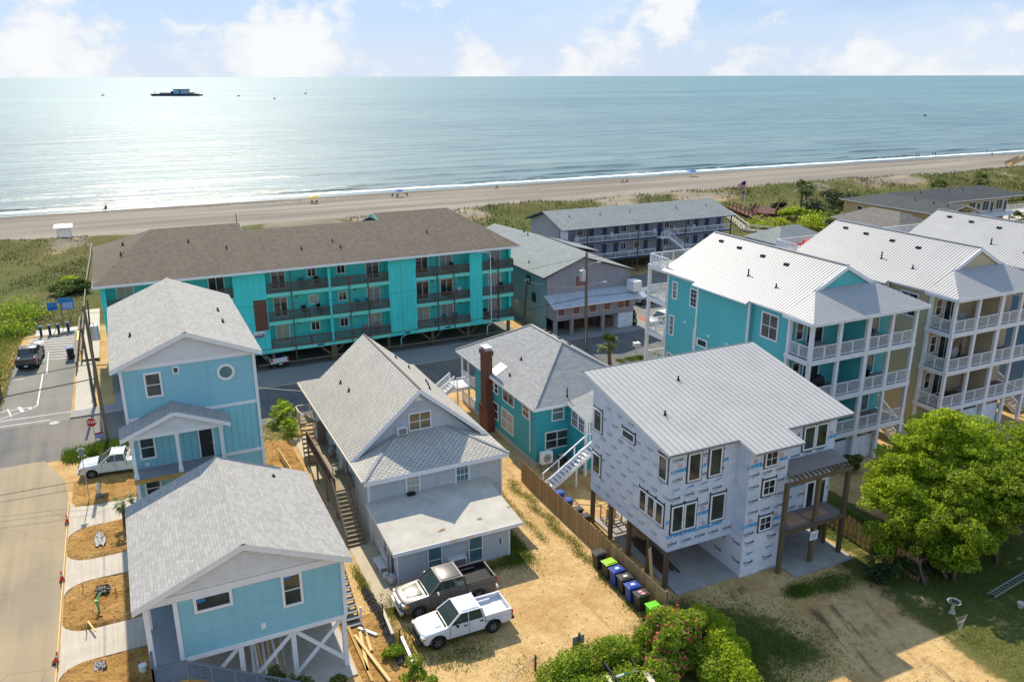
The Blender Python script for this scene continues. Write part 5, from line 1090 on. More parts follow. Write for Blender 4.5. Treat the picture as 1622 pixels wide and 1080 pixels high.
    for fz in FL+(ze+.1,):
        mb = MB(); mb.box(X(44.4), X(55.1), yw1+.02, 63.0, fz-.12, fz); fl_ = mb.build('deck', 'pale_board', h); mb = MB(); mb.box(X(44.33), X(44.4), yw1+.02, 63.05, fz-.4, fz); mb.box(X(44.33), X(55.1), 63.01, 63.08, fz-.4, fz); mb.build('fascia', 'white_rail', fl_)
        railing(h, (X(44.45), yw1+.1, fz), (X(44.45), 62.8, fz), 1.0, 'white_rail', 1.3, .12); railing(h, (X(44.5), 62.92, fz), (X(55.0), 62.92, fz), 1.0, 'white_rail', 1.4, .12)
    # outside stair on the far side
    stairs(h, (X(56.6), 47.6, 2.9), (X(56.6), 42.7, .15), 1.3, 16, 'step_wood', 'white_rail'); railing(h, (X(55.95), 47.6, 2.92), (X(55.95), 42.7, .15), .95, 'white_rail', 1.6, .13); railing(h, (X(57.25), 47.6, 2.92), (X(57.25), 42.7, .15), .95, 'white_rail', 1.6, .13)
    mb = MB(); mb.box(X(55.1), X(57.3), 47.6, 49.4, 2.8, 2.9); mb.build('stair_landing', 'step_wood', h); railing(h, (X(55.9), 49.35, 2.9), (X(57.3), 49.35, 2.9), .95, 'pale_board', 1.3, .12)
    return h
townhouse(0, 'town_teal', 'tall teal townhouse with white metal roof and three stacked front porches', 'townhouses')
townhouse(15.35, 'town_tan', 'tall tan townhouse with white metal roof and three stacked front porches', 'townhouses')
townhouse(30.3, 'town_blue', 'tall blue-grey townhouse with white metal roof beyond the tan townhouse', 'townhouses')
# porch furniture
def chair(x, y, z, rz, mat, label, kind='chair'):
    t_ = thing('porch_chair', label, 'chair'); 
    mb = MB(); mb.box(-.28, .28, -.28, .28, .38, .44); mb.build('seat', mat, t_); mb = MB(); mb.prism([(-.28, .24, .42), (.28, .24, .42), (.26, .38, 1.0), (-.26, .38, 1.0)], (0, .04, 0)); mb.build('backrest', mat, t_)
    for sx in (-.25, .25):
        for sy in (-.25, .25): mb = MB(); mb.box(sx-.025, sx+.025, sy-.025, sy+.025, 0, .38); mb.build('leg', mat, t_)
    for sx in (-.29, .29): mb = MB(); mb.box(sx-.03, sx+.03, -.28, .28, .6, .64); mb.box(sx-.025, sx+.025, -.28, -.23, .44, .6); mb.build('armrest', mat, t_)
    t_.location = (x, y, z); t_.rotation_euler = (0, 0, rz); return t_
def table(x, y, z, wd, dp, label, mat='seam', cover=False):
    t_ = thing('porch_table', label, 'table', (x, y, z))
    mb = MB(); mb.box(x-wd/2, x+wd/2, y-dp/2, y+dp/2, z+.7, z+.75); mb.build('tabletop', mat, t_)
    for sx in (-1, 1):
        for sy in (-1, 1): mb = MB(); mb.box(x+sx*(wd/2-.08)-.03, x+sx*(wd/2-.08)+.03, y+sy*(dp/2-.08)-.03, y+sy*(dp/2-.08)+.03, z, z+.7); mb.build('leg', mat, t_)
def grill(x, y, z, label):
    t_ = thing('covered_grill', label, 'grill', (x, y, z)); mb = MB(); mb.box(x-.6, x+.6, y-.3, y+.3, z+.02, z+.85); mb.build('cabinet', 'black', t_, bevel=.06)
    mb = MB(); mb.cyl((x-.45, y, z+.85), (x+.45, y, z+.85), .3, .3, 12); mb.build('hood', 'black', t_)
    mb = MB(); mb.box(x-.5, x+.5, y-.36, y-.31, z+.7, z+.76); mb.build('handle', 'galv', t_)
table(46.0, 43.2, 9.5, 1.5, .9, 'dark table on the top porch of the teal townhouse, by the corner'); table(51.2, 43.3, 9.5, 1.5, .9, 'dark table on the top porch of the teal townhouse, beyond the middle post')
chair(52.6, 43.4, 9.5, 1.2, 'seam', 'dark chair beside the far table on the top teal porch'); chair(51.6, 43.3, 6.2, -1.9, 'black', 'black chair on the middle porch of the teal townhouse')
mb = MB(); mb.ell((46.6, 43.2, 6.95), (.72, .34, .72), 16, 10); o = mb.build('egg_lounger', 'black', loc=(46.6, 43.2, 6.2)); tag(o, 'round black egg-shaped lounge seat on the middle teal porch', 'chair')
grill(50.9, 43.3, 2.92, 'black covered grill on the lowest porch of the teal townhouse'); grill(81.2, 43.3, 2.92, 'black covered grill on the lowest porch beyond the tan townhouse')
chair(61.4, 43.2, 9.5, .6, 'white_rail', 'white folding chair on the top porch of the tan townhouse'); chair(62.6, 43.3, 9.5, -.4, 'curtain', 'grey deck chair on the top porch of the tan townhouse')
t_ = thing('hanging_chair', 'dark round wicker hanging chair on the middle tan porch', 'chair', (62.2, 43.3, 6.2))
mb = MB()
for k in range(24):
    a, b = 2*math.pi*k/24, 2*math.pi*(k+1)/24
    for r_ in (.8, .6): mb.cyl((62.2+r_*math.cos(a), 43.3, 7.2+r_*math.sin(a)), (62.2+r_*math.cos(b), 43.3, 7.2+r_*math.sin(b)), .04, .04, 5)
mb.build('wicker_ring', 'furn_brown', t_); mb = MB(); mb.ell((62.2, 43.4, 7.05), (.55, .2, .5), 12, 8); mb.build('cushion', 'curtain', t_); mb = MB(); mb.cyl((63.1, 43.5, 6.2), (63.1, 43.5, 8.6), .04, .04, 6); mb.cyl((63.1, 43.5, 8.6), (62.2, 43.3, 8.05), .04, .04, 6); mb.cyl((62.6, 43.5, 6.22), (63.5, 43.5, 6.22), .04, .04, 6); mb.build('stand', 'furn_brown', t_)
chair(67.0, 43.2, 6.2, -1.2, 'terracotta', 'terracotta lounge chair on the middle porch of the tan townhouse'); chair(62.0, 43.3, 2.92, .5, 'furn_brown', 'dark wicker chair on the lowest porch of the tan townhouse'); table(63.4, 43.2, 2.92, 1.0, .7, 'small dark table beside the wicker chair on the lowest tan porch'); grill(66.2, 43.3, 2.92, 'dark covered sofa set on the lowest tan porch')
mb = MB(); c = Vector((61.5, 62.0, 12.6)); mb.prism([c+Vector((0, 0, .5)), c+Vector((1.4, 0, .35)), c+Vector((1.4, .6, .35)), c+Vector((0, .6, .5))], (0, 0, .08)); mb.prism([c+Vector((1.4, 0, .35)), c+Vector((2.0, 0, .8)), c+Vector((2.0, .6, .8)), c+Vector((1.4, .6, .35))], (0, 0, .08))
for x in (.2, 1.3):
    for y in (.03, .55): mb.cyl(c+Vector((x, y, 0)), c+Vector((x, y, .45)), .025, .025, 5)
o = mb.build('sun_lounger', 'fabric_red', loc=c); tag(o, 'red sun lounger on the roof terrace of the tan townhouse', 'lounger')
# ------------------------------------------------------------------ long teal apartment block
def build_condo():
    h = thing('apartment_block', 'long turquoise three-storey apartment block on pilings with brown shingle roof', 'apartment block', (19, 94, 0))
    yf, yw, yb = 84.4, 86.0, 104.4; z0, ze = 2.0, 10.75; FL = (2.35, 5.3, 8.3)
    mb = MB(); mb.box(-2.7, 40.5, yw, yb, z0, ze); mb.build('wall', 'condo_wall', h)
    mb = MB(); mb.box(-2.7, 40.5, yf+.05, yw, z0, z0+.3); mb.build('base_slab', 'condo_band', h)
    mb = MB(); mb.box(-2.75, 40.55, yf, yf+.06, 1.92, 2.36); mb.build('rim_band', 'condo_band', h)
    panels = ((-2.72, -2.3), (9.2, 12.4), (25.4, 28.5), (34.95, 36.5), (3.0, 4.0))
    for a, b in panels:
        mb = MB(); mb.box(a, b, yf-.03, yw, z0-.02, ze); mb.build('wall_panel', 'condo_teal', h)
    mb = MB(); mb.box(18.8, 19.08, yf-.01, yw, z0, ze); mb.build('party_wall', 'condo_teal', h); mb = MB(); mb.box(40.25, 40.52, 85.2, yw, z0, ze); mb.build('end_wall', 'condo_teal', h)
    bays = ((-2.3, 3.0), (4.0, 9.2), (12.4, 18.8), (19.08, 25.4), (28.5, 34.95), (36.5, 40.45))
    for a, b in bays:
        for fz in FL:
            if fz > 3:
                mb = MB(); mb.box(a, b, yf+.02, yw, fz-.42, fz-.03); mb.build('balcony_slab', 'condo_band', h)
            railing(h, (a+.05, yf+.02, fz), (b-.05, yf+.02, fz), .95, 'rail_brown', 2.05, .11, pw=.12, rail=.1, bw=.024)
    railing(h, (40.4, yf+.1, 2.35), (40.4, 85.2, 2.35), .95, 'rail_brown', 1, .12); railing(h, (40.4, yf+.1, 5.3), (40.4, 85.2, 5.3), .95, 'rail_brown', 1, .12); railing(h, (40.4, yf+.1, 8.3), (40.4, 85.2, 8.3), .95, 'rail_brown', 1, .12)
    random.seed(11)
    for fz in FL:
        for x, wd in ((13.2, 1.5), (23.3, 1.55), (29.0, 1.55), (31.9, 1.6), (37.9, 1.65), (7.0, 1.6), (-1.4, 1.6)):
            window(h, 'F', x, yw, fz+.03, wd, 2.1, 'door', t=.09, glass=random.choice(('glass', 'curtain', 'glass', 'blind')), name='patio_door')
        for x in (16.95, 20.1): window(h, 'F', x, yw, fz+.95, 1.0, 1.05, 'slider', t=.1, glass=random.choice(('glass', 'glass', 'blind')))
        for x in (15.6, 21.9, 34.2, 30.9): 
            mb = MB(); mb.box(x, x+.16, yw-.14, yw, fz+1.9, fz+2.1); mb.build('wall_lamp', 'rust', h)
    mb = MB(); mb.box(11.0, 12.3, yf-.09, yf-.035, 4.5, 7.75); mb.build('wood_screen', 'rust_panel', h)
    mb = MB(); mb.box(10.75, 11.85, yf-.12, yf-.035, 3.78, 4.42); sg = mb.build('name_board', 'label_white', h); mb = MB(); mb.box(10.8, 11.8, yf-.13, yf-.121, 3.82, 3.98); mb.build('name_stripe', 'navy', sg); mb = MB(); rr = random.Random(4)
    for k in range(7): mb.box(10.85+k*.14, 10.85+k*.14+rr.uniform(.05, .11), yf-.128, yf-.122, 4.0+rr.uniform(0, .05), 4.14+rr.uniform(0, .12))
    mb.build('name_marks', 'navy', sg)
    for x in (17.2, 26.9, 31.8, 37.6):
        mb = MB(); mb.box(x, x+.7, yf-.03, yf-.002, 2.06, 2.22); mb.build('door_number_plate', 'navy', h)
    # thin brown posts up the balcony fronts
    for x in (14.9, 31.0, 21.0, 23.05, 33.0, 38.5):
        top = 10.5 if x in (14.9, 31.0) else 9.4; mb = MB(); mb.box(x-.05, x+.05, yf-.1, yf-.0, 0 if x in (14.9,) else 2.0, top); mb.build('front_post', 'rail_brown', h)
    # roof in three ridge blocks with hipped ends
    e0, e1, f0, b0, zr, zl, ym = -3.3, 41.1, 83.75, 105.0, 14.15, 13.6, 94.4
    sf = (zr-10.9)/(ym-f0); yl = f0+(zl-10.9)/sf
    mb = MB()
    mb.slab([(11.7, f0, 10.9), (26.9, f0, 10.9), (26.9, yl, zl), (11.7, yl, zl)], .15); mb.slab([(11.7, yl, zl), (26.9, yl, zl), (26.9, b0, 10.9), (11.7, b0, 10.9)], .15)
    mb.slab([(26.9, f0, 10.9), (e1, f0, 10.9), (36.2, ym, zr), (26.9, ym, zr)], .15); mb.slab([(e1, f0, 10.9), (e1, b0, 10.9), (36.2, ym, zr)], .15); mb.slab([(e1, b0, 10.9), (26.9, b0, 10.9), (26.9, ym, zr), (36.2, ym, zr)], .15)
    mb.slab([(e0, f0, 10.9), (11.7, f0, 10.9), (11.7, ym, zr), (2.6, ym, zr)], .15); mb.slab([(11.7, ym, zr), (11.7, b0, 10.9), (2.6, b0, 10.9), (2.6, ym, zr)], .15)
    mb.slab([(e0, f0, 10.9), (2.6, ym, zr-.02), (.6, 96.5, 13.2), (e0, 96.5, 11.2)], .15); mb.slab([(e0, 96.5, 11.2), (.6, 96.5, 13.2), (2.6, ym+.02, zr-.05), (2.6, 105, 12.2), (e0, b0, 10.9)], .15)
    roof = mb.build('roof', ['shingle_brown', 'white_trim'], h)
    mb = MB(); mb.prism([(26.92, yl, zl-.1), (26.92, ym+2.2, zl-.1), (26.92, ym, zr-.06)], (-.06, 0, 0)); mb.prism([(11.68, yl, zl-.1), (11.68, ym+2.2, zl-.1), (11.68, ym, zr-.06)], (.06, 0, 0)); mb.build('step_gable', 'condo_band', roof)
    mb = MB()
    for a, b in ((e0, e1),): mb.box(a, b, f0-.03, f0+.03, 10.66, 10.84)
    mb.box(e0-.03, e0+.03, f0, b0, 10.66, 10.84); mb.box(e1-.03, e1+.03, f0, b0, 10.66, 10.84); mb.build('fascia', 'white_trim', roof)
    mb = MB(); mb.box(e0+.05, e1-.05, f0+.05, yw, 10.68, 10.72); mb.build('soffit', 'condo_band', roof)
    for x, y in ((16.9, 87.4), (21.0, 87.0), (20.5, 88.5), (9.5, 89), (31.5, 88.7), (-.5, 89.5), (-.2, 91.5), (6, 91)):
        vent_pipe(roof, x, y, 10.9+(y-f0)*sf, .3)
    for x in (25.0, 35.6):
        mb = MB(); mb.tube([(x+.0, f0-.05, 10.7), (x+1.9, yf-.1, 10.3), (x+1.95, yf-.1, 1.9), (x+1.6, yf+.3, 1.5), (x+1.6, yf+.3, .4)], .06, 8); mb.build('downpipe', 'condo_band' if x < 30 else 'white_trim', h)
    for x in (-2.2, 1.5, 5.5, 9.3, 12.6, 18.9, 19.2, 25.2, 30.4, 34.8, 40.0):
        for y in (84.9, 90, 96, 102):
            mb = MB(); mb.box(x-.16, x+.16, y-.16, y+.16, 0, 2.0); mb.build('piling', 'old_post', h)
    for x in (18.9, 34.8, 30.4):
        for s in (-1, 1): mb = MB(); mb.bar((x, 85.0, .6), (x+s*1.5, 85.0, 1.9), .12, .2); mb.build('brace', 'old_post', h)
    mb = MB(); mb.box(10.9, 40, 84.45, 84.6, .62, .74); mb.build('parking_rail', 'weathered', h)
    mb = MB(); mb.box(-2.5, 40.3, 103.5, 103.7, 0.05, 2); mb.build('back_screen', 'dark_wood', h)
build_condo()
random.seed(5)
for x, z, m in ((16.3, 8.35, 'furn_teal'), (17.9, 8.35, 'furn_brown'), (16.4, 5.35, 'black'), (18.0, 5.35, 'black'), (22.2, 5.35, 'furn_teal'), (23.4, 5.35, 'furn_teal'), (22.6, 2.4, 'seam'), (24.2, 2.4, 'seam'), (33.4, 8.35, 'furn_brown'), (34.2, 5.35, 'white_rail'), (32.3, 2.4, 'furn_teal'), (33.4, 2.4, 'furn_teal'), (38.2, 8.35, 'black'), (39.3, 5.35, 'black'), (37.3, 2.4, 'black'), (32.9, 5.35, 'black')):
    lv = {8: 'top', 5: 'middle', 2: 'lowest'}[int(z)]; bay = 'left of the slim party wall' if x < 18.9 else 'between party wall and downpipe panel' if x < 26 else 'right of the downpipe panel' if x < 35.5 else 'in the end bay'
    col = {'furn_teal': 'teal', 'furn_brown': 'brown', 'black': 'black', 'seam': 'grey', 'white_rail': 'white'}[m]
    o = chair(x, 85.3, z, random.uniform(-.6, .6), m, f'{col} chair on the {lv} turquoise balcony {bay}'); o['group'] = 'chairs on the turquoise balconies'
# ------------------------------------------------------------------ violet-grey building with low awning
def build_h9():
    h = thing('grey_workshop', 'violet-grey board-sided building with boarded windows and pale awning over a carport', 'building', (49, 90, 0))
    x0, x1, yu, yl, yb = 44.3, 55.8, 83.2, 81.2, 108.5
    mb = MB(); mb.prism([(x0, yu, 2.2), (x1, yu, 2.2), (x1, yu, 6.75), (49.1, yu, 8.8), (x0, yu, 6.85)], (0, yb-yu, 0)); mb.build('upper_wall', 'violet_grey', h)
    mb = MB(); mb.box(x0-.03, x0, yu+.1, yb, .05, 6.8); mb.build('side_wall', 'pale_teal_grey', h)
    mb = MB(); mb.box(44.35, 55.3, yl, yu-.01, 2.0, 3.9); mb.build('lower_wall', 'violet_grey', h)
    mb = MB(); mb.slab([(43.6, yu-.4, 7.0), (49.1, yu-.4, 9.0), (49.1, yb+.3, 9.0), (43.6, yb+.3, 7.0)], .12); mb.slab([(49.1, yu-.4, 9.0), (56.4, yu-.4, 6.75), (56.4, yb+.3, 6.75), (49.1, yb+.3, 9.0)], .12); mb.build('roof', ['shingle_greygreen', 'vent_dark'], h)
    mb = MB(); mb.slab([(56.5, 98, 6.9), (60.5, 98, 5.9), (60.5, 106, 5.9), (56.5, 106, 6.9)], .12); mb.box(56.45, 60.2, 98.2, 105.8, 0, 5.8, 1); mb.build('rear_wing', ['shingle_greygreen', 'violet_grey'], h)
    mb = MB(); mb.slab([(43.9, 80.7, 3.75), (57.0, 80.7, 3.75), (57.0, yu-.01, 4.75), (43.9, yu-.01, 4.75)], .12); mb.build('awning_roof', ['metal_awning', 'white_trim'], h)
    for x in (44.6, 46.6, 48.9, 50.9, 52.8):
        window(h, 'F', x, yl, 2.55, 1.1, 1.0, 'fixed', t=.09, glass='board_red', trim='pale_board')
    window(h, 'F', 48.0, yu, 5.3, 1.7, 1.5, 'fixed', t=.09, glass='board_red', trim='pale_board'); mb = MB(); mb.box(54.0, 54.6, yl-.05, yl, 2.7, 3.7); mb.build('hatch', 'rust_panel', h)
    for y, z in ((101, 4.4), (93.5, 3.0), (88.5, 5.1), (87.0, 3.2)): window(h, 'L', x0-.03, y, z, 1.0, 1.1, 'slider', t=.08, trim='vent_dark')
    for y in (96.5, 90): mb = MB(); mb.box(x0-.5, x0-.03, y, y+.8, 2.0, 2.6); mb.build('window_air_conditioner', 'galv', h)
    for x in (44.5, 46.7, 51.0):
        mb = MB(); mb.box(x-.2, x+.2, yl+.05, yl+.45, 0, 2.0); mb.build('carport_post', 'violet_grey', h)
    mb = MB(); mb.box(46.9, 50.8, 83.5, 83.6, .05, 2.0); mb.box(44.4, 55.2, 88, 88.2, .05, 2.2); mb.build('back_wall', 'dark_wood', h)
    mb = MB(); mb.box(53.1, 55.2, yl, yl+1.8, .05, 1.95); st = mb.build('store', 'door_white', h)
    for x in (53.15, 54.2): mb = MB(); mb.box(x, x+.98, yl-.04, yl-.002, .15, 1.85); d_ = mb.build('store_door', 'door_white', h); mb = MB(); mb.box(x+(.85 if x < 54 else .08), x+(.9 if x < 54 else .13), yl-.06, yl-.041, .9, 1.05); mb.build('latch', 'seam', d_)
    for px, py in ((830, 378), (838, 407), (836, 382)):
        q = gp(px, py, 8.2); vent_pipe(h, q.x, q.y, 7.0+(q.x-43.6)*2/5.5, .35)
    mb = MB(); mb.box(55.0, 56.2, 81.0, 82.5, 4.45, 5.7); mb.build('rooftop_unit', 'white_trim', h)
build_h9()
mb = MB(); mb.box(51.3, 52.9, 82.2, 83.3, .05, 1.3); o = mb.build('dumpster', 'rust_panel', loc=(52, 82.7, .05), bevel=.03); tag(o, 'dark red dumpster inside the carport of the grey building', 'dumpster')
# ------------------------------------------------------------------ two-storey motel
def build_motel():
    h = thing('motel', 'grey two-storey motel with white balcony railings and blue doors', 'motel', (75, 112, 0))
    x0, x1, yf, yw, yb = 59.4, 90.6, 106, 107.8, 117.4; ze, zr, ym = 7.65, 9.65, 112.0; F1, F2 = 2.55, 5.35
    mb = MB(); mb.prism([(x0, yw, 2.3), (x0, yb, 2.3), (x0, yb, 7.6), (x0, ym, 9.45), (x0, yw, 7.7)], (x1-x0, 0, 0)); mb.build('wall', 'motel_grey', h)
    mb = MB(); mb.slab([(58.6, 105.6, ze), (91.2, 105.6, ze), (91.2, ym, zr), (58.6, ym, zr)], .14); mb.slab([(58.6, ym, zr), (91.2, ym, zr), (91.2, 118.3, ze), (58.6, 118.3, ze)], .14); roof = mb.build('roof', ['shingle_greygreen', 'door_blue'], h)
    for x in (62, 67.5, 73, 82, 88): vent_pipe(roof, x, 109.5, ze+.31*3.9, .3)
    for z in (F1, F2):
        mb = MB(); mb.box(x0+1.5, x1, yf, yw, z-.2, z); mb.build('gallery_floor', 'weathered', h)
        for a, b in ((61.0, 75.8), (77.4, 90.6)): railing(h, (a, yf, z), (b, yf, z), .9, 'white_rail', 2.5, .16, rail=.09)
        mb = MB(); mb.box(x0+1.5, x1, yf-.06, yf, z-.2, z); mb.build('fascia', 'door_blue', h)
        for x in (66.9, 69.0, 74.6, 77.2, 84.4, 86.6, 89.0, 64.5): door(h, 'F', x, yw, z+.02, 1.0, 2.05, 'door_blue', 'motel_grey')
        for x in (62.4, 70.3, 75.9-3, 78.5, 82.6): window(h, 'F', x, yw, z+.75, 1.1, 1.25, 'slider', t=.1)
    for x in (63.3, 72.4, 81.5, 90.6):
        mb = MB(); mb.box(x-.09, x+.09, yf-.1, yf+.08, 0, 7.45); mb.build('post', 'rail_brown', h)
    for x in np.arange(60.5, 91, 4.2):
        for y in (108.5, 113, 117): mb = MB(); mb.box(x-.15, x+.15, y-.15, y+.15, 0, 2.3); mb.build('piling', 'old_post', h)
    mb = MB(); mb.box(75.8, 77.4, 104.6, yf, F2-.15, F2); mb.build('landing', 'white_rail', h); railing(h, (75.85, 104.65, F2), (77.3, 104.65, F2), .9, 'white_rail', 1.4, .16)
    stairs(h, (77.4, 105.2, F2), (81.3, 105.2, F1), 1.1, 13, 'weathered', 'white_rail'); railing(h, (77.4, 104.7, F2), (81.3, 104.7, F1), .9, 'white_rail', 1.5, .16)
    stairs(h, (60.8, 106.6, F2), (60.8, 103.9, F1), 1.0, 10, 'weathered', 'white_rail'); railing(h, (61.3, 106.0, F2), (61.3, 103.6, F1+.3), .9, 'white_rail', 1.2, .16); mb = MB(); mb.box(59.5, 60.0, 106.2, 107.7, 5.35, 7.4); mb.build('screen', 'white_rail', h)
    mb = MB(); mb.box(73.4, 73.7, yw-.1, yw, F2+1, F2+1.6); mb.build('fire_box', 'fabric_red', h)
    random.seed(9)
build_motel()
for x, z in ((62.2, 5.36), (68.4, 5.36), (76.3, 5.36), (80.4, 5.36), (84.0, 5.36)):
    lab = {62.2: 'by the stair end', 68.4: 'between two blue doors', 76.3: 'by the stair landing', 80.4: 'beyond the stair landing', 84.0: 'towards the far end'}[x]
    o = chair(x, 107.0, z, random.uniform(-.4, .4), 'white_rail', f'white plastic chair on the motel upper gallery {lab}'); o['group'] = 'chairs on the motel gallery'
# ------------------------------------------------------------------ far right low buildings
def build_tan():
    h = thing('beach_motel', 'tan low motel with dark grey L-shaped roof near the dunes', 'motel', (142, 112, 0))
    mb = MB(); mb.box(127.9, 136.5, 96.5, 117.2, 0, 6.3); mb.build('wall', 'tan_motel', h); mb = MB(); mb.box(136.51, 160, 106, 117.2, 0, 6.3); mb.build('wing_wall', 'tan_motel', h)
    zr, ze = 8.0, 6.5; xm, ym = 132.3, 111.5
    mb = MB(); mb.slab([(127.3, 94.5, ze), (xm, 94.5, zr), (xm, ym, zr), (127.3, 117.9, ze)], .15); mb.slab([(xm, 94.5, zr), (137.2, 94.5, ze), (137.2, 105.2, ze), (xm, ym, zr)], .15)
    mb.slab([(137.2, 105.2, ze), (165, 105.2, ze), (160, ym, zr), (xm, ym, zr)], .15); mb.slab([(xm, ym, zr), (160, ym, zr), (165, 117.9, ze), (127.3, 117.9, ze)], .15); mb.slab([(165, 105.2, ze), (165, 117.9, ze), (160, ym, zr)], .15)
    roof = mb.build('roof', ['shingle_dark', 'white_trim'], h)
    for x, y in ((131, 100), (131.2, 104), (130.8, 97), (140, 110), (148, 110), (152, 110)): vent_pipe(roof, x, y, 7.75, .3)
    window(h, 'L', 127.9, 114.0, 4.2, 1.4, 1.5, 'double', trim='white_trim'); window(h, 'L', 127.9, 108.6, 4.2, 1.8, 1.5, 'slider'); window(h, 'L', 127.9, 103, 4.2, 1.4, 1.5, 'double')
    for x in (139, 144, 149, 153, 157):
        window(h, 'F', x, 106, 3.9, 2.0, 2.0, 'slider', glass='glass'); door(h, 'F', x+2.3, 106, 3.4, 1.1, 2.3, 'door_dark')
    mb = MB(); mb.box(136.6, 162, 103.2, 105.95, 3.2, 3.4); mb.build('gallery_floor', 'white_rail', h); railing(h, (137, 103.3, 3.4), (158, 103.3, 3.4), 1.0, 'furn_blue' if 'furn_blue' in M else 'white_rail', 2.5, .2)
    for x in np.arange(138, 162, 4): mb = MB(); mb.box(x-.12, x+.12, 103.25, 103.5, 0, 3.2); mb.build('post', 'white_rail', h)
build_tan()
def hut(name, label, cat, pts, ze, top, zr, wmat, rmat):
    h = thing(name, label, cat, (sum(p[0] for p in pts)/4, sum(p[1] for p in pts)/4, 0)); cx, cy = OFF[h].x, OFF[h].y
    mb = MB(); mb.prism([(cx+(x-cx)*.93, cy+(y-cy)*.93, 0) for x, y in pts], (0, 0, ze-.1)); mb.build('wall', wmat, h); P = [(x, y, ze) for x, y in pts]; mb = MB()
    if len(top) == 2:
        A, B_ = [(x, y, zr) for x, y in top]
        mb.slab([P[0], P[1], A], .12); mb.slab([P[1], P[2], B_, A], .12); mb.slab([P[2], P[3], B_], .12); mb.slab([P[3], P[0], A, B_], .12)
    mb.build('roof', [rmat, 'white_trim'], h); return h
hut('grey_bungalow', 'grey hip-roofed low building in front of the tan motel', 'building', [(116.5, 94.5), (126.5, 94.5), (126.5, 109.5), (116.5, 109.5)], 5.0, [(121.5, 99), (121.5, 105)], 7.0, 'sage_wall', 'shingle_mixed')
hut('grey_shed', 'small grey hip-roofed building beside the red boardwalk', 'shed', [(92.5, 96.5), (104, 96.5), (104, 105), (92.5, 105)], 4.2, [(96.5, 100.8), (100, 100.8)], 6.2, 'motel_grey', 'shingle_greygreen')
# terrace with pool beside the tan motel
sheet('pool_terrace', R4(163, 200, 98, 116), 1.2, 'paving', 1.3); sheet('pool', R4(166, 190, 101, 105.5), 1.212, 'pool_water')
for a, b in (((163, 98.2), (185, 98.2)), ((163.2, 115.5), (195, 115.5))):
    t_ = thing('terrace_fence', f'white railing along the {"sea" if a[1] > 110 else "near"} side of the pool terrace', 'fence', (a[0], a[1], 1.2)); railing(t_, (*a, 1.2), (*b, 1.2), 1.1, 'white_rail', 2.5, .2)
h = thing('blue_beach_house', 'pale blue house corner with white roof beyond the pool terrace', 'house', (205, 112, 0)); mb = MB(); mb.box(197, 215, 106, 120, 0, 8); mb.build('wall', 'town_blue', h); mb = MB(); mb.slab([(195.5, 104.5, 8), (216, 104.5, 8), (216, 113, 10.5), (195.5, 113, 10.5)], .2); mb.slab([(195.5, 113, 10.5), (216, 113, 10.5), (216, 121, 8), (195.5, 121, 8)], .2); mb.build('roof', ['metal_roof', 'white_trim'], h)
window(h, 'L', 197, 115, 4.5, 2, 2, 'slider')
# ------------------------------------------------------------------ vehicles (front towards -X in local space, then turned)
def loft_body(profile, w, front_taper=.22, rear_taper=.06, x0=0, x1=5.4, ztum=None):
    # profile: closed side outline (x, z); extruded across the width with rounded plan corners
    ys = [-w, -w*.93, -w*.6, 0, w*.6, w*.93, w]; mb = MB(); n = len(profile)
    for j, y in enumerate(ys):
        e = abs(y)/w
        for x, z in profile:
            fx = max(0, 1-(x-x0)/1.0); rx = max(0, 1-(x1-x)/.5)
            xx = x+front_taper*fx*e**4-rear_taper*rx*e**4
            yy = y*(1-.03*max(0, (z-.75))/.4) if z > .75 else y*(1-.02*max(0, .5-z)/.3)
            zz = z-(.035*e**3 if z > .8 else 0)
            mb.v.append((xx, yy, zz))
    for j in range(len(ys)-1):
        for k in range(n):
            a = j*n+k; b = j*n+(k+1) % n; mb.f.append((a, b, b+n, a+n)); mb.m.append(0)
    mb.f.append(tuple(range(n-1, -1, -1))); mb.m.append(0); mb.f.append(tuple((len(ys)-1)*n+k for k in range(n))); mb.m.append(0)
    return mb
def arch(cx, r, z0, n=9):
    # points from front lower edge over the wheel to rear lower edge, reversed for outline direction
    a0 = math.asin(max(-1, min(1, (z0-.38)/r))); return [(cx+r*math.cos(t), .38+r*math.sin(t)) for t in np.linspace(a0, math.pi-a0, n)]
def wheels(par, xs, w, r=.40, wd=.27):
    for x in xs:
        for s in (-1, 1):
            y = s*(w-.12); mb = MB(); n = 20
            mb.cyl((x, y-s*.14, r), (x, y+s*.11, r), r, r, n); mb.cyl((x, y+s*.11, r), (x, y+s*.135, r), r, r*.88, n); t_ = mb.build('wheel', 'tyre', par, smooth=False)
            mb = MB(); mb.cyl((x, y+s*.125, r), (x, y+s*.14, r), r*.62, r*.62, 16)
            rim = mb.build('rim', 'plastic_black', t_); mb = MB()
            for k in range(6):
                a = k*math.pi/3; mb.bar((x, y+s*.147, r), (x+math.cos(a)*r*.6, y+s*.147, r+math.sin(a)*r*.6), .02, .085)
            mb.cyl((x, y+s*.14, r), (x, y+s*.155, r), .08, .08, 10); mb.build('spokes', 'rim', t_)
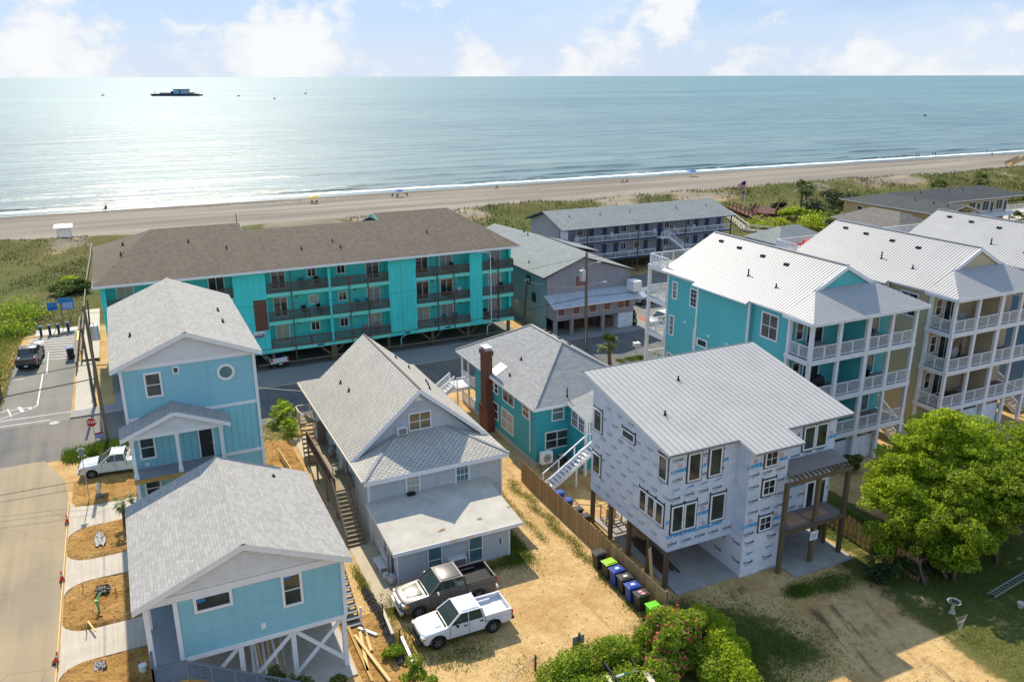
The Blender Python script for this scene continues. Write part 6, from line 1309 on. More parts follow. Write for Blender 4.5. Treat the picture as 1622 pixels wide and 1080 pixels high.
def pickup(label, paintm, L=5.4, w=.94, wb=3.26, hood=1.05, belt=1.18, roof=1.78, rails=1.22, cab=(1.55, 3.75), front_axle=.95, bedm=None, r=.40, ext=False, grille='plastic_black', chrome=False, cargo=False, lid=None):
    v = thing('pickup_truck', label, 'pickup truck'); ax = (front_axle, front_axle+wb); z0 = .42; c0, c1 = cab
    prof = [(0.02, .55), (0.0, .8), (.06, hood-.08), (.25, hood)] + [(c0-.15, belt-.03), (c0+.05, belt)] + [(c1, belt), (c1+.02, belt-.25), (L-.02, belt-.25), (L, .6), (L-.05, .5)]
    prof += [(x, z) for x, z in arch(ax[1], r+.09, z0)] + [(x, z) for x, z in arch(ax[0], r+.09, z0)] + [(.12, .42)]
    mb = loft_body(prof, w, x1=L); body = mb.build('body', paintm, v, bevel=.06, smooth=True); body.data.set_sharp_from_angle(angle=R(38)); body.modifiers['bevel'].segments = 3
    # bed walls and floor
    b0, b1 = c1+.02, L; mb = MB(); zb = belt-.26
    mb.box(b0, b1-.02, -w+.03, -w+.13, zb, rails); mb.box(b0, b1-.02, w-.13, w-.03, zb, rails); mb.box(b0, b0+.06, -w+.131, w-.131, zb, rails)
    mb.build('bed_wall', paintm, v, bevel=.02)
    mb = MB(); mb.box(b1-.09, b1-.01, -w+.132, w-.132, zb-.25, rails-.01); mb.build('tailgate', paintm, v, bevel=.02)
    mb = MB(); mb.box(b0+.06, b1-.09, -w+.13, w-.13, zb-.0, zb+.012)
    for s in (-1, 1): mb.box(ax[1]-.45, ax[1]+.45, s*(w-.13), s*(w-.34), zb+.013, zb+.2)
    mb.build('bed_floor', bedm or paintm, v)
    if bedm:
        mb = MB(); mb.box(b0+.061, b1-.091, -w+.131, -w+.14, zb+.02, rails-.02); mb.box(b0+.061, b1-.091, w-.14, w-.131, zb+.02, rails-.02); mb.box(b0+.062, b0+.07, -w+.15, w-.15, zb+.02, rails-.02); mb.build('bed_liner', bedm, v)
    mb = MB()
    for s in (-1, 1): mb.box(b0, b1-.02, s*(w-.025), s*(w-.135), rails, rails+.018)
    mb.build('rail_cap', paintm if not bedm else 'plastic_black', v)
    # cabin: glass block, roof, pillars
    wb_, wt = w-.05, w-.2; xs = [(c0+.0, c0+.72), (c1-.03, c1-.22)]
    base = [(c0+.02, -wb_), (c1-.03, -wb_), (c1-.03, wb_), (c0+.02, wb_)]; top = [(c0+.78, -wt), (c1-.2, -wt), (c1-.2, wt), (c0+.78, wt)]; zr = roof-.06
    mb = MB(); i = 0; mb.v += [(x, y, belt-.01) for x, y in base]+[(x, y, zr) for x, y in top]; mb.f += [(3, 2, 1, 0), (4, 5, 6, 7), (0, 1, 5, 4), (1, 2, 6, 5), (2, 3, 7, 6), (3, 0, 4, 7)]; mb.m += [0]*6; mb.build('cabin_glass', 'car_glass', v)
    mb = MB(); tp = [(c0+.74, -wt-.03), (c1-.16, -wt-.03), (c1-.16, wt+.03), (c0+.74, wt+.03)]; mb.prism([(x, y, zr-.03) for x, y in tp], (0, 0, .05)); rf = mb.build('roof', paintm, v, bevel=.03); mb = MB(); mb.prism([(c0+.86, -wt+.08, zr+.018), (c1-.3, -wt+.08, zr+.018), (c1-.3, wt-.08, zr+.018), (c0+.86, wt-.08, zr+.018)], (0, 0, .04)); mb.build('roof_crown', paintm, v, bevel=.035, smooth=True)
    mb = MB(); mb.prism([(.45, -w*.5, hood-.01), (c0-.25, -w*.62, belt-.02), (c0-.25, w*.62, belt-.02), (.45, w*.5, hood-.01)], (0, 0, .022)); mb.build('hood_bulge', paintm, v, bevel=.035, smooth=True)
    for s in (-1, 1):
        xm = c0+.5*(c1-c0)+.12
        for (xa, xb, tw, th_) in ((c0+.03, c0+.78, .09, .07), (c1-.06, c1-.2, .16, .07), (xm, xm+.02, .11, .03)): mb = MB(); mb.bar((xa, s*(wb_+.006), belt-.02), (xb, s*(wt+.01), zr), th_, tw); mb.build('pillar', paintm, v)
        mb = MB(); mb.box(c0+.0, c1, s*(wb_-.02), s*(wb_+.035), belt-.03, belt+.02); mb.build('window_sill', paintm, v)
    mb = MB()                                                     # rear pillar panel round back window
    mb.bar((c1-.035, -wb_+.1, belt+.03), (c1-.035, wb_-.1, belt+.03), .05, .1); mb.build('back_sill', paintm, v)
    # doors seams, handles, mirrors
    xm = c0+.5*(c1-c0)+.12
    for s in (-1, 1):
        for xd in (c0+.12, xm, c1-.02):
            mb = MB(); mb.box(xd-.008, xd+.008, s*(w-.01), s*(w+.003), .52, belt-.02); mb.build('door_seam', 'plastic_black', body)
        for xd in (xm-.22, c1-.24):
            mb = MB(); mb.box(xd-.1, xd+.1, s*(w-.005), s*(w+.03), belt-.16, belt-.11); mb.build('door_handle', 'plastic_black' if not chrome else 'chrome', v)
        mb = MB(); mb.box(c0+.42, c0+.55, s*(w), s*(w+.25), belt+.02, belt+.2); mb.build('mirror', 'plastic_black' if not chrome else 'chrome', v, bevel=.03)
        mb = MB(); mb.box(.05, .28, s*(w-.36), s*(w-.07), hood-.32, hood-.12); mb.build('headlight', 'light_clear', v, bevel=.03)
        mb = MB(); mb.box(.1, .42, s*(w-.075), s*(w-.012), hood-.30, hood-.14); mb.build('side_light', 'light_amber', v)
        mb = MB(); mb.box(L-.06, L+.015, s*(w-.17), s*(w-.0), belt-.28, belt+.0); mb.build('tail_light', 'light_red', v)
        mb = MB()
        for xw in ax:
            n = 12; rr = r+.085
            for k in range(n):
                a, b = math.pi*k/n, math.pi*(k+1)/n; mb.bar((xw+math.cos(a)*rr, s*(w+.0), .38+math.sin(a)*rr), (xw+math.cos(b)*rr, s*(w+.0), .38+math.sin(b)*rr), .05, .05)
        mb.build('wheel_arch', paintm if chrome else 'plastic_black', v)
    mb = MB(); mb.box(-.02, .1, -w*.6, w*.6, hood-.4, hood-.1); g = mb.build('grille', grille, v, bevel=.02); mb = MB()
    for k in range(3): mb.box(-.035, -.02, -w*.55, w*.55, hood-.36+k*.09, hood-.33+k*.09)
    mb.build('grille_bar', 'chrome' if chrome else 'plastic_black', g)
    mb = MB(); mb.box(-.1, .12, -w*.93, w*.93, .42, .64); mb.build('bumper', 'chrome' if chrome else 'plastic_black', v, bevel=.04); mb = MB(); mb.box(L-.05, L+.14, -w*.93, w*.93, .5, .66); mb.build('bumper', 'chrome' if chrome else 'plastic_black', v, bevel=.03)
    mb = MB(); mb.box(L+.141, L+.15, -.18, .18, .52, .63); mb.build('number_plate', 'label_white', v)
    mb = MB(); mb.box(.5, L-.3, -w*.7, w*.7, .3, .46); mb.build('chassis', 'plastic_black', v)
    mb = MB(); mb.bar((c0-.08, -w*.75, belt+.0), (c0-.08, w*.75, belt+.0), .12, .03); mb.build('wiper_cowl', 'plastic_black', v)
    mb = MB(); mb.box(c0+.95, c0+1.25, -.75, -.2, belt-.3, belt+.32); mb.box(c0+.95, c0+1.25, .2, .75, belt-.3, belt+.32); mb.build('seats', 'seam', v)
    if cargo:
        mb = MB()
        for k in range(5): mb.ell((b0+.3+.25*k, random.uniform(-.5, .5), zb+.2), (.3, .3, .22), 8, 5)
        mb.build('cargo', 'navy', v)
    wheels(v, ax, w, r); return v
def place(v, x, y, z, rz): v.location = (x, y, z); v.rotation_euler = (0, 0, rz)
# white crew cab in the sandy yard: front wheel at photo (694,1030), rear wheel (783,1000)
def park(v, p0, p1, fa, w, side=-1, z=0.02):
    a, b = gp(*p0), gp(*p1); d = (b-a); d.z = 0; d.normalize(); rz = math.atan2(d.y, d.x); n = Vector((-d.y, d.x, 0))
    o = a-d*fa+n*(w-.05)*(-side); place(v, o.x, o.y, z, rz)
v = pickup('white crew-cab pickup with black trim parked next to the bronze-grey pickup', 'paint_white'); park(v, (694, 1028), (783, 1001), .95, .94)
v = pickup('bronze-grey crew-cab pickup with black bed liner parked by the cottage annex', 'paint_grey', L=5.9, w=1.0, wb=3.68, hood=1.18, belt=1.3, roof=1.95, rails=1.36, cab=(1.65, 4.0), front_axle=1.0, bedm='plastic_black', r=.43, grille='chrome', chrome=True); park(v, (664, 979), (761, 951), 1.0, 1.0)
v = pickup('white extended-cab pickup parked on the soil beside the tall blue house', 'paint_white2', L=5.6, w=.93, wb=3.4, hood=1.08, belt=1.2, roof=1.8, rails=1.2, cab=(1.6, 3.5), front_axle=.95, chrome=True); park(v, (147, 759), (213, 750), .95, .93)
v = pickup('dark grey crew-cab pickup seen from behind in the marked parking lot', 'paint_dark', L=5.8, w=1.0, wb=3.6, hood=1.15, belt=1.28, roof=1.92, rails=1.34, cab=(1.65, 3.95), front_axle=1.0, bedm='seam', r=.42); p = gp(53, 586); place(v, p.x-.1, p.y+5.6, .02, -math.pi/2-.08)
v = pickup('white pickup with loaded bed backed out under the turquoise block', 'paint_white2', L=5.6, w=.93, wb=3.4, cab=(1.6, 3.6), cargo=True, bedm='seam'); p = gp(443, 583); place(v, p.x-.6, p.y+5.2, .03, -math.pi/2+.12)
def suv(label, paintm, name, L=4.9, w=.95, roof=1.75, glass=.62):
    v = thing(name, label, 'car'); ax = (.95, L-1.0); prof = [(0, .5), (0, .85), (.3, 1.0), (1.2, 1.1), (L-.1, 1.12), (L, .9), (L, .5)]+arch(ax[1], .46, .42)+arch(ax[0], .46, .42)
    loft_body(prof, w, .25, .15, x1=L).build('body', paintm, v, bevel=.05)
    b = [(1.15, -w+.06), (L-.08, -w+.06), (L-.08, w-.06), (1.15, w-.06)]; t_ = [(1.95, -w+.2), (L-.45, -w+.2), (L-.45, w-.2), (1.95, w-.2)]
    mb = MB(); mb.v += [(x, y, 1.1) for x, y in b]+[(x, y, roof-.05) for x, y in t_]; mb.f += [(3, 2, 1, 0), (4, 5, 6, 7), (0, 1, 5, 4), (1, 2, 6, 5), (2, 3, 7, 6), (3, 0, 4, 7)]; mb.m += [0]*6; mb.build('cabin_glass', 'car_glass', v)
    mb = MB(); mb.prism([(x, y, roof-.07) for x, y in [(1.9, -w+.17), (L-.4, -w+.17), (L-.4, w-.17), (1.9, w-.17)]], (0, 0, .07)); mb.build('roof', paintm, v, bevel=.03)
    for s in (-1, 1):
        for xa, xb in ((1.17, 1.95), (2.6, 2.7), (3.7, 3.65), (L-.1, L-.45)): mb = MB(); mb.bar((xa, s*(w-.055), 1.08), (xb, s*(w-.195), roof-.05), .05, .09); mb.build('pillar', paintm, v)
    for s in (-1, 1):
        mb = MB(); mb.box(L-.1, L+.01, s*(w-.2), s*(w-.04), .8, 1.15); mb.build('tail_light', 'light_red', v); mb = MB(); mb.box(.02, .25, s*(w-.4), s*(w-.1), .75, .92); mb.build('headlight', 'light_clear', v); mb = MB(); mb.box(1.5, 1.65, s*w, s*(w+.2), 1.1, 1.25); mb.build('mirror', paintm, v)
    wheels(v, ax, w, .37); return v
v = suv('pale blue-silver minivan in the motel car park beyond the grey building', 'paint_silver', 'minivan'); p = gp(1010, 484); place(v, p.x+4.6, p.y+.6, .02, math.pi+.0)
v = suv('white and navy SUV parked behind the teal townhouse decks', 'paint_white', 'parked_car', 4.8, .95, 1.75); p = gp(1032, 520); place(v, p.x-.2, p.y+.3, .02, .1)
for x, y, m, lab in ((23.8, 88.5, 'paint_silver', 'silver car in the shade under the turquoise block'), (28.6, 89.0, 'paint_dark', 'dark car in the shade under the turquoise block')):
    v = suv(lab, m, 'parked_car'); place(v, x, y+4.5, .03, -math.pi/2)
# ------------------------------------------------------------------ bins
def bin_(x, y, rz, body, lid, label, sticker=None, grp=None, s=1.0):
    b = thing('wheelie_bin', label, 'bin', group=grp); mb = MB()
    lo = [(-.24, -.26), (.24, -.26), (.24, .26), (-.24, .26)]; hi = [(-.3, -.36), (.3, -.36), (.3, .34), (-.3, .34)]
    i = 0; mb.v += [(p[0], p[1], .06) for p in lo]+[(p[0], p[1], 1.0) for p in hi]; mb.f += [(3, 2, 1, 0), (4, 5, 6, 7), (0, 1, 5, 4), (1, 2, 6, 5), (2, 3, 7, 6), (3, 0, 4, 7)]; mb.m += [0]*6
    mb.box(-.32, .32, -.38, .36, .94, 1.0); mb.build('body', body, b, bevel=.02)
    mb = MB(); mb.prism([(-.33, -.42, 1.005), (.33, -.42, 1.005), (.33, .38, 1.005), (-.33, .38, 1.005)], (0, 0, .05)); mb.prism([(-.25, -.32, 1.055), (.25, -.32, 1.055), (.25, .3, 1.055), (-.25, .3, 1.055)], (0, 0, .035)); l_ = mb.build('lid', lid, b, bevel=.025)
    if sticker:
        for k, (sx, sy) in enumerate(((-.1, -.05), (.12, .0)) if sticker == 'label_pink' else ((0, 0),)):
            mb = MB(); mb.box(sx-.08, sx+.08, sy-.12, sy+.12, 1.091, 1.095); mb.build('sticker', sticker, l_)
    mb = MB(); mb.cyl((-.28, .42, .95), (.28, .42, .95), .025, .025, 6); mb.build('handle', body, b)
    for s_ in (-1, 1): mb = MB(); mb.cyl((s_*.27, .3, .13), (s_*.33, .3, .13), .13, .13, 12); mb.build('wheel', 'tyre', b)
    b.location = (x, y, 0.01); b.rotation_euler = (0, 0, rz); b.scale = (s, s, s)
FX = 24.2
bl = [(38.2, 'bin_black', 'bin_black', 'all-black bin at the end of the row along the board fence', None), (37.0, 'bin_black', 'bin_lime', 'black bin with lime green lid between black and blue bins by the fence', None), (36.15, 'bin_blue', 'bin_blue', 'blue bin next to the lime-lidded bin by the fence', 'label_white'), (35.25, 'bin_black', 'bin_black', 'black bin between the two blue bins by the fence', 'label_white'), (34.35, 'bin_blue', 'bin_blue', 'blue bin next to the bin with two pink stickers', 'label_white'), (33.45, 'bin_black', 'bin_black', 'black bin with two pink stickers on its lid', 'label_pink')]
for y, b_, l_, lab, st in bl: bin_(FX+random.uniform(-.05, .05), y, math.pi/2*-1+random.uniform(-.08, .08), b_, l_, lab, st, 'bins along the board fence', 1.05)
bin_(24.25, 32.35, -math.pi/2, 'bin_green', 'bin_green', 'bright green bin half hidden by the flowering bush', None, 'bins along the board fence', .95)
for (px, py), b_, l_, lab in (((885, 806), 'bin_blue', 'bin_blue', 'blue bin behind the board fence nearest the white stair'), ((898, 818), 'bin_blue', 'bin_blue', 'second blue bin behind the board fence'), ((914, 832), 'bin_black', 'bin_black', 'black bin behind the board fence beside a blue one'), ((926, 843), 'bin_black', 'bin_black', 'black bin behind the board fence nearest the wrapped house')):
    q = gp(px, py-26, 1.0); bin_(q.x, q.y, -math.pi/2, b_, l_, lab, None, 'bins behind the board fence', 1.0)
q = gp(113, 568); bin_(q.x, q.y, .1, 'bin_black', 'bin_blue', 'black bin with dark blue lid in the parking lot by the boardwalk', None, None, 1.25)
# ------------------------------------------------------------------ fences
f = thing('board_fence', 'tall weathered board fence along the sandy drive beside the wrapped house', 'fence', (24.95, 40, 0)); mb = MB(); mb.box(-.011, .011, -.068, .068, .03, 1.72); me_ = mb.mesh('fence_board', 'fence_wood')
y = 32.2
while y < 50.8:
    x = 24.95; o = inst(me_, 'fence_board', f, (x+random.uniform(-.008, .008), y, 0), scale=(1, 1, random.uniform(.97, 1.02))); y += .142
for z in (.4, 1.4):
    mb = MB(); mb.box(25.0, 25.05, 32.2, 50.8, z-.045, z+.045); mb.build('fence_rail', 'weathered', f)
for y in np.arange(32.3, 51, 2.4): mb = MB(); mb.box(25.05, 25.15, y-.05, y+.05, 0, 1.7); mb.build('fence_post', 'weathered', f)
f = thing('picket_fence', 'board-on-board picket fence between the wrapped house and the leafy trees', 'fence', (41, 34, 0)); mb = MB(); mb.prism([(-.012, -.075, .05), (-.012, .075, .05), (-.012, .075, 1.5), (-.012, .04, 1.58), (-.012, -.04, 1.58), (-.012, -.075, 1.5)], (.022, 0, 0)); me_ = mb.mesh('picket', 'picket')
a, b = Vector((41.0, 36.5, 0)), Vector((40.9, 28.4, 0)); n = 42
for k in range(n):
    q = a.lerp(b, k/n); inst(me_, 'picket', f, (q.x+(.05 if k % 2 else 0), q.y, 0), scale=(1, 1, random.uniform(.97, 1.03)))
for z in (.45, 1.25): mb = MB(); mb.bar((a.x+.025, a.y, z), (b.x+.025, b.y, z), .045, .09); mb.build('fence_rail', 'weathered', f)
for k in range(5): q = a.lerp(b, k/4); mb = MB(); mb.box(q.x+.07, q.x+.17, q.y-.05, q.y+.05, 0, 1.6); mb.build('fence_post', 'weathered', f)
f = thing('low_board_fence', 'low pale treated board wall beside the tall blue house', 'fence', (9.0, 58, 0))
for (x0_, y0_), (x1_, y1_) in (((9.6, 49.5), (9.2, 57.0)), ((9.2, 57.0), (8.9, 62.5))):
    mb = MB(); mb.prism([(x0_, y0_, 0), (x1_, y1_, 0), (x1_, y1_, 1.0), (x0_, y0_, 1.0)], (.06, 0, 0)); mb.build('plank_run', 'pine', f)
sheet('side_slab', R4(7.5, 9.1, 50, 59), .06, 'concrete', .1)
f = thing('left_fence', 'tall dark weathered timber screen at the edge of the parking lot', 'fence', (-13.2, 87, 0))
for k, (x, y) in enumerate(((-12.75, 86.2), (-13.3, 86.2), (-12.7, 87.6), (-13.3, 87.6))): mb = MB(); mb.box(x-.09, x+.09, y-.09, y+.09, 0, 6.2); mb.build('post', 'pole_wood', f)
for k in range(20): mb = MB(); z = .3+k*.3; mb.box(-13.2, -12.85, 86.12, 86.16, z, z+.2); mb.build('slat', 'dark_wood', f); mb = MB(); mb.box(-12.66, -12.62, 86.3, 87.5, z, z+.2); mb.build('slat', 'dark_wood', f)
# ------------------------------------------------------------------ boardwalks
def boardwalk(label, pts, wd, z, rail, mat, rmat, h=1.0, sides=(-1, 1)):
    t_ = thing('boardwalk', label, 'boardwalk', (pts[0][0], pts[0][1], 0)); P = [Vector((x, y, z)) for x, y in pts]; tot = 0
    for a, b in zip(P[:-1], P[1:]):
        L = (b-a).length; d = (b-a).normalized(); n_ = int(L/.28); s = d.cross(Vector((0, 0, 1)))
        mb = MB()
        for k in range(n_):
            c0 = a+d*(k*L/n_); c1 = a+d*((k+.9)*L/n_); mb.slab([c0-s*wd/2, c1-s*wd/2, c1+s*wd/2, c0+s*wd/2], .04, 0, 0)
        o = mb.build('deck_planks', mat, t_); tag(o, kind='stuff')
        mb = MB()
        for sg in (-1, 1): mb.bar(a+s*sg*wd*.4-Vector((0, 0, .14)), b+s*sg*wd*.4-Vector((0, 0, .14)), .08, .18)
        mb.build('joists', rmat, t_)
        if rail:
            for sg in sides: railing(t_, a+s*sg*wd/2, b+s*sg*wd/2, h, rmat, 2.2, 99, pw=.12, rail=.09)
    return t_
boardwalk('long grey beach boardwalk running past the turquoise block to the sand', [(-5.0, 96), (-5.0, 128), (-4.6, 150), (-4.4, 172)], 1.7, .35, True, 'pale_board', 'weathered', 1.0, (-1,))
t_ = thing('boardwalk_railing', 'yellow-tipped grey timber railing between the parking lot and the boardwalk', 'railing', (-6.3, 100, 0)); railing(t_, (-6.3, 93, 0), (-6.3, 112, 0), 1.1, 'weathered', 2.0, 99, pw=.14, rail=.12)
mb = MB(); mb.box(-6.4, -6.2, 101, 105, 1.17, 1.2); mb.build('yellow_cap', 'yellow_guard', t_)
boardwalk('dark red boardwalk leading over the dunes to a viewing deck', [(115.0, 119.0), (124.8, 147.0)], 1.9, 1.2, True, 'red_deck', 'red_deck', 1.0); boardwalk('dark red square viewing deck among the dune plants', [(123.0, 134.0), (130.5, 141.0)], 5.0, 1.6, True, 'red_deck', 'red_deck', 1.0)
boardwalk('pale curving boardwalk between the motel and the red boardwalk', [(113.6, 118.5), (109.8, 124.0), (113.5, 131), (118.2, 140)], 1.4, .8, True, 'pale_board', 'pale_board', .9); boardwalk('brown beach steps beyond the dunes near the sea', [(262, 175), (285, 186)], 2.0, 1.6, True, 'treated', 'rust_panel', 1.0); boardwalk('grey boardwalk between the dark-roofed motel and the dunes', [(172, 128), (215, 130)], 1.5, 1.3, True, 'weathered', 'weathered', .8)
# ------------------------------------------------------------------ poles, wires, signs
def pole(x, y, h, lean, label, parts=(), r=.17):
    t_ = thing('utility_pole', label, 'utility pole', (x, y, 0)); top = Vector((x+lean[0], y+lean[1], h)); mb = MB(); mb.cyl((x, y, 0), top, r, r*.68, 12); mb.build('pole', 'pole_wood', t_)
    for k in parts:
        if k[0] == 'can':
            z, ox = k[1], k[2]; c = Vector((x, y, 0)).lerp(top, z/h)+Vector((ox, -.1, 0)); mb = MB(); mb.cyl(c, c+Vector((0, 0, 1.15)), .34, .34, 14); mb.cyl(c+Vector((0, 0, 1.15)), c+Vector((0, 0, 1.22)), .34, .25, 14); cn = mb.build('transformer', 'galv', t_)
            mb = MB(); mb.cyl(c+Vector((0, 0, 1.2)), c+Vector((0, 0, 1.5)), .05, .04, 6); mb.build('bushing', 'white_trim', cn)
        if k[0] == 'arm':
            c = Vector((x, y, 0)).lerp(top, k[1]/h); mb = MB(); mb.box(c.x-k[2], c.x+k[2], c.y-.06, c.y+.06, c.z-.06, c.z+.06)
            ar = mb.build('crossarm', 'pole_wood', t_); mb = MB()
            for s in (-1, 1): mb.cyl((c.x+s*k[2]*.8, c.y, c.z+.06), (c.x+s*k[2]*.8, c.y, c.z+.25), .05, .05, 6)
            mb.build('insulators', 'white_trim', ar)
        if k[0] == 'lamp':
            c = Vector((x, y, 0)).lerp(top, k[1]/h); mb = MB(); mb.cyl(c, c+Vector((k[2], -.8, .4)), .035, .035, 6); la = mb.build('lamp_arm', 'galv', t_); e = c+Vector((k[2], -.8, .4)); mb = MB(); mb.ell(e+Vector((k[2]*.15, -.1, 0)), (.3, .14, .08), 10, 6); mb.build('lamp_head', 'galv', la)
        if k[0] == 'guard':
            mb = MB(); mb.cyl((x-.15, y-.12, 0), (x-.15, y-.12, 2.5), .05, .05, 6); mb.build('cable_guard', 'galv', t_)
    return top
tA = pole(-3.55, 72.0, 12.1, (-.1, 0), 'tall utility pole with grey transformer beside the tall blue house', (('can', 9.2, .45), ('guard',))); tB = pole(-4.55, 81.8, 7.6, (-.1, .2), 'shorter leaning pole on the pavement by the boardwalk', (('guard',),), .15)
t2 = pole(-4.6, 88.5, 8.0, (.4, 2.6), 'thin pole behind the transformer pole at the boardwalk', (), .12)
tC = pole(42.5, 85.9, 6.3, (.5, 0), 'dark short pole between the turquoise block and the grey building', (('arm', 6.0, .25),), .18); tD = pole(45.2, 75.5, 11.3, (-.2, 0), 'tall utility pole with white transformer on the street near the palm', (('can', 8.2, -.55), ('lamp', 7.6, 1.6), ('lamp', 9.9, .9), ('guard',)), .2)
def wire(a, b, sag, label, r=.022, mat='black'):
    a, b = Vector(a), Vector(b); P = []
    for k in range(25): t = k/24; q = a.lerp(b, t); q.z -= sag*4*t*(1-t); P.append(q)
    mb = MB(); mb.tube(P, r, 5); o = mb.build('overhead_wire', mat, loc=a); tag(o, label, 'wire', 'overhead wires')
far_l = Vector((-45, 71, 9.0))
for z, s, r, lab in ((11.7, 1.2, .02, 'highest thin wire running off from the transformer pole'), (10.9, 1.4, .018, 'second thin wire running off from the transformer pole'), (10.2, 1.3, .018, 'third thin wire running off from the transformer pole')): wire((-3.6, 72, z), (-48, 76, z+.6), s, lab, r)
wire((-3.55, 72, 5.9), (-48, 69.5, 5.2), .5, 'thick black cable running off low from the transformer pole', .045); wire((-3.55, 72, 7.2), (-48, 71, 6.8), .6, 'black cable above the thick one at the transformer pole', .03)
wire((-3.55, 72, 11.5), (45.0, 75.5, 10.9), 1.5, 'long wire between the two transformer poles', .016); wire((-3.55, 72, 7.0), (45.1, 75.5, 6.3), .9, 'thick black cable between the two transformer poles', .04); wire((45.0, 75.5, 10.8), (98, 78, 10.6), 1.3, 'wire from the street pole past the townhouses', .016); wire((45.1, 75.5, 6.3), (98, 78, 6.2), .6, 'black cable from the street pole past the townhouses', .03)
wire((42.9, 85.9, 6.0), (45.1, 75.5, 7.4), .25, 'short wire between the dark pole and the street pole', .014); wire((42.9, 85.9, 5.8), (30, 84.3, 9.6), .3, 'thin service wire to the turquoise block', .012); wire((11.9, 65.2, 4.5), (-3.55, 72, 7.4), .4, 'pale service wire to the grey cottage', .018, 'galv'); wire((45.1, 75.5, 8.6), (49.1, 82.9, 8.4), .3, 'thin service wire to the grey building gable', .012)
# stop sign
t_ = thing('stop_sign', 'red octagonal stop sign on a thin post at the street corner', 'sign', (-4.5, 72.3, 0)); b0 = gp(154, 705); c = gpY(144.5, 668.5, b0.y)
mb = MB(); mb.bar((b0.x, b0.y, 0), (c.x+.02, b0.y, c.z+.2), .06, .06); mb.build('post', 'galv', t_)
mb = MB(); mb.prism([(c.x+.43*math.cos(math.pi/8+k*math.pi/4), b0.y-.05, c.z+.43*math.sin(math.pi/8+k*math.pi/4)) for k in range(8)], (0, -.01, 0)); mb.build('border', 'label_white', t_)
mb = MB(); mb.prism([(c.x+.395*math.cos(math.pi/8+k*math.pi/4), b0.y-.061, c.z+.395*math.sin(math.pi/8+k*math.pi/4)) for k in range(8)], (0, -.006, 0)); mb.build('plate', 'sign_red', t_); mb = MB(); put_text(mb, 'STOP', c.x, b0.y-.069, c.z, .36, 'F', 0, 2); mb.build('lettering', 'label_white', t_)
# yard sign, grey back-of-sign post, street marker with mirrors
t_ = thing('yard_sign', 'small pale sign with red top beside the transformer pole base', 'sign', (-3.9, 73, 0)); q = gp(160, 696); mb = MB(); mb.box(q.x-.45, q.x+.45, q.y, q.y+.03, .15, .7); mb.build('board', 'sign_violet', t_); mb = MB(); mb.box(q.x-.45, q.x+.45, q.y-.005, q.y, .55, .7); mb.build('red_strip', 'sign_red', t_)
t_ = thing('sign_post', 'back of a grey sign on a dark timber post at the drive end', 'sign', (18.75, 31.2, 0)); mb = MB(); mb.box(18.7, 18.8, 31.15, 31.25, 0, 1.75); mb.build('post', 'old_post', t_); mb = MB(); mb.box(18.4, 19.1, 31.27, 31.29, .95, 1.5); mb.build('plate', 'sign_grey', t_)
b0 = gp(142, 792); c = gpY(134, 716, b0.y); t_ = thing('street_marker', 'thin post with a dark bracket and small white reflectors by the driveway', 'sign', (b0.x, b0.y, 0)); mb = MB(); mb.cyl((b0.x, b0.y, 0), (b0.x, b0.y, c.z+.35), .03, .03, 6); mb.build('post', 'galv', t_); mb = MB(); mb.box(b0.x-.16, b0.x+.16, b0.y-.05, b0.y+.05, c.z-.25, c.z+.35); br = mb.build('bracket', 'seam', t_)
for sx in (-1, 1):
    for dz in (-.25, .25): mb = MB(); mb.ell((b0.x+sx*.2, b0.y-.03, c.z+dz), (.07, .05, .07), 8, 5); mb.build('reflector', 'label_white', br)
# beach access signs and bollards
for (px, py), wd, ht, zc, lab, m in (((89, 521), 1.1, 1.0, 2.9, 'blue notice board on a post by the bollards', 'sign_blue'), ((102, 518), .5, .6, 3.4, 'small bright blue sign between the two notice boards', 'sign_blue'), ((112, 516), 1.5, 1.5, 2.9, 'blue arched welcome board with pale lower half', 'sign_blue')):
    q = gp(px, py); t_ = thing('notice_sign', lab, 'sign', (q.x, q.y, 0)); mb = MB(); mb.box(q.x-.05, q.x+.05, q.y-.05, q.y+.05, 0, zc); mb.build('post', 'weathered', t_); mb = MB(); P = [(q.x-wd/2, q.y-.09, zc-ht/2), (q.x+wd/2, q.y-.09, zc-ht/2), (q.x+wd/2, q.y-.09, zc+ht*.3)]
    if wd > 1.2: P += [(q.x+wd*.3, q.y-.09, zc+ht*.5), (q.x-wd*.3, q.y-.09, zc+ht*.5)]
    else: P += [(q.x+wd/2, q.y-.09, zc+ht*.5), (q.x-wd/2, q.y-.09, zc+ht*.5)]
    P += [(q.x-wd/2, q.y-.09, zc+ht*.3)]; mb.prism(P, (0, .03, 0)); pl = mb.build('board', m, t_)
    if wd > 1: mb = MB(); mb.box(q.x-wd*.4, q.x+wd*.4, q.y-.1, q.y-.092, zc-ht*.42, zc+(ht*.1 if wd > 1.2 else -ht*.1)); mb.build('panel', 'sign_violet' if wd > 1.2 else 'umb_blue', pl)
for k, (px, py) in enumerate(((66, 533), (80, 531), (94, 529), (109, 526))):
    q = gp(px, py); b = thing('bollard', 'blue-topped timber bollard in the row below the notice boards', 'bollard', (q.x, q.y, 0), 'bollards at the beach access'); mb = MB(); mb.box(q.x-.13, q.x+.13, q.y-.13, q.y+.13, 0, 1.15); mb.build('post', 'navy', b); mb = MB(); mb.box(q.x-.15, q.x+.15, q.y-.15, q.y+.15, 1.15, 1.3); mb.build('cap', 'sign_blue', b)
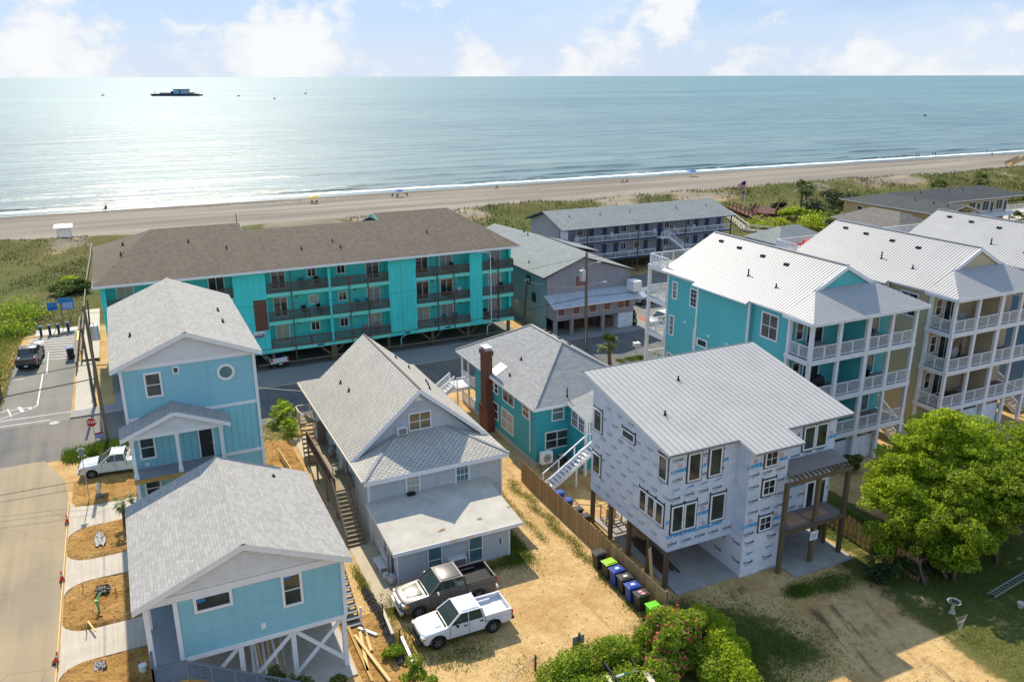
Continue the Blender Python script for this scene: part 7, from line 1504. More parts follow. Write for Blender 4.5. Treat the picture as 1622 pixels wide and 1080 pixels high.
# cones
for (px, py), lab in (((107, 829), 'orange traffic cone by the driveway next to the young palm'), ((99, 920), 'orange traffic cone by the middle driveway'), ((88, 1050), 'tilted orange traffic cone on the soil at the road edge')):
    q = gp(px, py); t_ = thing('traffic_cone', lab, 'cone', (0, 0, 0), 'traffic cones by the driveways'); mb = MB(); mb.box(-.17, .17, -.17, .17, 0, .04); mb.build('base', 'plastic_black', t_); mb = MB(); mb.cyl((0, 0, .04), (0, 0, .7), .13, .03, 12); mb.build('body', 'cone_orange', t_); mb = MB(); mb.cyl((0, 0, .38), (0, 0, .5), .088, .07, 12); mb.build('band', 'label_white', t_); t_.location = (q.x, q.y, .02); 
    if px == 88: t_.rotation_euler = (0, .25, 0)
# bucket, pipes, planks, poly sheeting on the building plots
q = gp(228, 1068); t_ = thing('bucket', 'white bucket standing in the soil by the porch of the stilt house', 'bucket', (q.x, q.y, .12)); mb = MB(); mb.cyl((q.x, q.y, .12), (q.x, q.y, .58), .17, .2, 14); mb.build('body', 'pvc', t_); mb = MB(); mb.cyl((q.x, q.y, .58), (q.x, q.y, .61), .21, .21, 14); mb.build('lid', 'label_white', t_)
q = gp(158, 972); mb = MB(); mb.tube([(q.x, q.y, .1), (q.x-.05, q.y+.05, .9), (q.x+.2, q.y+.4, 1.1)], .07, 8); mb.cyl((q.x-.05, q.y, .75), (q.x-.05, q.y, .95), .1, .1, 8); o = mb.build('standpipe', 'pvc_green', loc=(q.x, q.y, .1)); tag(o, 'pale green and white standpipe in the soil between driveways', 'pipe')
q = gp(158, 783); mb = MB(); mb.cyl((q.x, q.y, .05), (q.x, q.y, .8), .12, .12, 12); mb.cyl((q.x, q.y, .8), (q.x, q.y, .86), .15, .15, 12); o = mb.build('standpipe', 'pvc', loc=(q.x, q.y, .05)); tag(o, 'white capped pipe stub in the soil near the white pickup', 'pipe')
def sheeting(px, py, wd, dp, mat, label, seed, z=.12):
    q = gp(px, py); r_ = np.random.default_rng(seed); n = 18; xs = np.linspace(-1, 1, n); X, Y = np.meshgrid(xs, xs); f_ = .75+.35*wob(X*30+seed, Y*30)
    X = (X*np.sqrt(1-Y*Y*.5)*f_+r_.normal(size=X.shape)*.05)*wd/2; Y = (Y*np.sqrt(np.clip(1-X*X/wd/wd*2, .2, 1))*f_+r_.normal(size=X.shape)*.05)*dp/2; Z = np.abs(r_.normal(size=X.shape))*.05+.13
    V = np.stack([X, Y, Z], -1).reshape(-1, 3); ii = (np.arange(n-1)[:, None]*n+np.arange(n-1)[None, :]).ravel(); o = bpy.data.objects.new('plastic_sheeting', raw_mesh('plastic_sheeting', V, np.stack([ii, ii+1, ii+n+1, ii+n], 1), mat)); COL.objects.link(o); o.location = (q.x, q.y, z); tag(o, label, 'sheeting')
sheeting(160, 858, .9, 2.6, 'plastic_bag', 'crumpled grey plastic sheeting in the soil by the young palm', 1); sheeting(165, 940, 1.1, 1.2, 'poly_black', 'crumpled black plastic in the soil below the middle driveway', 2, .2); sheeting(160, 1060, .8, 1.0, 'plastic_bag', 'crumpled grey plastic in the soil near the white bucket', 3); sheeting(160, 790, .8, .6, 'plastic_bag', 'scrap of grey plastic near the white pipe stub', 4)
sheeting(470, 668, 1.8, 2.0, 'plastic_bag', 'heap of white plastic sheeting beside the yucca plants', 6, .5); sheeting(523, 742, .9, .7, 'plastic_bag', 'white plastic sheeting on the side deck of the grey cottage', 7, 2.3)
q = gp(528, 722, 2.3); mb = MB(); mb.ell((q.x, q.y, 2.75), (.4, .4, .45), 10, 7, jit=.12); o = mb.build('white_sack', 'plastic_bag', loc=(q.x, q.y, 2.3)); tag(o, 'stuffed white plastic sack on the side deck of the grey cottage', 'sack'); q = gp(622, 925); mb = MB(); mb.ell((q.x, q.y, .35), (.33, .33, .4), 10, 7, jit=.15); o = mb.build('rubbish_sack', 'galv', loc=(q.x, q.y, 0)); tag(o, 'grey rubbish sack at the corner of the cottage annex', 'sack')
chair(11.6, 53.6, 2.3, -1.4, 'pale_board', 'white garden chair on the side deck of the grey cottage')
# bench and bucket by annex door
t_ = thing('garden_bench', 'white slatted bench against the annex wall of the grey cottage', 'bench', (11.6, 44, .05))
for k in range(6): mb = MB(); mb.box(11.5+k*.085, 11.57+k*.085, 43.3, 44.7, .45, .49); mb.build('seat_slat', 'white_rail', t_)
for k in range(8): mb = MB(); y = 43.38+k*.17; mb.box(12.02, 12.06, y, y+.08, .5, .98); mb.build('back_slat', 'white_rail', t_)
mb = MB(); mb.box(12.0, 12.07, 43.3, 44.7, .98, 1.05); mb.build('top_rail', 'white_rail', t_)
for x in (11.53, 12.0):
    for y in (43.33, 44.62): mb = MB(); mb.box(x, x+.07, y, y+.06, .05, .45); mb.build('leg', 'white_rail', t_)
q = gp(611, 917); mb = MB(); mb.cyl((q.x, q.y, .05), (q.x, q.y, .42), .15, .18, 14); o = mb.build('pail', 'pvc', loc=(q.x, q.y, .05)); tag(o, 'white pail on the path in front of the slatted bench', 'bucket')
# timber and silt fence beside the stilt house
def stick(name, a, b, wd, ht, mat, label, cat, grp=None):
    a, b = Vector(a), Vector(b); mb = MB(); mb.bar(a, b, wd, ht); o = mb.build(name, mat, loc=a); tag(o, label, cat, grp)
for p, q, lab, m in (((562, 1005), (618, 1078), 'long yellow plank crossing over other planks on the soil', 'pine'), ((570, 1000), (583, 1062), 'yellow plank lying straight on the soil by the stilt house', 'pine'), ((578, 998), (588, 1030), 'short yellow plank beside the crossed planks', 'pine'), ((548, 985), (590, 1078), 'greenish weathered plank under the yellow ones', 'treated')):
    zz = .32 if 'crossing' in lab else .22; a, b = gp(*p, zz), gp(*q, zz); stick('timber_plank', a, b, .16, .06, m, lab, 'plank')
for p, q, lab in (((568, 994), (597, 1005), 'grey-white timber post lying beyond the stair foot'), ((636, 1008), (656, 1052), 'white timber board lying by the silt fence posts'), ((606, 965), (622, 1004), 'pale board lying against the silt fence')):
    a, b = gp(*p, .2), gp(*q, .2); stick('white_timber', a, b, .16, .1, 'white_trim' if 'white' in lab else 'pale_board', lab, 'plank')
sf = thing('silt_fence', 'collapsed black silt fence along the grass beside the sandy yard', 'silt fence', (10.6, 38, 0)); pts = [gp(578, 935), gp(592, 958), gp(603, 978), gp(612, 1000), gp(622, 1022), gp(633, 1045), gp(640, 1056)]; r_ = random.Random(3)
mb = MB()
for a, b in zip(pts[:-1], pts[1:]):
    for k in range(6):
        q0, q1 = a.lerp(b, k/6), a.lerp(b, (k+1)/6); w0 = .22+.1*r_.random(); mb.quad((q0.x-w0, q0.y, .06+.1*r_.random()), (q1.x-w0, q1.y, .06+.1*r_.random()), (q1.x, q1.y, .3+.15*r_.random()), (q0.x, q0.y, .3+.15*r_.random())); mb.quad((q0.x, q0.y, .32), (q1.x, q1.y, .32), (q1.x+w0, q1.y, .05), (q0.x+w0, q0.y, .05))
mb.build('fabric', 'poly_black', sf)
for px, py in ((607, 984), (634, 1026), (668, 1066)): q = gp(px, py); mb = MB(); mb.box(q.x-.04, q.x+.04, q.y-.04, q.y+.04, 0, 1.2); mb.build('stake', 'old_post', sf)
for px, py, lab in ((138, 1005, 'lower'), (133, 940, 'middle'), (185, 945, 'far'), (170, 1062, 'near')):
    q = gp(px, py); stick('form_stake', (q.x, q.y, 0), (q.x, q.y, .7), .05, .05, 'treated', 'thin wooden form stake at a driveway edge', 'stake', 'form stakes at the driveways')
for px, py in ((145, 995),): a = gp(px-6, py-12, .35); b = gp(px+6, py+4, .35); stick('scrap_wood', a, b, .09, .05, 'pine', 'short pale scrap of wood on the soil between driveways', 'plank')
# rope fence at the front, ladder, birdbath, plant stake fan, trailer rails
q = gp(848, 1062); stick('rope_post', (q.x, q.y, 0), (q.x, q.y, 1.0), .09, .09, 'old_post', 'short timber post holding a rope by the hedge', 'post'); mb = MB(); a = gp(790, 1085, .9); mb.tube([a, a.lerp(Vector((q.x, q.y, .95)), .5)-Vector((0, 0, .1)), (q.x, q.y, .95)], .018, 5); o = mb.build('rope', 'pale_board', loc=a); tag(o, 'pale rope running from a short post beside the hedge', 'rope')
t_ = thing('ladder', 'aluminium extension ladder lying on the lawn under the trees', 'ladder', (44, 25.6, .3)); a, b = gp(1564, 940, .4), gp(1640, 895, .4); d = (b-a).normalized(); s = d.cross(Vector((0, 0, 1)))
for k in (0, 1):
    for sg in (0, .42):
        mb = MB(); o_ = s*(sg+.06*k)+Vector((0, 0, .09*k)); mb.bar(a+o_+d*(.25*k), b+o_+d*(.25*k), .035, .08); mb.build('rail', 'galv', t_)
for k in range(14): q0 = a+d*(.2+k*.3); mb = MB(); mb.cyl(q0+Vector((0, 0, .045)), q0+s*.42+Vector((0, 0, .045)), .02, .02, 6); mb.build('rung', 'galv', t_)
q = gp(1508, 970); t_ = thing('birdbath', 'pale stone birdbath on the shaded lawn', 'birdbath', (q.x, q.y, 0)); mb = MB(); mb.cyl((q.x, q.y, 0), (q.x, q.y, .12), .2, .16, 14); mb.cyl((q.x, q.y, .12), (q.x, q.y, .62), .1, .07, 12); mb.cyl((q.x, q.y, .62), (q.x, q.y, .68), .1, .16, 12); mb.build('pedestal', 'concrete', t_); mb = MB(); mb.cyl((q.x, q.y, .68), (q.x, q.y, .78), .2, .38, 18, cap=False); mb.cyl((q.x, q.y, .68), (q.x, q.y, .69), .2, .2, 18); mb.build('bowl', 'concrete', t_); mb = MB(); mb.cyl((q.x, q.y, .72), (q.x, q.y, .74), .3, .3, 18); mb.build('water', 'glass', t_)
q = gp(1519, 1003); t_ = thing('garden_trellis', 'fan-shaped pale trellis behind the birdbath', 'trellis', (q.x, q.y, 0))
for k in range(6): mb = MB(); mb.bar((q.x, q.y, .05), (q.x-.45+k*.17, q.y, 1.15), .02, .02); mb.build('slat', 'pale_board', t_)
mb = MB(); mb.bar((q.x-.3, q.y-.01, .8), (q.x+.3, q.y-.01, .8), .02, .02); mb.build('crossbar', 'pale_board', t_)
q = gp(1616, 962); mb = MB(); mb.cyl((q.x, q.y, 0), (q.x, q.y, .3), .14, .2, 12); mb.cyl((q.x, q.y, .3), (q.x, q.y, .34), .22, .22, 12); o = mb.build('flower_pot', 'concrete', loc=(q.x, q.y, 0)); tag(o, 'grey stone flower pot on the lawn near the ladder', 'pot')
t_ = thing('boat_trailer', 'black boat trailer frame in the hedge at the drive end', 'trailer', (20.3, 28.8, 1)); zt = 1.1
for p, q in (((957, 1050), (990, 1095)), ((1000, 1043), (1035, 1100))): a, b = gp(*p, zt), gp(*q, zt); mb = MB(); mb.bar(a, b, .1, .16); mb.build('rail', 'plastic_black', t_)
a, b = gp(972, 1073, zt), gp(1008, 1062, zt); mb = MB(); mb.cyl(a, b, .07, .07, 10); mb.build('roller', 'pvc', t_); m_ = a.lerp(b, .45); mb = MB(); mb.cyl(m_, a.lerp(b, .6), .075, .075, 10); mb.build('blue_band', 'sign_blue', t_); a, b = gp(1022, 1062, zt), gp(1045, 1100, zt); mb = MB(); mb.bar(a, b, .3, .08); mb.build('bunk', 'pale_board', t_); a, b = gp(962, 1070, zt), gp(980, 1100, zt); mb = MB(); mb.bar(a, b, .16, .06); mb.build('bunk', 'pale_board', t_)
for p in ((965, 1066), (1010, 1066), (1030, 1095)): a = gp(*p, zt); mb = MB(); mb.cyl((a.x, a.y, 0), (a.x, a.y, zt), .06, .06, 6); mb.build('support', 'plastic_black', t_)
# mailbox on the street
q = gp(1008, 563); t_ = thing('mailbox', 'white twin mailbox on a white post by the grass strip', 'mailbox', (q.x, q.y, 0)); mb = MB(); mb.box(q.x-.08, q.x+.08, q.y-.08, q.y+.08, 0, 1.1); mb.build('post', 'white_trim', t_)
for sx in (-.22, .22): mb = MB(); mb.box(q.x+sx-.16, q.x+sx+.16, q.y-.3, q.y+.3, 1.1, 1.4); mb.cyl((q.x+sx, q.y-.3, 1.4), (q.x+sx, q.y+.3, 1.4), .16, .16, 10); mb.build('box', 'white_trim', t_)
# ------------------------------------------------------------------ beach things
def umbrella(px, py, col, label, ztop=2.1, r_=1.5, z=-2.0):
    q = gp(px, py, z); g = float(gz(q.x, q.y)); q = gp(px, py, g); t_ = thing('beach_umbrella', label, 'umbrella', (q.x, q.y, g)); mb = MB(); mb.cyl((q.x, q.y, g), (q.x, q.y, g+ztop), .03, .03, 6); mb.build('pole', 'galv', t_); mb = MB(); n = 10
    for k in range(n):
        a, b = 2*math.pi*k/n, 2*math.pi*(k+1)/n; A = (q.x+r_*math.cos(a), q.y+r_*math.sin(a), g+ztop-.5); B_ = (q.x+r_*math.cos(b), q.y+r_*math.sin(b), g+ztop-.5); m1 = (q.x+r_*.6*math.cos(a), q.y+r_*.6*math.sin(a), g+ztop-.12); m2 = (q.x+r_*.6*math.cos(b), q.y+r_*.6*math.sin(b), g+ztop-.12)
        mb.quad(A, B_, m2, m1); mb.poly(m1, m2, (q.x, q.y, g+ztop+.03))
    mb.build('canopy', col, t_); return q.x, q.y, g
def person(x, y, z, cloth, skin, label, pose='stand', rz=0, h=1.72):
    pr = thing('person', label, 'person'); me = bpy.data.meshes.new('body'); bm = bmesh.new(); sk = bm.verts.layers.skin.verify(); k = h/1.72
    if pose == 'stand': J = {'pel': (0, 0, .95, .14), 'chest': (0, .0, 1.3, .16), 'neck': (0, 0, 1.47, .06), 'head': (0, -.01, 1.6, .1), 'hl': (.1, 0, .9, .09), 'kl': (.12, -.02, .5, .07), 'fl': (.13, .02, .08, .05), 'tl': (.14, -.12, .04, .04), 'hr': (-.1, 0, .9, .09), 'kr': (-.12, -.02, .5, .07), 'fr': (-.13, .05, .08, .05), 'tr': (-.14, -.09, .04, .04), 'sl': (.2, 0, 1.4, .07), 'el': (.27, .02, 1.13, .05), 'wl': (.26, -.08, .88, .04), 'sr': (-.2, 0, 1.4, .07), 'er': (-.27, .02, 1.13, .05), 'wr': (-.26, -.08, .88, .04)}
    else: J = {'pel': (0, 0, .42, .15), 'chest': (0, .12, .75, .16), 'neck': (0, .15, .93, .06), 'head': (0, .14, 1.07, .1), 'hl': (.1, -.05, .42, .09), 'kl': (.13, -.45, .5, .07), 'fl': (.13, -.55, .08, .05), 'tl': (.13, -.68, .05, .04), 'hr': (-.1, -.05, .42, .09), 'kr': (-.13, -.45, .5, .07), 'fr': (-.13, -.55, .08, .05), 'tr': (-.13, -.68, .05, .04), 'sl': (.2, .12, .86, .07), 'el': (.3, .05, .62, .05), 'wl': (.28, -.2, .55, .04), 'sr': (-.2, .12, .86, .07), 'er': (-.3, .05, .62, .05), 'wr': (-.28, -.2, .55, .04)}
    E_ = [('pel', 'chest'), ('chest', 'neck'), ('neck', 'head'), ('pel', 'hl'), ('hl', 'kl'), ('kl', 'fl'), ('fl', 'tl'), ('pel', 'hr'), ('hr', 'kr'), ('kr', 'fr'), ('fr', 'tr'), ('chest', 'sl'), ('sl', 'el'), ('el', 'wl'), ('chest', 'sr'), ('sr', 'er'), ('er', 'wr')]; vs = {}
    for n_, (a, b, c, r_) in J.items(): q = bm.verts.new((a*k, b*k, c*k)); q[sk].radius = (r_*k, r_*k); q[sk].use_root = n_ == 'pel'; vs[n_] = q
    for a, b in E_: bm.edges.new((vs[a], vs[b]))
    bm.to_mesh(me); bm.free(); me.materials.append(M[skin]); o = bpy.data.objects.new('body', me); COL.objects.link(o); o.parent = pr; md = o.modifiers.new('s', 'SKIN'); md.use_smooth_shade = True; sb = o.modifiers.new('d', 'SUBSURF'); sb.levels = 1; sb.render_levels = 1
    hd = J['head']; mb = MB(); mb.ell((hd[0]*k, hd[1]*k+.02, hd[2]*k+.03), (.11*k, .12*k, .12*k), 8, 6); mb.build('hair', 'dark_wood', pr); pl = J['pel']; mb = MB(); mb.ell((pl[0], pl[1]*k, pl[2]*k-.02), (.2*k, .17*k, .17*k), 10, 6); mb.build('shorts', cloth, pr)
    if cloth != 'skin': ch = J['chest']; mb = MB(); mb.ell((0, ch[1]*k, ch[2]*k-.06), (.21*k, .18*k, .26*k), 10, 6); mb.build('top', cloth, pr)
    pr.location = (x, y, z); pr.rotation_euler = (0, 0, rz); return pr
def bchair(x, y, z, mat, label, rz=0): o = chair(x, y, z, rz, mat, label); o.scale = (.9, .9, .8); return o
x, y, g = umbrella(497, 322, 'yellow', 'yellow beach umbrella over two chairs on the sand', 2.0, 1.35); bchair(x-.6, y-.5, g, 'fabric_red', 'red beach chair under the yellow umbrella', math.pi); bchair(x+.6, y-.5, g, 'furn_brown', 'brown beach chair under the yellow umbrella', math.pi)
x, y, g = umbrella(631, 312, 'umb_blue', 'blue beach umbrella with people seated below it'); bchair(x-.4, y-.3, g, 'navy', 'navy beach chair under the blue umbrella beside two sitters', math.pi); person(x-1.6, y+.2, g, 'umb_blue', 'skin', 'person in blue sitting beside the blue umbrella', 'sit', math.pi); person(x+2.4, y-.3, g, 'navy', 'skin', 'person in dark clothes sitting apart from the blue umbrella', 'sit', 2.5)
umbrella(1095, 279, 'umb_blue', 'dark blue beach umbrella alone on the sand near the surf', 2.0, 1.9)
for px, py, m, lab in ((168, 334, 'fabric_red', 'person in red sitting on the sand by the surf'), (986, 291, 'furn_teal', 'person in teal lying back on the sand'), (993, 290, 'navy', 'person in dark clothes sitting beside the one in teal'), (787, 300, 'furn_teal', 'person in teal sitting near the water')):
    q = gp(px, py, -2.2); g = float(gz(q.x, q.y)); q = gp(px, py, g); p_ = person(q.x, q.y, g, m, 'skin', lab, 'sit', math.pi+.4); p_.scale = (1.3, 1.3, 1.3) if px == 168 else (1.1, 1.1, 1.1)
for px, py, m, lab in ((1451, 250, 'dark_cloth', 'person in dark clothes walking by the surf beside another walker'), (1455, 250, 'navy', 'person in navy walking close beside the darker walker'), (1477, 248, 'dark_cloth', 'dark figure standing at the edge of the water in a pair'), (1481, 248, 'furn_brown', 'person in brown standing at the water with a dark figure'), (1563, 243, 'dark_cloth', 'lone dark figure standing in the shallows'), (1571, 246, 'furn_brown', 'person in brown sitting on the sand near the shallows')):
    q = gp(px, py, -2.7); g = float(gz(q.x, q.y)); q = gp(px, py, g); person(q.x, q.y, g, m, 'skin', lab, 'sit' if px == 1571 else 'stand', random.uniform(0, 6), 1.8)
# lifeguard tower
q = gp(104, 382, .9); X0, Y0 = q.x, q.y; t_ = thing('lifeguard_tower', 'white slatted lifeguard stand on the dune edge', 'lifeguard stand', (X0, Y0, .5))
for sx in (-1, 1):
    for sy in (-1, 1): mb = MB(); mb.bar((X0+sx*1.2, Y0+sy*1.1, .2), (X0+sx*1.0, Y0+sy*.8, 3.6), .12, .12); mb.build('leg', 'white_trim', t_)
for k in range(9): mb = MB(); z = .8+k*.3; mb.box(X0-1.12, X0+1.12, Y0-1.05+k*.03, Y0-1.0+k*.03, z, z+.16); mb.build('slat', 'white_rail', t_)
mb = MB(); mb.slab([(X0-1.5, Y0-1.4, 3.55), (X0+1.5, Y0-1.4, 3.55), (X0+1.5, Y0+1.2, 3.9), (X0-1.5, Y0+1.2, 3.9)], .1, 0, 0); mb.build('roof', 'white_trim', t_); mb = MB(); mb.box(X0-1.3, X0+1.3, Y0-1.2, Y0+1.0, .7, .8); mb.build('platform', 'white_rail', t_)
for px, py, ht, lab in ((143, 388, 1.3, 'thin dark marker post near the lifeguard stand'), (375, 355, 2.4, 'thin dark marker post on the sand behind the brown roof'), (1510, 285, 3.0, 'brown marker post on the dune near the beach steps'), (1315, 300, 1.2, 'small marker post on the dune beyond the palms')):
    q = gp(px, py, .5); stick('marker_post', (q.x, q.y, 0), (q.x, q.y, ht+.3), .14, .14, 'old_post', lab, 'post')
# flagpole
q = gp(1178, 331, .5); t_ = thing('flagpole', 'white flagpole with two flags by the red viewing deck', 'flagpole', (q.x, q.y, .3)); mb = MB(); mb.cyl((q.x, q.y, .3), (q.x, q.y, 7.0), .07, .05, 8); mb.build('pole', 'white_trim', t_)
def flag(par, x, y, z, wd, ht, union=True):
    for nm, mt, sel in (('flag_red_stripes', 'flag_red', 0), ('flag_white_stripes', 'flag_white', 1)):
        mb = MB(); n = 7
        for k in range(n):
            if k % 2 != sel: continue
            for j in range(8):
                f0, f1 = j/8, (j+1)/8
                if union and f1 <= .42 and k >= 3: continue
                P = lambda f, zz: (x-f*wd, y+.12*math.sin(f*7)*wd*.5, z+zz-.55*f*f*ht-.1*f)
                mb.quad(P(f0, k*ht/n), P(f1, k*ht/n), P(f1, (k+1)*ht/n), P(f0, (k+1)*ht/n))
        mb.build(nm, mt, par)
    mb = MB()
    for j in range(4):
        f0, f1 = j/8, (j+1)/8; P = lambda f, zz: (x-f*wd, y+.12*math.sin(f*7)*wd*.5-.01, z+zz-.55*f*f*ht-.1*f); mb.quad(P(f0, ht*3/7), P(f1, ht*3/7), P(f1, ht), P(f0, ht))
    mb.build('flag_canton', 'flag_blue', par)
flag(t_, q.x-.05, q.y, 5.5, 2.2, 1.3); flag(t_, q.x-.05, q.y, 3.6, 1.3, .9)
# work barge far out at sea
a, b = gp(241, 152.5, -3), gp(319, 152.5, -3); L = (b-a).length; d = (b-a).normalized(); s = Vector((0, 0, 1)).cross(d); t_ = thing('work_barge', 'dark blue work barge with pale deckhouse far out at sea', 'boat', (a.x, a.y, -3))
def bb(name, x0, x1, w0, z0, z1, mat):
    mb = MB(); P = [a+d*x0-s*w0, a+d*x1-s*w0, a+d*x1+s*w0, a+d*x0+s*w0]; mb.prism([(p.x, p.y, -3+z0) for p in P], (0, 0, z1-z0)); mb.build(name, mat, t_)
k_ = L/78
bb('hull', 3*k_, 72*k_, 8, .0, 3.4*k_, 'barge_hull'); bb('bow', 0, 3*k_, 6, 1.2*k_, 2.8*k_, 'barge_hull'); bb('stern', 72*k_, 78*k_, 6, .4*k_, 2.6*k_, 'barge_hull'); bb('deckhouse', 37*k_, 58*k_, 5, 3.4*k_, 9*k_, 'barge_cabin'); bb('deckhouse_roof', 36*k_, 59*k_, 5.5, 9*k_, 10*k_, 'barge_hull'); bb('deckhouse_divider', 46*k_, 48*k_, 5.2, 3.4*k_, 9*k_, 'barge_hull'); bb('winch_house', 32*k_, 37*k_, 4, 3.4*k_, 7*k_, 'barge_hull'); bb('deck_gear', 14*k_, 30*k_, 3, 3.4*k_, 4.8*k_, 'rust_panel'); bb('deck_box', 58*k_, 66*k_, 4, 3.4*k_, 5.6*k_, 'tan_motel')
mb = MB(); q0 = a+d*6*k_; mb.cyl((q0.x, q0.y, .0), (q0.x-2, q0.y, 5*k_), .5, .3, 6); q0 = a+d*70*k_; mb.cyl((q0.x, q0.y, .0), (q0.x, q0.y, 4.5*k_), .5, .3, 6); mb.build('mast', 'barge_hull', t_)
for px, py, lab in ((435, 157, 'small dark buoy far out beyond the barge to seaward'), (163, 152, 'tiny dark buoy near the horizon before the barge'), (1465, 184, 'small dark float off the far beach'), (378, 153, 'tiny dark float between barge and buoy'), (484, 149, 'tiny dark float near the horizon past the buoy')):
    q = gp(px, py, -3); mb = MB(); sc = q.length/1600; mb.ell((q.x, q.y, -2.6), (2.6*sc, 2.6*sc, 1.5*sc), 10, 6); mb.cyl((q.x, q.y, -2.4), (q.x, q.y, -2.6+2.6*sc), .4*sc, .2*sc, 6); o = mb.build('buoy', 'barge_hull', loc=(q.x, q.y, -3)); tag(o, lab, 'buoy')
# ------------------------------------------------------------------ vegetation
def leaf_mesh(name, blobs, n, size, mat, up=.35, shell=.55, aspect=.55, seed=0, gravity=0.0, squash_bottom=True):
    r_ = np.random.default_rng(seed); vol = np.array([b[3]*b[4]*b[5] for b in blobs]); cnt = np.maximum(20, (n*vol**.7/np.sum(vol**.7))).astype(int); C = []; Nn = []
    for b, c in zip(blobs, cnt):
        d = r_.normal(size=(c, 3)); d /= np.linalg.norm(d, axis=1)[:, None]; rad = shell+(1-shell)*r_.random(c)**.5; rad *= 1+.10*np.sin(d[:, 0]*5+b[0])*np.cos(d[:, 1]*6+b[1])
        if squash_bottom: d[:, 2] = np.where(d[:, 2] < -.35, d[:, 2]*.5, d[:, 2])
        C.append(np.array(b[:3])+d*rad[:, None]*np.array(b[3:6])); Nn.append(d)
    C = np.concatenate(C); Nn = np.concatenate(Nn); k = len(C)
    nrm = Nn*.6+r_.normal(size=(k, 3))*.75+np.array([0, 0, up]); nrm /= np.linalg.norm(nrm, axis=1)[:, None]
    t = np.cross(nrm, r_.normal(size=(k, 3))); t /= np.linalg.norm(t, axis=1)[:, None]+1e-9; b2 = np.cross(nrm, t); s = size*(.4+1.2*r_.random(k)**1.6)[:, None]
    a, c = t*s, b2*s*aspect
    V = np.stack([C-a, C-c*.9+a*.1, C+a, C+c*.9+a*.1], 1).reshape(-1, 3); return raw_mesh(name, V, np.arange(4*k).reshape(k, 4), mat)
def link(me, name, parent=None, loc=(0, 0, 0)):
    o = bpy.data.objects.new(name, me); COL.objects.link(o)
    if parent is not None: o.parent = parent; o.location = -OFF[parent]
    OFF[o] = OFF[parent] if parent is not None else Vector(loc); return o
def clumps(cx, cy, cz, rx, ry, rz, n, rs, seed):
    r_ = np.random.default_rng(seed); out = []; m = max(5, n//6); hubs = []
    for k in range(m):                                  # main boughs, then leaf clumps round each bough end
        d = r_.normal(size=3); d /= np.linalg.norm(d); d[2] = abs(d[2])*1.1-.4; hubs.append(np.array([cx+d[0]*rx*.62, cy+d[1]*ry*.62, cz+d[2]*rz*.62]))
    for k in range(n):
        h = hubs[k % m]; d = r_.normal(size=3); d /= np.linalg.norm(d); rr = rs*(.45+1.0*r_.random()**1.5); f = r_.uniform(.1, .5); out.append((h[0]+d[0]*rx*f, h[1]+d[1]*ry*f, h[2]+d[2]*rz*f*.8, rr*r_.uniform(.8, 1.35), rr*r_.uniform(.8, 1.35), rr*r_.uniform(.45, .8)))
    return out
def tree(name, label, base, crown, n_cl, rs, nleaf, size, mat, seed, trunks=1, cat='tree', group=None, trunk_r=.16):
    t_ = thing(name, label, cat, base, group); B_ = Vector(base); cx, cy, cz, rx, ry, rz = crown; bl = clumps(cx, cy, cz, rx, ry, rz, n_cl, rs, seed)
    c = link(leaf_mesh('crown', bl, nleaf, size, mat, seed=seed), 'crown', t_); rr = random.Random(seed); mb = MB()
    for k in range(trunks):
        a = k*6.28/max(1, trunks)+rr.random(); p = B_+Vector((math.cos(a)*.22, math.sin(a)*.22, -.05))*(1 if trunks > 1 else .2); q = Vector((cx, cy, cz-rz*.2))+Vector((math.cos(a)*rx*.35, math.sin(a)*ry*.35, 0)); m_ = p.lerp(q, .5)+Vector((rr.uniform(-.2, .2), rr.uniform(-.2, .2), .1)); r0 = trunk_r*(1 if trunks == 1 else .75)
        mb.cyl(p, m_, r0, r0*.75, 8); mb.cyl(m_, q, r0*.75, r0*.45, 8)
        for j in range(5):
            b = bl[(k*5+j) % len(bl)]; mb.cyl(m_.lerp(q, rr.uniform(.2, 1)), Vector(b[:3]), r0*.42, r0*.12, 5)
    mb.build('trunk', 'bark', t_, smooth=True); return t_
# leafy trees at the right
for lab, bs, cr, ncl, rs, nl, mt, sd, tr in (
    ('broad bright green tree with several trunks behind the picket fence', (43.0, 27.6, 0), (43.6, 28.7, 3.5, 3.5, 2.8, 3.7), 120, .62, 42000, 'leaf_tree', 1, 3),
    ('tall green tree over the ladder on the lawn', (47.2, 27.6, 0), (48.2, 28.6, 3.9, 4.2, 3.0, 4.0), 130, .62, 42000, 'leaf_tree', 2, 2),
    ('tall yellow-green tree behind the others beside the tan townhouse', (48.6, 33.4, 0), (48.8, 33.0, 5.4, 5.2, 3.0, 4.0), 140, .7, 44000, 'leaf_bright', 3, 2),
    ('smaller green tree at the picket fence end nearest the palm', (41.2, 28.0, 0), (41.7, 29.4, 2.4, 2.4, 2.4, 2.5), 70, .55, 20000, 'leaf_tree', 4, 2),
    ('yellow-green tree rising over the picket fence beside the timber balcony', (43.8, 32.6, 0), (43.2, 32.2, 3.7, 3.1, 2.4, 3.0), 80, .6, 24000, 'leaf_bright', 6, 2),
    ('olive green tree at the far end of the lawn', (53.5, 29.0, 0), (53.6, 30.6, 4.6, 4.2, 4.0, 3.6), 100, .75, 26000, 'leaf_tree', 5, 2)):
    tree('leafy_tree', lab, bs, cr, ncl, rs, nl, .10, mt, sd, tr)
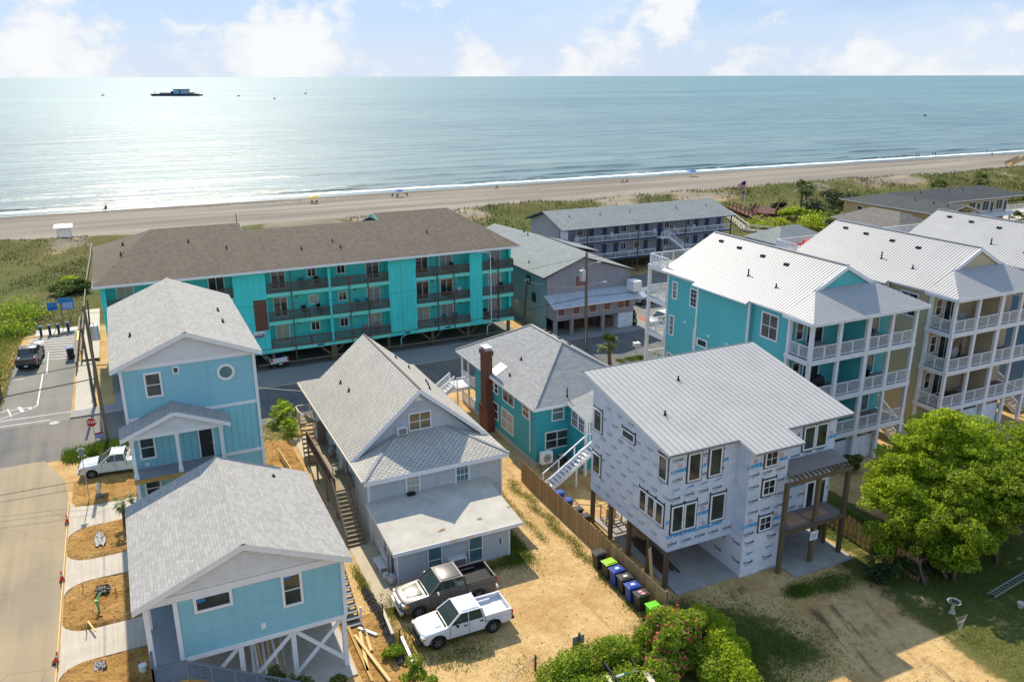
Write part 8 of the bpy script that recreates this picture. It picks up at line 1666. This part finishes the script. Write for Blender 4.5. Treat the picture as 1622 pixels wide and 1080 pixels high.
def shrub(name, label, blobs, n, size, mat, seed, base, flowers=0, cat='bush', group=None):
    t_ = thing(name, label, cat, base, group); link(leaf_mesh('foliage', blobs, n, size, mat, seed=seed), 'foliage', t_)
    mb = MB(); rr = random.Random(seed)
    for k in range(6): b = blobs[k % len(blobs)]; mb.cyl((base[0]+rr.uniform(-.3, .3), base[1]+rr.uniform(-.3, .3), base[2]), b[:3], .04, .02, 5)
    mb.build('stem', 'bark', t_)
    if flowers: link(leaf_mesh('blossom', [(b[0], b[1], b[2]+.08, b[3]*1.06, b[4]*1.06, b[5]*1.06) for b in blobs], flowers, .075, 'flower', up=.6, shell=.92, aspect=.8, seed=seed+9), 'blossom', t_)
    return t_
q = gp(1065, 1010, 1.2); shrub('oleander_bush', 'large green bush with pink-red flowers at the fence end', clumps(q.x, q.y, 1.3, 1.6, 1.5, 1.7, 24, .75, 11), 17000, .085, 'leaf_hedge', 11, (q.x, q.y, 0), 420)
q = gp(1065, 1060, .9); shrub('oleander_bush', 'lower flowering bush in front of the large pink-flowered one', clumps(q.x, q.y, .8, 1.1, 1.0, 1.0, 12, .6, 12), 7000, .085, 'leaf_hedge', 12, (q.x, q.y, 0), 130)
def hedge(label, p0, p1, wd, ht, n, mat, seed, size=.075, group=None):
    a, b = gp(*p0), gp(*p1); bl = []; r_ = random.Random(seed)
    for k in range(int((b-a).length/.45)+1):
        t = k/max(1, int((b-a).length/.45)); q = a.lerp(b, t); bl.append((q.x+r_.uniform(-.3, .3)*wd, q.y+r_.uniform(-.3, .3)*wd, ht*.5*r_.uniform(.8, 1.1), wd*.6*r_.uniform(.8, 1.2), wd*.6*r_.uniform(.8, 1.2), ht*.52*r_.uniform(.8, 1.15)))
    shrub('vine_hedge', label, bl, n, size, mat, seed, (a.x, a.y, 0), cat='hedge')
hedge('bright green vine hedge running beyond the flowering bush down the yard edge', (1118, 1005), (1180, 1100), 1.3, 1.9, 13000, 'leaf_bright', 21); hedge('low green vine hedge along the drive end between sign and bush', (1000, 1045), (880, 1085), 1.4, 1.5, 14000, 'leaf_hedge', 22); hedge('green vine hedge behind the boat trailer frame', (1040, 1085), (880, 1110), 1.6, 1.3, 12000, 'leaf_hedge', 23)
hedge('green vine tangle between the flowering bush and the bright hedge', (1085, 1040), (1140, 1105), 1.2, 1.5, 9000, 'leaf_hedge', 24)
# dark undergrowth by the picket fence
for px, py, r0, h0, lab in ((1400, 925, 1.0, 1.3, 'dark green shrub at the foot of the picket fence by the palm'), (1440, 915, 1.1, 1.2, 'dark green shrub under the trees beside the fence'), (1340, 745, .9, 1.6, 'yellowish bush between the timber balcony and the trees'), (1480, 900, 1.0, 1.0, 'dark undergrowth between the tree trunks')):
    q = gp(px, py); shrub('garden_shrub', lab, clumps(q.x, q.y, h0*.5, r0, r0, h0*.6, 9, .5, px), 2600, .09, 'leaf_olive' if 'yellow' in lab else 'leaf_dark', px, (q.x, q.y, 0))
for px, py, h0, lab in ((432, 1078, 1.4, 'sprig of green shrub in front of the stilt house posts'), (470, 1085, 1.6, 'small green shrub top beside the stilt house slab'), (540, 1085, 1.2, 'green shrub at the corner of the soil by the planks'), (655, 1062, 1.5, 'bright green shrub growing at the end of the silt fence'), (690, 1085, 1.2, 'small upright shrub at the edge of the sandy yard'), (620, 1035, .7, 'low weeds along the silt fence')):
    q = gp(px, py, h0*.5); shrub('garden_shrub', lab, clumps(q.x, q.y, h0*.5, .55, .5, h0*.6, 9, .32, px), 1500, .07, 'leaf_hedge' if px > 600 else 'leaf_olive', px, (q.x, q.y, 0))
# dune bushes
for px, py, r0, h0, m, lab in ((1278, 345, 3.2, 5.6, 'leaf_dark', 'rounded dark green bush below the twin palms'), (1318, 335, 4.6, 7.5, 'leaf_dark', 'large dark tree beside the tan motel wall'), (1250, 345, 2.4, 3.2, 'leaf_bright', 'bright green bush beside the dark one on the dune'), (1235, 335, 2, 2.2, 'leaf_dark', 'small dark bush near the viewing deck'), (1300, 357, 6, 2.4, 'leaf_bright', 'wide bright green thicket before the tan motel'), (1215, 362, 4, 1.6, 'leaf_bright', 'low yellow-green patch between the two boardwalks'), (118, 465, 2.2, 2.4, 'leaf_olive', 'olive green dune bush near the boardwalk bend'), (115, 452, 1.5, 1.8, 'leaf_bright', 'bright green dune bush by the boardwalk'), (105, 468, 2.2, 1.6, 'leaf_olive', 'grey-green low bush behind the notice boards'), (30, 500, 4.5, .9, 'leaf_hedge', 'dark green ground cover beyond the parking lot'), (10, 520, 4.0, .8, 'leaf_hedge', 'green ground cover by the parking lot edge')):
    q = gp(px, py, h0*.3); g = max(0, float(gz(q.x, q.y))); shrub('dune_bush', lab, clumps(q.x, q.y, g+h0*.45, r0, r0, h0*.55, 14, r0*.42, px+py), 3600, .2 if h0 > 2 else .14, m, px, (q.x, q.y, g), group='dune bushes')
# palms
def palm(label, base, h, n, L, seed, trunk_r=.16, mat='leaf_palm', boots=True):
    t_ = thing('palm_tree', label, 'palm', base); B_ = Vector(base); rr = random.Random(seed); top = B_+Vector((rr.uniform(-.1, .1)*h, rr.uniform(-.1, .1)*h, h)); mb = MB(); k = 8
    for j in range(k):
        p, q = B_.lerp(top, j/k), B_.lerp(top, (j+1)/k); mb.cyl(p, q, trunk_r*(1.12 if j % 2 else .98), trunk_r*(.9 if j % 2 else 1.0), 9)
    mb.build('trunk', 'bark', t_); V, Q = [], []
    for k in range(n):
        az_ = rr.random()*6.283; el_ = rr.uniform(-.55, 1.25); d = Vector((math.cos(az_)*math.cos(el_), math.sin(az_)*math.cos(el_), math.sin(el_))); st = L*rr.uniform(.45, .6); c = top+d*st; c.z -= .12*L*(1-abs(el_)); s = d.cross(Vector((0, 0, 1))).normalized(); u = s.cross(d)
        i = len(V); V += [tuple(top-s*.02), tuple(top+s*.02), tuple(c+s*.02), tuple(c-s*.02)]; Q.append((i, i+1, i+2, i+3))
        for j in range(13):
            a = (j-6)/6*1.75; dd = d*math.cos(a)+s*math.sin(a)*.95; ln = L*.62*(1-.22*abs(j-6)/6)*rr.uniform(.85, 1.1); e = c+dd*ln+Vector((0, 0, -.28*ln*rr.uniform(.6, 1.3))); pz = s*.5*math.cos(a)-d*math.sin(a)*.5; m_ = c+dd*ln*.5+Vector((0, 0, .02)); w_ = pz.normalized()*L*.035; i = len(V)
            V += [tuple(c), tuple(m_+w_), tuple(e), tuple(m_-w_)]; Q.append((i, i+1, i+2, i+3))
    link(raw_mesh('fronds', np.array(V), np.array(Q), mat), 'fronds', t_); return t_
q = gp(966, 577); palm('palm with shaggy trunk on the pavement by the street pole', (q.x, q.y, 0), 2.3, 34, 1.3, 1, .2); q = gp(197, 838); palm('young slim palm in the soil between driveways', (q.x, q.y, 0), 2.0, 15, .85, 2, .1); q = gp(1400, 905); palm('low fan palm in front of the picket fence', (q.x, q.y, 0), .9, 22, 1.3, 3, .18)
for px, py, h, L, lab in ((1268, 332, 5.2, 2.3, 'tall fan palm on the dune before the dark bush'), (1277, 330, 4.6, 2.2, 'second fan palm close beside the tall one on the dune'), (1550, 305, 3.4, 2.6, 'fan palm on the dune beyond the dark roof'), (1485, 345, 6.4, 2.6, 'fan palm in the courtyard of the dark-roofed motel'), (1320, 368, 3.0, 2.2, 'low grey-green palm before the tan motel'), (1612, 378, 3.5, 2.4, 'brownish palm by the pool terrace')):
    q = gp(px, py, .5); palm(lab, (q.x, q.y, .2), h, 34, L, px, .22, 'leaf_palm')
# yucca cluster by the cottage entry
for k, (px, py) in enumerate(((440, 672), (455, 668), (447, 655), (462, 690))):
    q = gp(px, py); palm('spiky yucca in the cluster by the cottage entry stair', (q.x, q.y, 0), 0.5+.3*(k % 2), 34, 1.05, 40+k, .1, 'leaf_hedge')['group'] = 'yuccas by the cottage'
# grass: blades as stuff
def blades(name, label, X, Y, Z, h, wd, mat, seed, lean=.35, cat=None):
    r_ = np.random.default_rng(seed); k = len(X); az_ = r_.random(k)*6.283; hh = h*(.5+r_.random(k)); a = np.stack([np.cos(az_), np.sin(az_), np.zeros(k)], 1)*wd*(.6+.8*r_.random(k))[:, None]; P = np.stack([X, Y, Z-.02], 1); t = P+np.stack([r_.normal(size=k)*lean*hh, r_.normal(size=k)*lean*hh, hh], 1)
    V = np.stack([P-a, P+a, t], 1).reshape(-1, 3); o = link(raw_mesh(name, V, np.arange(3*k).reshape(k, 3), mat), name); tag(o, label, cat or 'grass', kind='stuff')
def scatter(n, x0, x1, y0, y1, dens, seed):
    r_ = np.random.default_rng(seed); X = r_.uniform(x0, x1, n); Y = r_.uniform(y0, y1, n); keep = r_.random(n) < dens(X, Y); X, Y = X[keep], Y[keep]; return X, Y
dd = lambda x, y: np.clip(.30+.9*wob(x*2.4, y*2.4), .03, 1)*(1-.75*np.exp(-((y-164)/6)**2)*sst(-.2, .4, wob(x*1.7, y*1.3)))*(1-((x > -6.0)*(x < -3)*(y < 172)))
X, Y = scatter(60000, -40, -5.9, 112, 171, dd, 1); blades('dune_grass', 'olive dune grass beside the beach boardwalk', X, Y, gz(X, Y), .3, .06, 'dune_blade', 1)
X, Y = scatter(60000, 42, 260, 122, 174, dd, 2); blades('dune_grass', 'olive dune grass between motel and beach', X, Y, gz(X, Y), .7, .09, 'dune_blade', 2)
X, Y = scatter(9000, -16, -11.5, 84, 112, lambda x, y: (x < -12.4-.0*y)*.8+0*x, 3); blades('verge_grass', 'dry verge grass along the parking lot edge', X, Y, X*0, .3, .04, 'grass_blade', 3)
X, Y = scatter(60000, 37.8, 56, 16, 33, lambda x, y: np.clip(.75+.6*wob(x*6, y*6), 0, 1)*sst(37.2, 39.5, x+.8*wob(x*3, y*3)), 4); blades('lawn', 'shaded green lawn under the leafy trees', X, Y, X*0, .09, .02, 'lawn_blade', 4)
def ring(pts, n, seed, s): 
    r_ = np.random.default_rng(seed); c = np.array(pts)[r_.integers(0, len(pts), n)]; return c[:, 0]+r_.normal(size=n)*s*c[:, 2], c[:, 1]+r_.normal(size=n)*s*c[:, 3]
X, Y = ring([(28.3, 29.6, 1.7, 1.6), (29.5, 26.9, 1.5, 1.2), (26.4, 31.4, 1, 1.2), (36, 30.5, .9, .5), (33.8, 30.8, .5, .3), (27.5, 27.5, 1.3, 1.3)], 26000, 5, 1.0); k = (X > 25.2); blades('yard_grass', 'green grass patch in the yard of the wrapped house', X[k], Y[k], X[k]*0, .12, .022, 'lawn_blade', 5)
X, Y = ring([(20.7, 43.4, .35, 2.0), (18.0, 41.1, 1.6, .4), (19.8, 41.4, .6, .7)], 9000, 6, .9); k = ((X > 19.8) | (Y < 41.9)); blades('annex_grass', 'dark green grass strip round the cottage annex', X[k], Y[k], X[k]*0, .12, .02, 'lawn_blade', 6)
P_ = [(24.1+.3*math.sin(y*2), y, .22, .5) for y in np.arange(33, 51, .8)]+[(23.4, 32, .8, .9), (22.7, 31.0, 1.0, .6), (20.5, 30.8, 1.4, .5), (17, 31.6, 1.2, .6), (15.6, 32, .9, .5)]+[(22.6, y, .2, .5) for y in np.arange(43, 58, 1.6)]; X, Y = ring(P_, 15000, 7, 1.0); k = X < 24.85; blades('drive_weeds', 'yellow-green weeds along the sandy drive edges', X[k], Y[k], X[k]*0, .10, .022, 'grass_blade', 7)
X, Y = ring([(11.4, 40.0, .5, .7), (9.9, 37.3, .45, 1.0), (10.5, 36.0, .4, .8), (12.4, 36.6, .9, 1.2), (10.3, 42.5, .15, 1.2), (13.3, 34.4, 1, .6)], 9000, 8, 1.0); blades('side_weeds', 'weeds along the silt fence and path', X, Y, X*0, .16, .025, 'grass_blade', 8)
X, Y = ring([(-4.8, 71.0, 1.1, .55), (-3.2, 71.6, .9, .4), (-5.8, 70.2, .5, .5)], 7000, 9, 1.0); k = (Y < 72.4) & (X > -7); blades('corner_grass', 'bright green grass mound at the stop sign corner', X[k], Y[k], X[k]*0, .32, .035, 'lawn_blade', 9)
X, Y = scatter(5000, 46.5, 52, 69.5, 71.5, lambda x, y: x*0+1., 10); blades('street_grass', 'bright grass strip round the white mailbox', X, Y, X*0, .12, .03, 'lawn_blade', 10)
X, Y = scatter(9000, 40.2, 44, 33.5, 47, lambda x, y: x*0+.9, 11); blades('side_lawn', 'grass strip between the wrapped house and the teal townhouse', X, Y, X*0, .14, .03, 'lawn_blade', 11)
q = gp(1183, 560) if False else None
mb = MB()
t_ = thing('ivy', 'dark ivy climbing the corner of the grey building', 'ivy', (55.5, 81.4, 0)); link(leaf_mesh('foliage', [(55.5, 81.2, .5, .35, .3, .7), (55.4, 81.2, 1.4, .25, .25, .7)], 700, .1, 'leaf_dark', seed=77), 'foliage', t_)

# clods, chips and pebbles scattered over the bare ground
r_ = np.random.default_rng(31); bd = lambda a, b, n: np.stack([r_.uniform(-4.6, -1.5, n), r_.uniform(a+.4, b-.4, n)], 1)
C = np.concatenate([np.stack([r_.uniform(26, 38, 380), r_.uniform(18, 33, 380)], 1), np.stack([r_.uniform(12.5, 24.5, 380), r_.uniform(31, 47, 380)], 1), bd(53, 57.6, 120), bd(45.2, 50.5, 160), bd(37.2, 42.4, 120)]); V = []; Q = []
for x, y in C:
    s = r_.uniform(.02, .06)*(1.6 if x < 11 else 1); z0 = .16 if x < 11 else .0; i = len(V); a = r_.uniform(0, 6.28)
    for k in range(4): V.append((x+s*math.cos(a+k*1.57)*r_.uniform(.6, 1.5), y+s*math.sin(a+k*1.57)*r_.uniform(.6, 1.5), z0))
    V.append((x, y, z0+s*1.2)); Q += [(i, i+1, i+4), (i+1, i+2, i+4), (i+2, i+3, i+4), (i+3, i, i+4)]
o = link(raw_mesh('ground_clods', np.array(V), np.array(Q), 'rust'), 'ground_clods'); tag(o, 'scattered clods and chips on the bare sandy ground', 'clods', kind='stuff')
